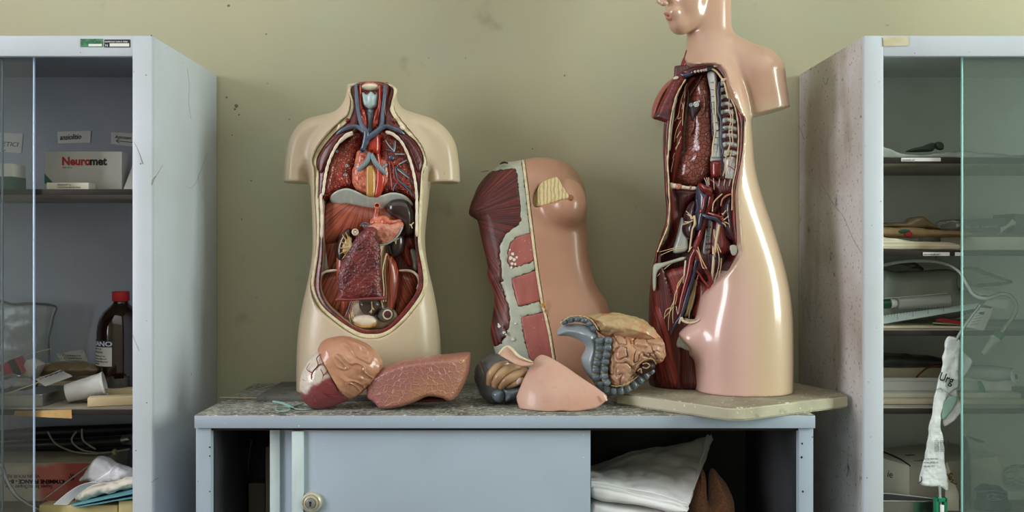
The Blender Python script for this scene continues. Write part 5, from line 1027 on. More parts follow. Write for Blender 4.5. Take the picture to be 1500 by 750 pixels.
# the lobed slab
LY = 1.80
pz = P(657, 588, LY-.04); pe = P(684, 519, LY-.04); ed = (pe-pz)/np.linalg.norm(pe-pz); nr = np.array([ed[2], 0, -ed[0]])*.72+np.array([0, -.69, 0])
o = relief('lung_slab', LUNGP, None, [(540, 552), (556, 541), (574, 532.5), (601, 525), (632, 521.5), (662, 520), (684, 519), (688, 524), (687, 546), (676, 572), (666, 585), (657, 588), (647, 583), (628, 580), (609, 587.5), (586, 595), (560, 598), (548, 589), (536, 580)], LY, .045, .012, .0018, clip=lambda x, y, z: (x-pz[0])*nr[0]+(y-pz[1])*nr[1]+(z-pz[2])*nr[2], yoff=lambda x, z: .022*((x-X_(600, LY))/.09)**2)
tag(o, 'pinkish slab with honeycomb pattern beside the stomach model', 'organ model')
relief('red_underside', mat('dark_red_inside', (84, 26, 24), .5), o, [(600, 588), (628, 578), (655, 580), (661, 586), (640, 588)], LY+.015, .03, .012, .002)
# small bowel piece, grey outside with tan folds
BY = 1.86
bp = thing('bowel_model', 'small grey bowel model with tan folds, half hidden behind skin plate', 'organ model', (X_(735, BY), BY, TZ))
GREYB = mat('grey_brown_bowel', (88, 90, 92), .32, [('noise', (70, 72, 74), 22, .4, .7)], [('noise', 70, .12)], coat=.5, coatr=.15)
relief('grey_wall', GREYB, bp, cm4((84, 520), (95, 460), (140, 414), (190, 402), (232, 410), (270, 440), (330, 455), (370, 490), (360, 560), (330, 620), (300, 645), (240, 655), (190, 657), (140, 635), (105, 590)), BY, .045, .05, .002, disp=lambda V: .0012*vnoise(V, 60, 3)-.0015*np.exp(-((np.sin(V[:, 0]*130+V[:, 2]*60))/.15)**2))
relief('fold_bed', COILS, bp, cm4((148, 545), (160, 490), (190, 455), (235, 445), (300, 462), (350, 480), (345, 540), (310, 560), (210, 575), (170, 565)), BY-.03, .024, .022, .0018)
tubes('bowel_fold', COILS, bp, [[(*cm4(p)[0], y, r) for p, y, r in l] for l in ([((158, 555), BY-.039, 6.5), ((170, 505), BY-.048, 9.1), ((205, 468), BY-.044, 9.1), ((250, 452), BY-.034, 6.5)], [((185, 565), BY-.044, 6.5), ((205, 520), BY-.054, 9.1), ((245, 485), BY-.050, 9.8), ((310, 468), BY-.040, 6.5)], [((215, 570), BY-.044, 6.5), ((240, 540), BY-.054, 9.1), ((290, 512), BY-.052, 9.8), ((345, 490), BY-.044, 6.5)], [((250, 566), BY-.044, 5.2), ((285, 550), BY-.050, 7.8), ((330, 532), BY-.048, 7.8)])], 12)
relief('bowel_end', mat('greyish_pink', (196, 172, 170), .35, coat=.4), bp, cm4((288, 535), (300, 515), (322, 520), (325, 545), (305, 560), (290, 555)), BY-.05, .010, .008, .0016)
for pts in (((168, 605), (185, 580), (225, 572), (238, 600), (225, 640), (190, 640)), ((228, 575), (290, 562), (330, 560), (330, 600), (290, 625), (240, 640), (235, 605))):
    relief('grey_pouch', GREYC, bp, cm4(*pts), BY-.034, .018, .018, .0018)
# curled skin flap and the skin plate
o = relief('skin_flap', SKIN_FLAP, None, cm4((205, 405), (225, 380), (250, 366), (270, 375), (300, 408), (345, 432), (378, 444), (366, 460), (310, 462), (255, 435)), 1.80, .0035, .003, .0014, yoff=lambda x, z: .03*sstep(Z_(535, 1.8), Z_(508, 1.8), z)-.01)
tag(o, 'small curled skin flap with cream edge lying on the grey bowel model', 'model part')
tubes('cream_edge', CREAM, o, [[(*cm4(p)[0], y, r) for p, y, r in (((206, 404), 1.802, 1.2), ((226, 380), 1.815, 2), ((250, 367), 1.818, 2.6), ((272, 380), 1.81, 3), ((305, 414), 1.796, 3), ((345, 434), 1.79, 2.2), ((376, 444), 1.788, 1.4))]], 8)
KP = cm4((420, 414), (400, 425), (385, 440), (355, 485), (328, 535), (300, 600), (295, 625), (305, 660), (320, 685), (342, 695), (400, 690), (500, 668), (560, 672), (620, 668), (690, 655), (742, 612), (700, 570), (655, 540), (600, 505), (545, 468), (480, 432), (445, 418))
kx, kz = X_(815, 1.775), Z_(570, 1.775)
o = relief('skin_plate', SKIN_FLAP, None, KP, 1.80, .0042, .0035, .0016, zmin=TZ-.0012, yoff=lambda x, z: np.where(x < kx, .05, .012)*((x-kx)/.09)**2+.055*(np.clip(z-TZ, 0, 1)/.11)-.055+.02*((z-kz)/.06)**2)
tag(o, 'large pink skin plate propped on the front edge of the cupboard', 'model part')
tubes('plate_peg', BONEW, o, [[(884, 579, 1.762, 2), (889, 587, 1.760, 2)]], 8)
# large bowel with grey colon
GY = 1.82
cb_ = thing('intestine_model', 'large intestine model with tan loops framed by ringed grey colon', 'organ model', (X_(905, GY), GY, TZ))
relief('mesentery', mat('pale_grey_mesentery', (150, 162, 170), .28, [('noise', (128, 140, 148), 20, .4, .7)], coat=.6, coatr=.12), cb_, cm4((500, 316), (522, 268), (560, 255), (640, 258), (690, 288), (706, 340), (700, 420), (690, 480), (700, 560), (672, 535), (640, 492), (619, 430), (640, 370), (600, 335), (560, 322)), GY+.005, .035, .03, .0018, yoff=lambda x, z: .03*sstep(X_(865, GY), X_(820, GY), x))
paths = [([(520, 250), (560, 234), (610, 231), (652, 246), (690, 290)], 15, 6, (.0, -.026)), ([(706, 320), (712, 360), (708, 400), (700, 440), (692, 480), (694, 520), (712, 556), (748, 578), (800, 587), (845, 575), (890, 548), (930, 514), (976, 472)], 23, 15, (-.038, -.004)),
   ([(753, 318), (751, 360), (745, 405), (738, 450), (734, 490), (738, 530), (760, 556)], 19, 7, (-.042, -.036))]
blocks = []; bands = []
for pth, hw, n, (d0, d1) in paths:
    q = cr(np.array(pth, float), 20, False); L_ = np.r_[0, np.cumsum(np.linalg.norm(np.diff(q, axis=0), axis=1))]
    at = lambda t: np.array([np.interp(t*L_[-1], L_, q[:, 0]), np.interp(t*L_[-1], L_, q[:, 1])])
    for i in range(n):
        t = (i+.5)/n; c = at(t); tg = at(min(1, t+.02))-at(max(0, t-.02)); tg /= np.linalg.norm(tg)
        blocks.append((c, tg, L_[-1]/n/2*.97, hw*(1.0 if i % 2 else .94), d0+(d1-d0)*t+.012))
    bands.append([(*cm4(tuple(at(t)))[0], GY+d0+(d1-d0)*t+.0115, hw*GY/FL/3.41*1000*.93) for t in np.linspace(0.02, .98, 22)])
def colon_f(X, Y, Z):
    f = 1.0; s = GY/FL/3.41
    for c, tg, hl, hw, d in blocks:
        p = P(*cm4(tuple(c))[0], GY+d); u = (X-p[0])*tg[0]-(Z-p[2])*tg[1]; v = (X-p[0])*tg[1]+(Z-p[2])*tg[0]
        k = (np.abs(u/(hl*s))**3.2+np.abs(v/(hw*s*1.04))**3.2+np.abs((Y-p[1])/.0135)**3.2)**(1/3.2)
        f = np.minimum(f, (k-1)*.006)
    return f
lo = P(815, 582, GY)-np.array([.01, .09, .012]); hi = P(978, 455, GY)+np.array([.01, .06, .01])
solid('colon_pouch', GREYC, cb_, colon_f, lo, hi, .0015, 1)
tubes('colon_band', mat('olive_band', (150, 150, 118), .4), cb_, bands, 14, 2)
tubes('colon_edge', CREAMD, cb_, [[(*cm4(p)[0], y, .8) for p, y in l] for l in ([((512, 250), GY-.012), ((560, 219), GY-.012), ((620, 214), GY-.016), ((672, 236), GY-.024), ((704, 285), GY-.034)], [((768, 562), GY-.03), ((800, 565), GY-.036), ((850, 553), GY-.036), ((890, 524), GY-.034), ((930, 492), GY-.03)])], 6)
o = relief('bowel_apron', COILP, cb_, cm4((650, 216), (690, 206), (780, 202), (870, 210), (950, 250), (1006, 312), (1012, 350), (900, 340), (770, 325), (735, 310), (700, 290), (680, 250)), GY+.005, .046, .04, .0018, disp=lambda V: .0022*vnoise(V, 75, 4)+.0014*vnoise(V, 170, 5))
paint(o, (176, 152, 112), [(cm4((700, 300), (800, 290), (900, 300), (1020, 300), (1020, 380), (700, 380)), (184, 138, 110), .008)], GY)
def brain(V):
    n = vnoise(V+.012*np.stack([vnoise(V, 60, 11), 0*V[:, 0], vnoise(V, 60, 12)], 1), 80, 21)
    return .0025-.0065*np.exp(-(n/.13)**2)+.0008*vnoise(V, 200, 4)
o = relief('bowel_loops', COILP, cb_, cm4((768, 318), (900, 322), (1005, 325), (1030, 380), (1030, 420), (1000, 445), (950, 440), (915, 470), (880, 505), (850, 550), (800, 566), (765, 545), (748, 490)), GY-.005, .044, .032, .0014, disp=brain)
attr(o, 'col', np.repeat(lin((178, 138, 110))[None], len(o.data.vertices), 0))
relief('cut_opening', DARKH, cb_, cm4((888, 495), (900, 465), (935, 436), (970, 434), (988, 455), (980, 480), (945, 500), (915, 515)), GY-.028, .022, .016, .0018)
tubes('opening_rim', COILS, cb_, [[(*cm4(p)[0], y, 1.4) for p, y in l] for l in ([((886, 495), GY-.044), ((900, 462), GY-.05), ((938, 432), GY-.05), ((975, 430), GY-.046), ((992, 455), GY-.04)], [((925, 455), GY-.051), ((945, 450), GY-.052), ((960, 462), GY-.05), ((945, 476), GY-.05), ((925, 470), GY-.051)], [((900, 490), GY-.05), ((915, 478), GY-.051), ((920, 500), GY-.05)])], 7)
# scissors and scraps on the top
def TP(px, py, h=.003): Y = (CAMZ-TZ-h)*FL/(py-CY); return P(px, py, Y)
sc_ = thing('scissors', 'small pale green scissors lying near the stomach model', 'scissors', TP(425, 597))
def tring(cx, cy, rx, ry, a, r=.0012):
    p = [TP(cx+rx*math.cos(t)*math.cos(a)-ry*math.sin(t)*math.sin(a), cy+rx*math.cos(t)*math.sin(a)+ry*math.sin(t)*math.cos(a)) for t in np.linspace(0, 2*PI, 17)[:-1]]
    return tube_geo(p, r, 8, 3, True)
V, F = join([tring(414, 599, 10.5, 3.6, -.04), tube_geo([TP(421, 596), TP(430, 595), TP(444, 592, .004)], [.0016, .0022, .0016], 8, 4)]); mk('finger_loop', V, F, SCIS, sc_)
V, F = join([tring(443, 596.5, 14, 3.4, .0), tube_geo([TP(430, 597, .005), TP(424, 595, .005), TP(416, 592, .005)], [.0016, .0024, .002], 8, 4)]); mk('finger_loop', V, F, SCIS, sc_)
V, F = join([tube_geo([TP(428, 595, .005), TP(415, 591, .005), TP(400, 588, .004)], [.002, .003, .0022], 8, 4)]); mk('blade', V, F, SCIS, sc_)
o = mk('wooden_strip', *join([tube_geo([TP(322, 582.5), TP(350, 583), TP(384, 583.5)], .0018, 8, 3)]), mat('grey_wood', (168, 156, 132), .7)); tag(o, 'thin pale wooden strip lying at the cupboard end next to the dark board', 'strip')
# folded linen and blanket in the open half of the cupboard
FZ = .536
ls = thing('folded_sheet', 'white folded bed sheet in the open side of the low cupboard', 'bed sheet', (X_(935, 1.88), 1.88, FZ))
quad_sheet('top_layer', LINEN, ls, [P(866, 709, 1.80), P(1009, 740, 1.80), P(1043, 640, 2.02), P(856, 686, 2.02)], .012, .006, 26, 3, 40, 40, curl=lambda U, W: .006*np.sin(U*9+W*4)*W)
quad_sheet('turned_corner', LINEN, ls, [P(1019, 700, 1.86), P(1026, 668, 1.93), P(1044, 644, 2.0), P(1035, 636, 2.0)], .004, .003, 40, 5)
relief('folded_edge', LINEN, ls, [(865, 707), (900, 712), (960, 724), (1006, 738), (1008, 746), (1000, 750), (950, 742), (900, 733), (865, 728)], 1.82, .03, .012, .0025, zmin=FZ, disp=lambda V: .003*vnoise(V, 30, 5))
relief('folded_edge', LINEN, ls, [(865, 730), (900, 735), (960, 744), (998, 752), (996, 762), (940, 764), (865, 760)], 1.835, .035, .012, .0025, zmin=FZ, disp=lambda V: .003*vnoise(V, 30, 6))
relief('lower_fold', LINEN, ls, [(865, 758), (940, 762), (985, 760), (990, 831), (865, 831)], 1.85, .045, .02, .0035, zmin=FZ, disp=lambda V: .004*vnoise(V, 25, 6))
tubes('hem', LINEN, ls, [[(867, 706, 1.788, 1.3), (900, 712, 1.788, 1.3), (960, 723, 1.787, 1.3), (1000, 736, 1.788, 1.3), (1008, 738, 1.79, 1)]], 8)
bk_ = relief('blanket', BLANKET, None, [(992, 822), (1001, 770), (1008, 735), (1018, 700), (1024, 684), (1030, 690), (1034, 720), (1037, 738), (1040, 705), (1044, 687), (1054, 697), (1066, 712), (1074, 732), (1075, 760), (1074, 822)], 1.94, .045, .03, .003, zmin=FZ, disp=lambda V: .003*vnoise(V, 30, 5)-.012*np.exp(-((V[:, 0]-X_(1032, 1.88))/.006)**2))
tag(bk_, 'brown woollen blanket crumpled behind the white folded sheet', 'blanket')
# things in the dark left half; carton and rod colours darkened for deep shadow
o = box('small_carton', mat('shaded_carton', (92, 86, 78), .7), None, X_(364, 1.93), X_(388, 1.93), 1.93, 1.97, FZ, Z_(708, 1.93), .001); tag(o, 'small dim carton standing in the dark left opening of the cupboard', 'carton')
o = mk('bent_rod', *tube_geo([P(352, 812, 1.96), P(358, 740, 1.96), P(366, 660, 1.96), P(368, 645, 1.96), P(363, 643, 1.965)], .003, 8, 4), mat('shaded_metal', (70, 70, 70), .5, metal=.5)); tag(o, 'thin bent metal rod upright in the dark left opening', 'rod')
o = box('narrow_board', mat('dull_board', (110, 106, 100), .7), None, X_(389, 1.87), X_(402, 1.87), 1.87, 1.93, FZ, Z_(655, 1.87), .001); tag(o, 'narrow pale board standing behind the rear sliding door edge', 'board')
# ---------------------------------------------------------------- goods in the left cabinet
def pbox(name, m, par, x0, x1, ytop, zbot, Y, dep, rz=0, b=.001):
    """carton whose front face is at depth Y"""
    a, c = X_(x0, Y), X_(x1, Y); zt = Z_(ytop, Y) if ytop else None
    return box(name, m, par, a, c, Y, Y+dep, zbot, zt, b, (0, 0, rz) if rz else None, (a, Y, zbot))
def front_text(s, m, o, px, py, Y, hpx, **k):
    """writing on a face at depth Y: baseline start (px, py), capital height hpx"""
    text(s, m, o, P(px, py, Y-.0004), hpx*Y/FL/.70, **k)
S1, S2, S3 = [z+.0008 for z in SL]
BKY = YW-.025-.0205
def card(label, pts, lines, nm='handwritten_card'):
    o = quad_sheet(nm, CARD, None, [P(a, b, BKY-.0012) for a, b in pts], .0006, nu=6, nv=6); tag(o, label, 'card')
    for s, px, py, hp, k in lines: front_text(s, INK, o, px, py, BKY-.0016, hp, **k)
    return o
o = card('handwritten card with ETICI and down arrow on the cabinet back', [(-22, 221), (31, 224.5), (33.5, 196), (-20, 193)], [('ETICI', 3, 214, 6.5, dict(shear=.15, rot=(90, 2, 0), sx=1.1))])
mk('arrow', *join([tube_geo([P(5, 217, BKY-.0018), P(4.5, 222, BKY-.0018)], .0006, 6, 2), tube_geo([P(1.5, 219, BKY-.0018), P(4.5, 222.3, BKY-.0018), P(8, 219, BKY-.0018)], .0006, 6, 2)]), INK, o)
card('handwritten card reading ansiolitio above the grey medicine carton', [(85, 210.5), (132, 209), (133.5, 191.5), (84, 193)], [('ansiolitio', 87.5, 205, 7.6, dict(shear=.25, rot=(90, -3, 0), sx=.8, bold=.0002))])
o = card('handwritten card with left arrow, half hidden by the cabinet frame', [(162, 211), (206, 216), (206, 196), (163, 193.5)], [('Antistam', 168, 202.5, 4.6, dict(shear=.2, rot=(90, 4, 0), sx=1))])
mk('arrow', *join([tube_geo([P(170, 206.3, BKY-.002), P(204, 209.5, BKY-.002)], .0007, 6, 2), tube_geo([P(175, 203.5, BKY-.002), P(170, 206.3, BKY-.002), P(175, 209.5, BKY-.002)], .0007, 6, 2)]), INK, o)
Yb = 1.86
nb = pbox('medicine_carton', CARDG, None, 65, 178.5, 222, S1, Yb, .05); tag(nb, 'grey medicine carton with big red and black lettering and green corner', 'carton')
front_text('Neuro', INKR, nb, 90.5, 241.5, Yb, 11.5, bold=.0009, sx=.95)
front_text('met', INK, nb, 131.5, 241.5, Yb, 11.5, bold=.0009, sx=.95)
front_text('solfato  20 1 g', INKB, nb, 91, 246, Yb, 1.8)
mk('green_corner', *prism_geo([tuple(P(a, b, Yb)[[0, 2]]) for a, b in ((65.2, 254), (65.2, 268), (79, 279), (89, 280))], Yb-.0005, Yb+.0002), GREENC, nb, False)
lb = pbox('flat_carton', CARTON, None, 68, 130, 267.5, S1, 1.82, .03); tag(lb, 'flat white carton with fine print in front of the grey medicine carton', 'carton')
front_text('NEUROMET IL', INKB, lb, 84, 271.8, 1.82, 2.2); front_text('CITICOLINA 500 MG FIALE', INKB, lb, 84, 275.4, 1.82, 2.0)
o = quad_sheet('leaflet', CARD, None, [P(180, 279, 1.86), P(206, 279, 1.88), P(206, 226, 1.9), P(194, 243, 1.88)], .0008); tag(o, 'white folded leaflet at the end of the shelf by the frame', 'leaflet')
gb = pbox('pill_carton', CARTON, None, -22, 18.5, 239.5, S1, 1.83, .05); tag(gb, 'white and green pill carton behind glass beneath the ETICI card', 'carton')
boxes('green_band', GREENC, gb, [(X_(-22, 1.83)-.0003, X_(18.5, 1.83)+.0003, 1.8296, 1.8803, S1+.001, Z_(258.5, 1.83))], 0)
# middle shelf
bt = thing('bottle', 'brown glass bottle with red screw cap and navy-topped white label', 'bottle', (X_(177, 1.97), 1.97, S2))
bx, by = X_(177, 1.97), 1.97
lathe('glass_body', AMBER, bt, [(.044, 0), (.0495, .003), (.05, .008), (.05, .135), (.049, .15), (.0445, .167), (.036, .182), (.024, .193), (.0175, .199), (.0155, .204), (.0155, .222), (.0, .222)], (bx, by, S2), n=48)
lathe('screw_cap', REDCAP, bt, [(.0178, .2055), (.0182, .2065), (.0182, .2245), (.017, .2265), (.0, .2268)], (bx, by, S2), n=40)
def arc(name, m, r, a0, a1, z0, z1, par):
    V = []; F = []; n = 24
    for rr_ in (r, r+.0005):
        for z in (z0, z1):
            for k in range(n+1):
                a = math.radians(a0+(a1-a0)*k/n); V.append((bx+rr_*math.sin(a), by-rr_*math.cos(a), z))
    q = n+1
    for k in range(n): F += [[2*q+k, 2*q+k+1, 3*q+k+1, 3*q+k], [q+k, q+k+1, k+1, k], [3*q+k, 3*q+k+1, q+k+1, q+k], [k, k+1, 2*q+k+1, 2*q+k]]
    F += [[0, 2*q, 3*q, q], [n, q+n, 3*q+n, 2*q+n]]
    return mk(name, V, F, m, par, True, 40)
arc('navy_label', BLUEL, .0501, -95, 4, Z_(509, 1.92), Z_(499, 1.92), bt)
wl = arc('white_label', LABEL, .0501, -95, 3, Z_(537, 1.92), Z_(509, 1.92), bt)
text('PENTOSANO', INKW, bt, (bx-.068*.72, by-.034, Z_(506.5, 1.92)), .0118, sx=1.02, cyl=(bx, by, .0512), bold=.0003) if False else text('SANO', INKW, bt, (bx+.0508*math.sin(math.radians(-60)), by-.0508*math.cos(math.radians(-60)), Z_(507.2, 1.92)), .0140, sx=1.5, cyl=(bx, by, .0509), bold=.0003)
for z, s, k in ((513, 'LOTTO  SCAD', .0045), (518, 'SOLUZIONE', .006), (523, 'disinfettante per cute', .0045), (527, 'uso esterno diluire con', .0045), (531, 'tenere fuori dalla portata', .0045), (534.5, 'dei bambini', .0045)):
    text(s, INKB, wl, (bx+.0508*math.sin(math.radians(-58)), by-.0508*math.cos(math.radians(-58)), Z_(z, 1.92)), k, cyl=(bx, by, .0509))
o = lathe('dark_beaker', SMOKE, None, [(.018, 0), (.0195, .001), (.0235, .045), (.0225, .045), (.0185, .003), (0, .003)], (X_(173, 1.905), 1.905, S2), n=32); tag(o, 'small smoky glass beaker in front of the brown bottle', 'beaker')
a = P(97, 572, 1.84); b_ = P(148, 559, 1.86); ax = b_-a; a[2] = S2+.021
cu = lathe('plastic_cup', CUPM, None, [(0, 0), (.017, 0), (.0185, .001)]+[(.0185+.0062*t/.075+(.0004 if int(t*1000) % 6 < 3 and .012 < t < .055 else 0), t) for t in np.linspace(.003, .072, 24)]+[(.0258, .0735), (.0258, .0755), (.0245, .0755), (.0238, .07), (.0178, .004), (0, .004)], a, ax, 40); tag(cu, 'white ribbed plastic cup lying on its side', 'cup')
o = pbox('slim_carton', CREAMB, None, 121, 200, 571, S2, 1.865, .028, 9); tag(o, 'slim cream carton just behind a longer cream carton beside the bottle', 'carton')
o = pbox('slim_carton', CREAMB, None, 128, 205, 583, S2, 1.80, .028, 16); tag(o, 'longer cream carton right at the shelf edge before the bottle', 'carton')
st_ = thing('steel_case', 'open shallow steel instrument case behind the glass pane', 'case', (X_(20, 1.86), 1.86, S2))
x0, x1 = X_(-60, 1.86), X_(84, 1.86)
g = []
ring = [(x0, 1.80), (X_(46, 1.80), 1.80), (X_(60, 1.80), 1.806), (X_(70, 1.82), 1.82), (x1, 1.86), (x1, 1.93), (x0, 1.93)]
def wallring(name, m, par, ring, z0, z1, t=.002, bottom=True):
    n = len(ring); c = np.mean(ring, 0); V = []; F = []
    for s, z in ((1, z0), (1, z1), (0, z1), (0, z0+.002)):
        for p in ring:
            q = np.array(p)+(0 if s else 1)*(c-np.array(p))/np.linalg.norm(c-np.array(p))*t*1.6; V.append((q[0], q[1], z))
    for r in range(3):
        for k in range(n): F.append([r*n+k, r*n+(k+1) % n, (r+1)*n+(k+1) % n, (r+1)*n+k])
    F.append(list(range(n))[::-1]); F.append([3*n+k for k in range(n)]); return mk(name, V, F, m, par, True, 50)
wallring('case_body', METAL, st_, ring, S2+.0005, S2+.024)
tubes('case_rim', METAL, st_, [[(*((p[0]/p[1]*FL+CX), CY-(S2+.024-CAMZ)/p[1]*FL), p[1], 1.6) for p in ring[:5]]], 8, 3)
o = quad_sheet('printed_slip', LABEL, None, [P(52, 556, 1.84), P(66, 566, 1.82), P(106, 551, 1.86), P(88, 542, 1.9)], .0006, .001, 40, 2); tag(o, 'printed white slip lying on the steel case', 'paper')
for i in range(5):
    q0 = P(58+i*7.5, 557.5-i*2.6, 1.835+i*.011); text('foglio illustrativo', INKB, o, q0+np.array([0, -.002, .0018]), .005, rot=(48, -22, -8))
o = quad_sheet('foil_packet', FOILP, None, [P(83, 519, 2.03), P(91, 535, 1.99), P(131, 534, 2.0), P(122, 512, 2.04)], .003, .0015, 50, 3); tag(o, 'flat printed foil packet leaning on the cabinet back beyond the cup', 'packet')
for i in range(3): text('COMPRESSE', INK, o, P(91+i*2, 522+i*4, 2.018-i*.008), .0065, rot=(70, 3, 0), sx=1.2)
o = relief('flat_bag', BAGB, None, [(45, 541), (80, 530), (130, 531), (150, 540), (132, 550), (60, 550)], 1.95, .025, .02, .002, zmin=S2+.033, disp=lambda V: .002*vnoise(V, 60, 3)); tag(o, 'flat brownish plastic bag beneath the foil packet', 'bag')
o = box('flat_carton', CREAMB, None, X_(40, 1.98), X_(146, 1.98), 1.93, 2.05, S2, S2+.032, .001); tag(o, 'low cream carton beneath the flat brownish bag', 'carton')
o = relief('clear_bag', BAG, None, [(-30, 444), (20, 443), (80, 446), (77, 470), (72, 500), (66, 545), (20, 552), (-30, 550)], 2.03, .016, .012, .0025, zmin=S2, disp=lambda V: .003*vnoise(V, 30, 4)); tag(o, 'clear plastic bag standing against the back behind the glass', 'bag')
rb = box('red_carton', REDC, None, X_(6, 1.87), X_(34, 1.87), 1.865, 1.905, Z_(551, 1.87), Z_(527, 1.87), .001, (0, -24, 12)); tag(rb, 'red and black carton tilted in the steel case', 'carton')
V, F = box_geo(X_(20, 1.868), X_(30, 1.868), 1.8645, 1.9055, Z_(551, 1.87)-.0003, Z_(527, 1.87)+.0003, 0); V = turn(V, ((X_(6, 1.87)+X_(34, 1.87))/2, 1.885, Z_(551, 1.87)), 0, -24, 12); mk('black_band', V, F, BLACK, rb, False)
wb = box('white_carton', CARTON, None, X_(28, 1.89), X_(46, 1.89), 1.885, 1.92, Z_(553, 1.89), Z_(528, 1.89), .001, (0, 28, 0)); tag(wb, 'small white carton leaning beside the red and black carton', 'carton')
o = relief('crumpled_wrap', BAG, None, [(-20, 552), (15, 548), (45, 554), (52, 566), (30, 572), (-20, 574)], 1.84, .02, .012, .002, disp=lambda V: .003*vnoise(V, 60, 4)); tag(o, 'crumpled clear wrap heaped in the front of the steel case', 'wrap')
o = mk('wooden_stick', *box_geo(-.04, .04, -.003, .003, -.001, .001, .0005), WOOD); o.location = P(28, 571, 1.81); o.rotation_euler = (0, math.radians(-20), math.radians(8)); tag(o, 'pale wooden stick slanting across the steel case', 'stick')
o = mk('wooden_stick', *box_geo(-.03, .03, -.002, .002, -.001, .001, .0005), WOOD); o.location = P(57, 516, 1.99); o.rotation_euler = (0, math.radians(-14), 0); tag(o, 'white stick resting at the foot of the clear plastic bag', 'stick')
quad_sheet('tape_strip', TAPE, cl, [P(20, 609, 1.7725), P(105, 613, 1.7725), P(105, 600, 1.7725), P(22, 602, 1.7725)], .0008, .0006, 60, 4)
# lower shelf
kb = pbox('paper_carton', CREAMP, None, -110, 140, 678, S3, 1.90, .16); tag(kb, 'long paper carton with upside-down print on the lower shelf', 'carton')
U = 1.8988
o = sheet('printed_front', PINKC, kb, lambda u, v: np.stack([X_(-110, 1.9)+u*(X_(140, 1.9)-X_(-110, 1.9)), U+0*u, S3+.001+v*(Z_(678.3, 1.9)-S3-.001)]), 60, 16, .0006)
paint(o, (216, 204, 182), [([(52, 660), (160, 660), (160, 760), (75, 760), (58, 720)], (206, 122, 112), .012), ([(95, 660), (160, 660), (160, 740), (110, 740)], (176, 84, 76), .014), ([(-120, 672), (60, 672), (60, 682), (-120, 682)], (190, 176, 156), .004)], 1.9, .003)
for s, px, py, hp, k in (('VELIN POUR REPRO', 58, 695.5, 4.6, dict(sx=1.05)), ('KYMMENE FRANCE - 8-46', 95, 702.8, 5.6, dict(bold=.0005, sx=.98)), ('Super blanc/Super We', 77, 710.5, 5.4, dict(sx=.98))):
    text(s, INK, kb, P(px, py, U-.001), hp*1.9/FL/.7, rot=(90, 180, 0), **k)
mk('print_mark', *join([tube_geo([P(a, b, U-.0008) for a, b in l], .0009, 6, 2) for l in ([(103, 694), (107, 703)], [(111, 694), (107, 703)], [(106, 694), (108, 699)], [(101, 699), (105, 704)])]), INK, kb)
bi = thing('suction_hose', 'black hose and tubing tangled on top of the paper carton', 'hose', (X_(95, 1.99), 1.99, Z_(678, 1.90)))
for nm, m, L in (('black_tube', BLACK, [(-20, 656, 1.99, 10), (40, 652, 1.985, 10), (110, 650, 1.98, 11), (168, 646, 1.97, 11), (178, 645, 1.97, 11)]), ('black_tube', BLACK, [(-20, 640, 2.04, 12), (60, 634, 2.045, 14), (120, 632, 2.05, 14), (195, 628, 2.05, 12)]), ('black_tube', BLACK, [(-20, 656, 2.0, 7), (50, 656, 2.01, 7), (120, 656, 2.01, 7), (190, 656, 2.0, 7)])):
    tubes(nm, m, bi, [L], 14)
tubes('metal_tip', METAL, bi, [[(179, 645, 1.969, 9.5), (186, 643, 1.966, 8.5), (189, 641, 1.965, 5)]], 14)
tubes('thin_tubing', mat('grey_tubing', (150, 146, 130), .3, coat=.5), bi, [[(70, 632, 1.96, 2), (82, 650, 1.955, 2), (110, 662, 1.95, 2), (145, 664, 1.95, 2.4), (190, 658, 1.95, 2.6)], [(112, 632, 1.955, 2), (105, 645, 1.95, 2), (118, 658, 1.95, 2), (140, 663, 1.95, 2)], [(120, 628, 1.955, 2), (122, 645, 1.95, 2), (140, 658, 1.948, 2)]], 8)
lathe('tube_collar', WOOD, bi, [(.006, -.003), (.0065, 0), (.006, .003)], P(168, 662, 1.95), (1, 0, .2), 14)
o = mk('clear_tube', *tube_geo([P(-12, 676, 1.86), P(2, 682, 1.86), P(8, 700, 1.85), P(22, 724, 1.84), P(40, 738, 1.83), P(62, 748, 1.82)], .004, 10, 6), TUBEC); tag(o, 'bent clear tube hanging before the upside-down print', 'tube')
o = mk('glass_rod', *tube_geo([P(58, 736, 1.86), P(100, 704, 1.88), P(143, 673, 1.89)], .002, 8, 3), TUBEC); tag(o, 'thin clear rod slanting up across the faded red print', 'rod')
yf_ = boxes('file_folder', YFOLD, None, [(X_(57, 1.80), X_(172, 1.80), 1.80, 1.835, S3, Z_(740, 1.80))], .002); tag(yf_, 'yellowed folder lying at the front of the lower shelf', 'folder')
o = boxes('file_folder', YFOLD, None, [(X_(174, 1.80), X_(215, 1.80), 1.798, 1.83, S3, Z_(733, 1.80))], .002); tag(o, 'yellowed folder end half hidden by the cabinet frame', 'folder')
o = quad_sheet('teal_folder', TEALP, None, [P(104, 741, 1.79), P(215, 718, 1.79), P(215, 706, 1.88), P(112, 732, 1.88)], .003, .0008, 40, 2); tag(o, 'thin teal folder beneath the crumpled beige bag', 'folder')
o = quad_sheet('teal_sheet', TEALP, None, [P(112, 743, 1.785), P(215, 726, 1.785), P(215, 715, 1.87), P(120, 737, 1.87)], .0015, .0008, 40, 5); tag(o, 'single teal sheet just beneath the teal folder', 'paper')
o = relief('beige_bag', TISSUE, None, [(114, 730), (122, 714), (140, 705), (170, 703), (200, 697), (210, 706), (190, 715), (150, 725), (128, 731)], 1.83, .022, .014, .002, zmin=Z_(731, 1.83), disp=lambda V: .003*vnoise(V, 60, 4)+.0015*vnoise(V, 150, 6)); tag(o, 'crumpled beige paper bag on the teal folder', 'bag')
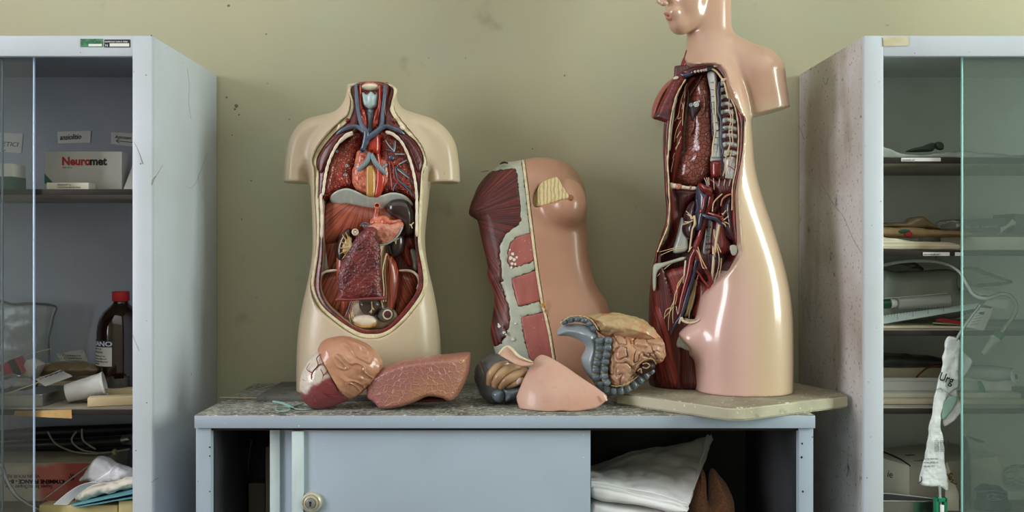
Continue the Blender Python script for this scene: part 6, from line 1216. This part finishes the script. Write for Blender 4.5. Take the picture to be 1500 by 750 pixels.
o = relief('white_bag', CRUMP, None, [(117, 703), (128, 690), (138, 674), (148, 668.5), (160, 672), (174, 680), (195, 688), (200, 703), (180, 706), (150, 707), (128, 705)], 1.862, .024, .018, .002, disp=lambda V: .003*vnoise(V, 50, 8)+.0012*vnoise(V, 160, 6)); tag(o, 'crumpled white plastic bag above the beige paper bag', 'bag')
def strip(U_, W_):
    a = 78+U_*68; b = 739-36*np.sin(U_*1.75)+4*U_; Y = 1.788+.016*U_
    w = 1-W_; a = a+w*16*(1-U_*.6); b = b+w*3.5
    return np.stack([X_(a, Y), Y+.012*w, Z_(b, Y)])
o = sheet('paper_strip', CRUMP, None, strip, 24, 8, .0008); tag(o, 'curled white paper strip in front of the beige paper bag', 'paper')
o = quad_sheet('torn_paper', CRUMP, None, [P(138, 709, 1.82), P(148, 700, 1.82), P(173, 679, 1.825), P(160, 699, 1.815)], .0008, .0015, 50, 2, curl=lambda U, W: -.006*np.sin(3.1*U)); tag(o, 'torn white paper tongue lying on the crumpled white bag', 'paper')
# ---------------------------------------------------------------- goods in the right cabinet
R1, R2, R3, R4, R5 = [z+.0008 for z in SR]
o = relief('plastic_sheet', BAGG, None, [(1284, 214), (1297, 217), (1312, 223), (1345, 226), (1385, 222), (1430, 223), (1480, 227), (1540, 226), (1540, 236), (1284, 236)], 1.83, .02, .006, .002, zmin=R1, disp=lambda V: .0015*vnoise(V, 70, 4)); tag(o, 'wrinkled milky plastic sheet along the top right shelf', 'plastic sheet')
gp = relief('green_tube', GREEND, None, [(1327, 222.5), (1336, 217.5), (1350, 214.5), (1364, 209.5), (1369, 211), (1368, 219), (1360, 222.5)], 1.87, .008, .006, .0014); tag(gp, 'dark green squeezed tube on the milky plastic sheet', 'tube')
relief('tube_cap', GREEND, gp, [(1370, 216), (1370, 209), (1377, 208), (1381.5, 212), (1381, 219), (1375, 220)], 1.868, .007, .004, .0014)
def edge_label(x0, x1, y0, y1, n, seed):
    o = quad_sheet('shelf_label', LABEL, cr_, [P(x0, y1, 1.7955), P(x1, y1, 1.7955), P(x1, y0, 1.7955), P(x0, y0, 1.7955)], .0008, .0002, 60, seed, 8, 4); return o
o = edge_label(1320, 1378, 231, 236.3, 1, 1); text('strumenti vari', INKB, cr_, P(1322, 235.2, 1.794), .0045)
o = edge_label(1352, 1391, 369.5, 374.8, 1, 2); text('DEFLUSSORI SET', INK, cr_, P(1353, 374, 1.794), .0045)
o = edge_label(1399, 1411, 369.5, 374.8, 1, 3)
o = relief('folded_papers', CREAMP, None, [(1282, 347), (1320, 351), (1360, 355), (1392, 356), (1401, 361), (1398, 366), (1384, 367.3), (1282, 367.3)], 1.84, .03, .006, .002, zmin=R2, disp=lambda V: .0008*np.sin(V[:, 2]*900)+.001*vnoise(V, 30, 3)); tag(o, 'yellowed folded papers with rolled end at the shelf corner', 'papers')
wb = box('white_box', CARTON, None, X_(1378, 1.88), 1.26, 1.88, 1.985, R2, Z_(347, 1.88), .0015); tag(wb, 'long low white box on the second shelf, topped by plastic bags', 'box')
o = relief('paper_bag', mat('brown_paper', (176, 150, 112), .6, [('noise', (150, 120, 84), 20, .4, .7)], [('noise', 60, .5, None, .003)]), None, [(1282, 334), (1310, 333), (1340, 334), (1380, 337), (1412, 339), (1414, 347), (1282, 347)], 1.87, .025, .008, .002, disp=lambda V: .0015*vnoise(V, 60, 3)); tag(o, 'flat brown paper bag on the yellowed folded papers', 'bag')
relief('red_print', REDC, o, [(1325, 341), (1334, 339), (1336, 346), (1326, 346.5)], 1.846, .003, .002, .001); relief('green_print', GREENC, o, [(1316, 339), (1322, 336), (1333, 337), (1328, 341), (1320, 342)], 1.845, .003, .002, .001)
o = relief('brown_bag', BAGB, None, [(1282, 327), (1305, 326), (1325, 324), (1334, 320), (1346, 317), (1356, 322), (1372, 332), (1378, 337), (1340, 335), (1282, 335)], 1.88, .02, .008, .002, disp=lambda V: .003*vnoise(V, 60, 3)); tag(o, 'brownish peaked plastic bag on the brown paper bag', 'bag')
o = relief('clear_wrap', BAG, None, [(1372, 326), (1386, 324), (1402, 322), (1405, 334), (1392, 338), (1374, 336)], 1.87, .014, .006, .0018, disp=lambda V: .002*vnoise(V, 90, 3)); tag(o, 'small clump of clear wrap beside the brownish bag', 'wrap')
bo = box('book', BOOK, None, X_(1403, 1.98), X_(1476, 1.98), 1.98, 2.06, Z_(347, 1.97), Z_(320, 1.98), .001, (0, -2, 0)); tag(bo, 'grey book with faded white spine letters on the long white box', 'book')
text('KIRSCHNER  IN GERMANY', INKW, bo, P(1414, 334.5, 1.9785), .0068, rot=(90, -2, 0), sx=.9)
o = box('book', BOOK, None, X_(1480, 1.98), X_(1560, 1.98), 1.97, 2.06, Z_(347, 1.97), Z_(317, 1.98), .001, (0, 6, 0)); tag(o, 'plain grey book beside the book with faded spine letters', 'book')
o = quad_sheet('folded_card', CARD, None, [P(1464, 345, 1.90), P(1470, 334, 1.90), P(1491, 331, 1.92), P(1486, 322, 1.93)], .001, .001, 40, 2, curl=lambda U, W: .01*np.abs(U-.4)); tag(o, 'small folded white card before the grey books', 'card')
o = relief('clear_bag', BAG, None, [(1408, 347), (1415, 339), (1440, 337), (1470, 340), (1500, 342), (1520, 347)], 1.91, .02, .006, .002, disp=lambda V: .002*vnoise(V, 60, 3)); tag(o, 'flat clear bag lying on the long white box', 'bag')
# third shelf: drainage bags and tubing
o = box('flat_envelope', CREAMP, None, X_(1284, 1.84), X_(1425, 1.84), 1.83, 1.98, R3, R3+.005, .001); tag(o, 'flat cream envelope beneath the drainage bag', 'envelope')
en = quad_sheet('red_edged_letter', CREAMP, None, [P(1366, 473, 1.84), P(1436, 478, 1.83), P(1432, 475, 1.90), P(1376, 471, 1.93)], .0012, .0006, 40, 2); tag(en, 'letter with a red edge sticking out from the drainage bag', 'letter')
quad_sheet('red_edge', REDC, en, [P(1370, 469, 1.838), P(1436, 480, 1.824), P(1436, 476.5, 1.828), P(1380, 466.5, 1.845)], .0014)
dg_ = thing('drainage_bag', 'clear drainage bag with long coiled tube and green connector', 'medical bag', (X_(1365, 1.90), 1.90, R3+.009))
relief('bag', BAGG, dg_, [(1282, 400), (1320, 398), (1392, 395), (1400, 420), (1440, 432), (1450, 450), (1410, 462), (1340, 474), (1282, 480)], 1.93, .04, .03, .003, zmin=R3+.009, disp=lambda V: .003*vnoise(V, 30, 6))
quad_sheet('scale_strip', mat('scale_print', (206, 224, 226), .4), dg_, [P(1290, 475, 1.845), P(1428, 452, 1.845), P(1434, 444, 1.86), P(1290, 463, 1.86)], .0012, .0006, 30, 3)
g = []
for i in range(26):
    a = 1292+i*4.5; l = 12 if i % 5 == 0 else 6; b = 466.5-(a-1284)*.165
    g.append(tube_geo([P(a, b-6, 1.842), P(a+.3, b-6+l, 1.841)], .00035, 5, 2))
V, F = join(g); mk('scale_mark', V, F, INKB, dg_)
tubes('tube', TUBEC, dg_, [[(1276, 396, 1.86, 4), (1300, 387, 1.86, 4), (1340, 382, 1.86, 4), (1380, 385, 1.85, 4), (1404, 397, 1.83, 4), (1416, 416, 1.815, 4), (1427, 432, 1.81, 4.2), (1446, 437, 1.80, 4.2), (1466, 431, 1.79, 4.2), (1480, 434, 1.784, 4.2), (1488, 446, 1.782, 4.2), (1486, 460, 1.78, 4.2), (1474, 478, 1.779, 4.2), (1463, 492, 1.779, 4.2)]], 12)
d0 = P(1466, 488, 1.781); d1 = P(1440, 518, 1.781); ax = d1-d0; L_ = np.linalg.norm(ax)
lathe('green_collar', GREENPL, dg_, [(0, 0), (.0082, 0), (.0088, .002), (.0088, .014), (0, .014)], d0, ax, 24)
lathe('white_cone', WHITEPL, dg_, [(0, .014), (.0105, .014), (.0105, .018), (.0085, .02), (.0045, L_-.002), (.003, L_), (0, L_)], d0, ax, 24)
sy = thing('syringe', 'clear syringe barrel with dark green cap beside the cabinet frame', 'syringe', P(1340, 452, 1.86))
c0 = P(1284, 446, 1.86); axs = np.array([1, 0, .06])
lathe('green_cap', mat('bottle_green', (14, 78, 52), .35, coat=.3), sy, [(0, 0), (.010, 0), (.010, .028), (0, .028)], c0, axs, 24)
lathe('white_hub', WHITEPL, sy, [(0, .028), (.0085, .028), (.0095, .030), (.0085, .038), (.006, .042), (0, .042)], c0, axs, 24)
lathe('barrel', TUBEC, sy, [(0, .044), (.014, .044), (.014, .15), (.0, .15)], c0, axs, 24)
tubes('scale_line', LABEL, sy, [[(1296, 437, 1.842, .5), (1340, 433.5, 1.842, .5), (1388, 429.5, 1.842, .5)]], 6)
o = relief('folded_bag', BAG, None, [(1284, 396), (1300, 388), (1335, 386), (1352, 394), (1340, 402), (1284, 404)], 2.0, .02, .012, .002, zmin=R3+.009, disp=lambda V: .004*vnoise(V, 60, 3)); tag(o, 'crumpled clear bag pushed behind the drainage bag', 'bag')
o = relief('flat_pouch', BAG, None, [(1408, 400), (1414, 391), (1430, 392), (1455, 402), (1478, 409), (1479, 416), (1452, 419), (1420, 420)], 1.93, .02, .01, .002, disp=lambda V: .002*vnoise(V, 60, 3)); tag(o, 'flat clear pouch with rounded end beside the drainage bag tube', 'pouch')
o = quad_sheet('label_sheet', LABEL, None, [P(1424, 432, 1.86), P(1464, 432, 1.86), P(1464, 424, 1.9), P(1420, 420, 1.9)], .0008, .001, 40, 3); tag(o, 'white label sheet beneath the grey clear pouch', 'paper')
o = quad_sheet('paper_scrap', LABEL, None, [P(1440, 446, 1.86), P(1474, 454, 1.86), P(1478, 440, 1.88), P(1448, 438, 1.88)], .0008, .001, 40, 6); tag(o, 'pale scrap of paper inside the bend of the clear tube', 'paper')
tgo = quad_sheet('printed_tag', CARD, None, [P(1414, 478, 1.80), P(1441, 485, 1.80), P(1455, 452, 1.815), P(1430, 451, 1.815)], .0008, .0008, 40, 4); tag(tgo, 'printed paper tag hanging over the third shelf edge', 'tag')
for i in range(6): text('monouso', INKB, tgo, P(1421+i*2.4, 477-i*4.3, 1.7985+.002*i), .0048, rot=(85, -12, 0))
mk('black_print', *prism_geo([tuple(P(a, b, 1.808)[[0, 2]]) for a, b in ((1434, 460), (1441, 460.5), (1442, 457), (1435, 456.5))], 1.8075, 1.8085), INK, tgo, False)
# fourth shelf
o = box('paper_pad', CREAMP, None, X_(1284, 1.85), X_(1500, 1.85), 1.84, 2.03, R4, R4+.010, .001); tag(o, 'cream paper pad on the fourth shelf, lowest of its pile', 'papers')
o = box('paper_pad', CARTON, None, X_(1284, 1.87), X_(1492, 1.87), 1.86, 2.03, R4+.0105, R4+.02, .001); tag(o, 'pale paper pad between the cream pad and the white tray', 'papers')
tr_ = thing('white_tray', 'long white plastic tray on the paper pads', 'tray', (X_(1385, 1.95), 1.95, R4+.0205))
wallring('tray_body', WHITEPL, tr_, [(X_(1280, 1.89), 1.89), (X_(1482, 1.89), 1.89), (X_(1482, 1.89)+.004, 1.90), (X_(1482, 1.89)+.004, 2.03), (X_(1280, 1.89), 2.03)], R4+.0208, R4+.048, .003)
tubes('tray_rim', WHITEPL, tr_, [[(1280, 557, 1.889, 2.2), (1380, 557, 1.889, 2.2), (1484, 557, 1.889, 2.2)]], 8, 2)
o = relief('dark_pouch', mat('dark_film', (70, 72, 72), .3, [('noise', (50, 52, 52), 20, .4, .7)], coat=.3), None, [(1282, 520), (1305, 517), (1340, 519), (1372, 522), (1386, 530), (1370, 537), (1282, 537)], 1.96, .04, .012, .0025, disp=lambda V: .002*vnoise(V, 40, 3)); tag(o, 'dark flat pouch on top of the papers in the white tray', 'pouch')
o = box('paper_pad', CREAMP, None, X_(1282, 1.94), X_(1400, 1.94), 1.93, 2.02, R4+.0235, Z_(538, 1.94), .001); tag(o, 'cream papers inside the white tray beneath the dark pouch', 'papers')
o = mk('rubber_tubing', *tube_geo([P(1340, 556, 1.91), P(1350, 545, 1.91), P(1364, 537, 1.91), P(1392, 536, 1.91)], .0018, 8, 6), mat('dull_red', (120, 44, 36), .5)); tag(o, 'dull red cord arching over the edge of the white tray', 'cord')
mt = thing('clear_drip_chamber', 'clear plastic tube with white and green end disc in tray', 'medical tube', P(1440, 562, 1.89))
c0 = P(1384, 545, 1.915)
lathe('clear_barrel', TUBEC, mt, [(0, 0), (.014, 0), (.017, .02), (.017, .10), (.012, .135), (0, .135)], c0, np.array([1, -.25, .0]), 24)
e0 = P(1487, 552, 1.865); lathe('end_disc', WHITEPL, mt, [(0, -.004), (.012, -.004), (.0165, 0), (.0165, .003), (.013, .004), (.012, .002), (0, .002)], e0, (.55, -.8, .25), 28)
lathe('green_centre', GREENPL, mt, [(0, .002), (.006, .002), (.005, .0035), (0, .0035)], e0, (.55, -.8, .25), 18)
tubes('thin_line', LABEL, mt, [[(1408, 542, 1.90, .8), (1432, 540, 1.89, .8), (1448, 546, 1.885, .8), (1455, 557, 1.885, .8)]], 6)
o = relief('leaf_clip', GREENPL, None, [(1432, 559), (1437, 558), (1443, 570), (1446.5, 584), (1447, 591), (1444, 590), (1437, 578), (1433, 567)], 1.87, .003, .003, .0013); tag(o, 'small green leaf-shaped plastic clip over the tray front', 'clip')
# bottom shelf
A0 = np.array([.835, 1.85]); uu = np.array([.246, .086]); vv = np.array([-.055, .135])
cz = Z_(682, 1.85)
cx_ = thing('archive_carton', 'white lidded carton turned askew on the lowest right shelf', 'carton', (.9, 1.98, R5))
def qbox(name, m, par, o0, z0, z1, grow=0):
    c = [o0-grow*uu/.26-grow*vv/.24, o0+uu+grow*uu/.26-grow*vv/.24, o0+uu+vv+grow*uu/.26+grow*vv/.24, o0+vv-grow*uu/.26+grow*vv/.24]
    V = [(*p, z0) for p in c]+[(*p, z1) for p in c]; return mk(name, V, [[3, 2, 1, 0], [4, 5, 6, 7], [0, 1, 5, 4], [1, 2, 6, 5], [2, 3, 7, 6], [3, 0, 4, 7]], m, par, False)
qbox('carton_body', CARTON, cx_, A0, R5, cz-.002); qbox('lid', CARTON, cx_, A0, cz-.002, cz, .002)
mk('lid_gap', *tube_geo([P(1333, 682.5, 1.8485), P(1318, 672, 1.90), P(1290, 660, 1.98)], .0018, 6, 3), DARKH, cx_)
text('CAMICI IN TNT', INKB, cx_, (.865, 1.885, cz+.0003), .012, rot=(0, 0, 19)); text('MONOUSO', INKB, cx_, (.90, 1.91, cz+.0003), .010, rot=(0, 0, 19))
text('REV', INK, cx_, (.87, 1.935, cz+.0003), .014, rot=(0, 0, 19)); text('ie', INK, cx_, (.812, 1.905, .715), .022, rot=(90, 0, -66), shear=.2)
ty = thing('steel_tray', 'shallow stainless steel tray on the lowest right shelf', 'tray', (.83, 1.86, R5))
ringt = [(.745, 1.803), (.865, 1.803), (.885, 1.815), (.885, 1.835), (.745, 1.835)]
wallring('tray_body', METAL, ty, [(.738, 1.806), (.868, 1.806), (.884, 1.818), (.8, 1.862), (.738, 1.872)], R5, R5+.024, .002)
tubes('rolled_rim', METAL, ty, [[(p[0]/p[1]*FL+CX, CY-(R5+.024-CAMZ)/p[1]*FL, p[1], 1.8) for p in ((.738, 1.806), (.80, 1.806), (.868, 1.806), (.884, 1.818), (.80, 1.862), (.738, 1.872))]], 8, 3)
cb6 = crop(1280, 620, 5.77)
db = relief('cloth_pouch', NAVYB, None, cb6((858, 560), (885, 545), (930, 518), (990, 522), (1050, 526), (1090, 560), (1125, 575), (1115, 610), (1140, 680), (1170, 790), (850, 800), (862, 700), (885, 620)), 1.83, .025, .018, .002, zmin=R5, disp=lambda V: .0015*vnoise(V, 60, 3)); tag(db, 'dark teal cloth pouch with stitched emblem at the lowest shelf', 'pouch')
tubes('emblem', mat('stitch_grey', (130, 140, 138), .7), db, [[(*cb6(p)[0], 1.8045, .7) for p in ((960, 620), (975, 600), (1030, 598), (1080, 612), (1085, 640), (1040, 648), (975, 642), (960, 620))], [(*cb6(p)[0], 1.8045, .8) for p in ((1005, 635), (1020, 612), (1040, 610), (1055, 635))], [(*cb6(p)[0], 1.8045, .8) for p in ((990, 630), (1062, 638))]], 6)
tubes('drawstring', mat('stitch_grey2', (110, 120, 120), .7), db, [[(*cb6(p)[0], 1.803, 1.1) for p in ((862, 562), (890, 580), (960, 572), (1040, 570), (1090, 582), (1124, 578))]], 6)
o = relief('plastic_film', BAG, None, cb6((1110, 400), (1180, 370), (1270, 365), (1330, 380), (1330, 560), (1200, 575), (1110, 560), (1095, 480)), 1.93, .025, .02, .0025, zmin=R5+.025, disp=lambda V: .005*vnoise(V, 45, 3)+.002*vnoise(V, 110, 4)); tag(o, 'heap of clear plastic film right of the white lidded carton', 'plastic film')
o = box('flat_box', WHITEPL, None, X_(1465, 1.93), X_(1560, 1.93), 1.90, 2.0, R5, Z_(715, 1.93), .001); tag(o, 'flat white box beneath the heap of clear film', 'box')
o = sheet('clear_sleeve', CLEARF, None, lambda u, v: np.stack([X_(1413+u*(8+55*np.sqrt(np.clip(1-v*v, 0, 1)))-0*v, 1.82), 1.82+.008*np.sin(u*4)+.004*v, R5+.0008+v*(Z_(640, 1.82)-R5)]), 14, 20, .0008); tag(o, 'upright clear sleeve in front of the white lidded carton', 'sleeve')
sa = quad_sheet('sachet', CARTON, None, [P(1384, 748, 1.80), P(1404, 748, 1.80), P(1404, 724, 1.81), P(1387, 678, 1.82)], .002, .0006, 30, 3); tag(sa, 'white sachet with brown slanting letters beside the green clamp', 'sachet')
text('Sandoz' [:5], mat('brown_print', (120, 78, 30), .5), sa, P(1386.5, 694, 1.812), .016, rot=(90, 66, 0), sx=.9, shear=.15, bold=.0005)
hb = thing('hanging_bag', 'crumpled white printed bag hanging from the shelf, green clamp beneath', 'medical bag', P(1385, 750, 1.784))
ch = crop(1280, 500, 3.0)
HB = mat('printed_poly_bag', (224, 230, 232), .28, [('noise', (196, 210, 206), 14, .5, .7)], [('noise', 55, .6, None, .005)], coat=.4)
relief('bag', HB, hb, ch((318, -8), (345, -20), (378, -6), (380, 55), (372, 120), (372, 195), (350, 215), (318, 250), (296, 300), (292, 360), (300, 400), (308, 500), (316, 560), (326, 652), (290, 640), (215, 632), (203, 600), (224, 500), (240, 400), (255, 320), (262, 250), (282, 180), (302, 90)), 1.784, .0045, .006, .0016, disp=lambda V: .0018*vnoise(V, 70, 3)+.0008*vnoise(V, 160, 4))
relief('bag_flap', HB, hb, ch((372, 45), (432, 84), (402, 145), (368, 205), (372, 245), (392, 290), (370, 332), (312, 374), (298, 330), (300, 280), (330, 215), (360, 150)), 1.789, .0035, .004, .0016, disp=lambda V: .0015*vnoise(V, 70, 7))
relief('green_tint', mat('pale_green_print', (150, 188, 172), .4), hb, ch((300, 265), (340, 238), (368, 250), (345, 300), (304, 345), (294, 320)), 1.7855, .003, .003, .0014)
text('Urg', INK, hb, P(1374.5, 556, 1.7766), .024, rot=(90, 20, 0), bold=.0003, sx=.8); text('bag drenaggio', INKB, hb, P(1377, 570, 1.7766), .0055, rot=(90, 32, 0)); text('per urina', INKB, hb, P(1366, 574, 1.7766), .005, rot=(90, -20, 0))
text('BDI', INK, hb, P(1368.5, 661, 1.7760), .031, sx=.62, outline=.00035)
for i, s in enumerate(('sacca raccolta', 'urine 2000 ml', 'sterile  EO')): text(s, INKB, hb, P(1353, 673+i*5.5, 1.7766), .0052)
tubes('hanging_tube', TUBEC, hb, [[(1436, 448, 1.80, 3.2), (1424, 462, 1.79, 3.2), (1410, 482, 1.782, 3.2), (1398, 502, 1.784, 3.2)], [(1376, 705, 1.784, 3.4), (1377, 726, 1.783, 3.4), (1378, 760, 1.783, 3.4)]], 10)
boxes('clamp', GREENPL, hb, [(X_(1370, 1.78), X_(1374, 1.78), 1.776, 1.79, Z_(765, 1.78), Z_(729, 1.78)), (X_(1383, 1.78), X_(1387, 1.78), 1.776, 1.79, Z_(765, 1.78), Z_(729, 1.78)), (X_(1371, 1.78), X_(1386, 1.78), 1.776, 1.79, Z_(735, 1.78), Z_(729, 1.78))], .001)
boxes('clamp_insert', WHITEPL, hb, [(X_(1376, 1.78), X_(1381.5, 1.78), 1.7745, 1.78, Z_(765, 1.78), Z_(739, 1.78))], .001)
tubes('drip_hook', INK, hb, [[(1346, 708, 1.7785, .9), (1350, 704, 1.7785, 1.1), (1349.5, 698, 1.7785, .9)]], 6)
set_texts()
sc = bpy.context.scene
sc.view_settings.view_transform = 'Standard'; sc.view_settings.look = 'None'; sc.view_settings.gamma = 1.0; sc.view_settings.exposure = EXPO
sc.view_settings.use_curve_mapping = False
sc.cycles.use_denoising = True
sc.cycles.max_bounces = 8; sc.cycles.transparent_max_bounces = 16
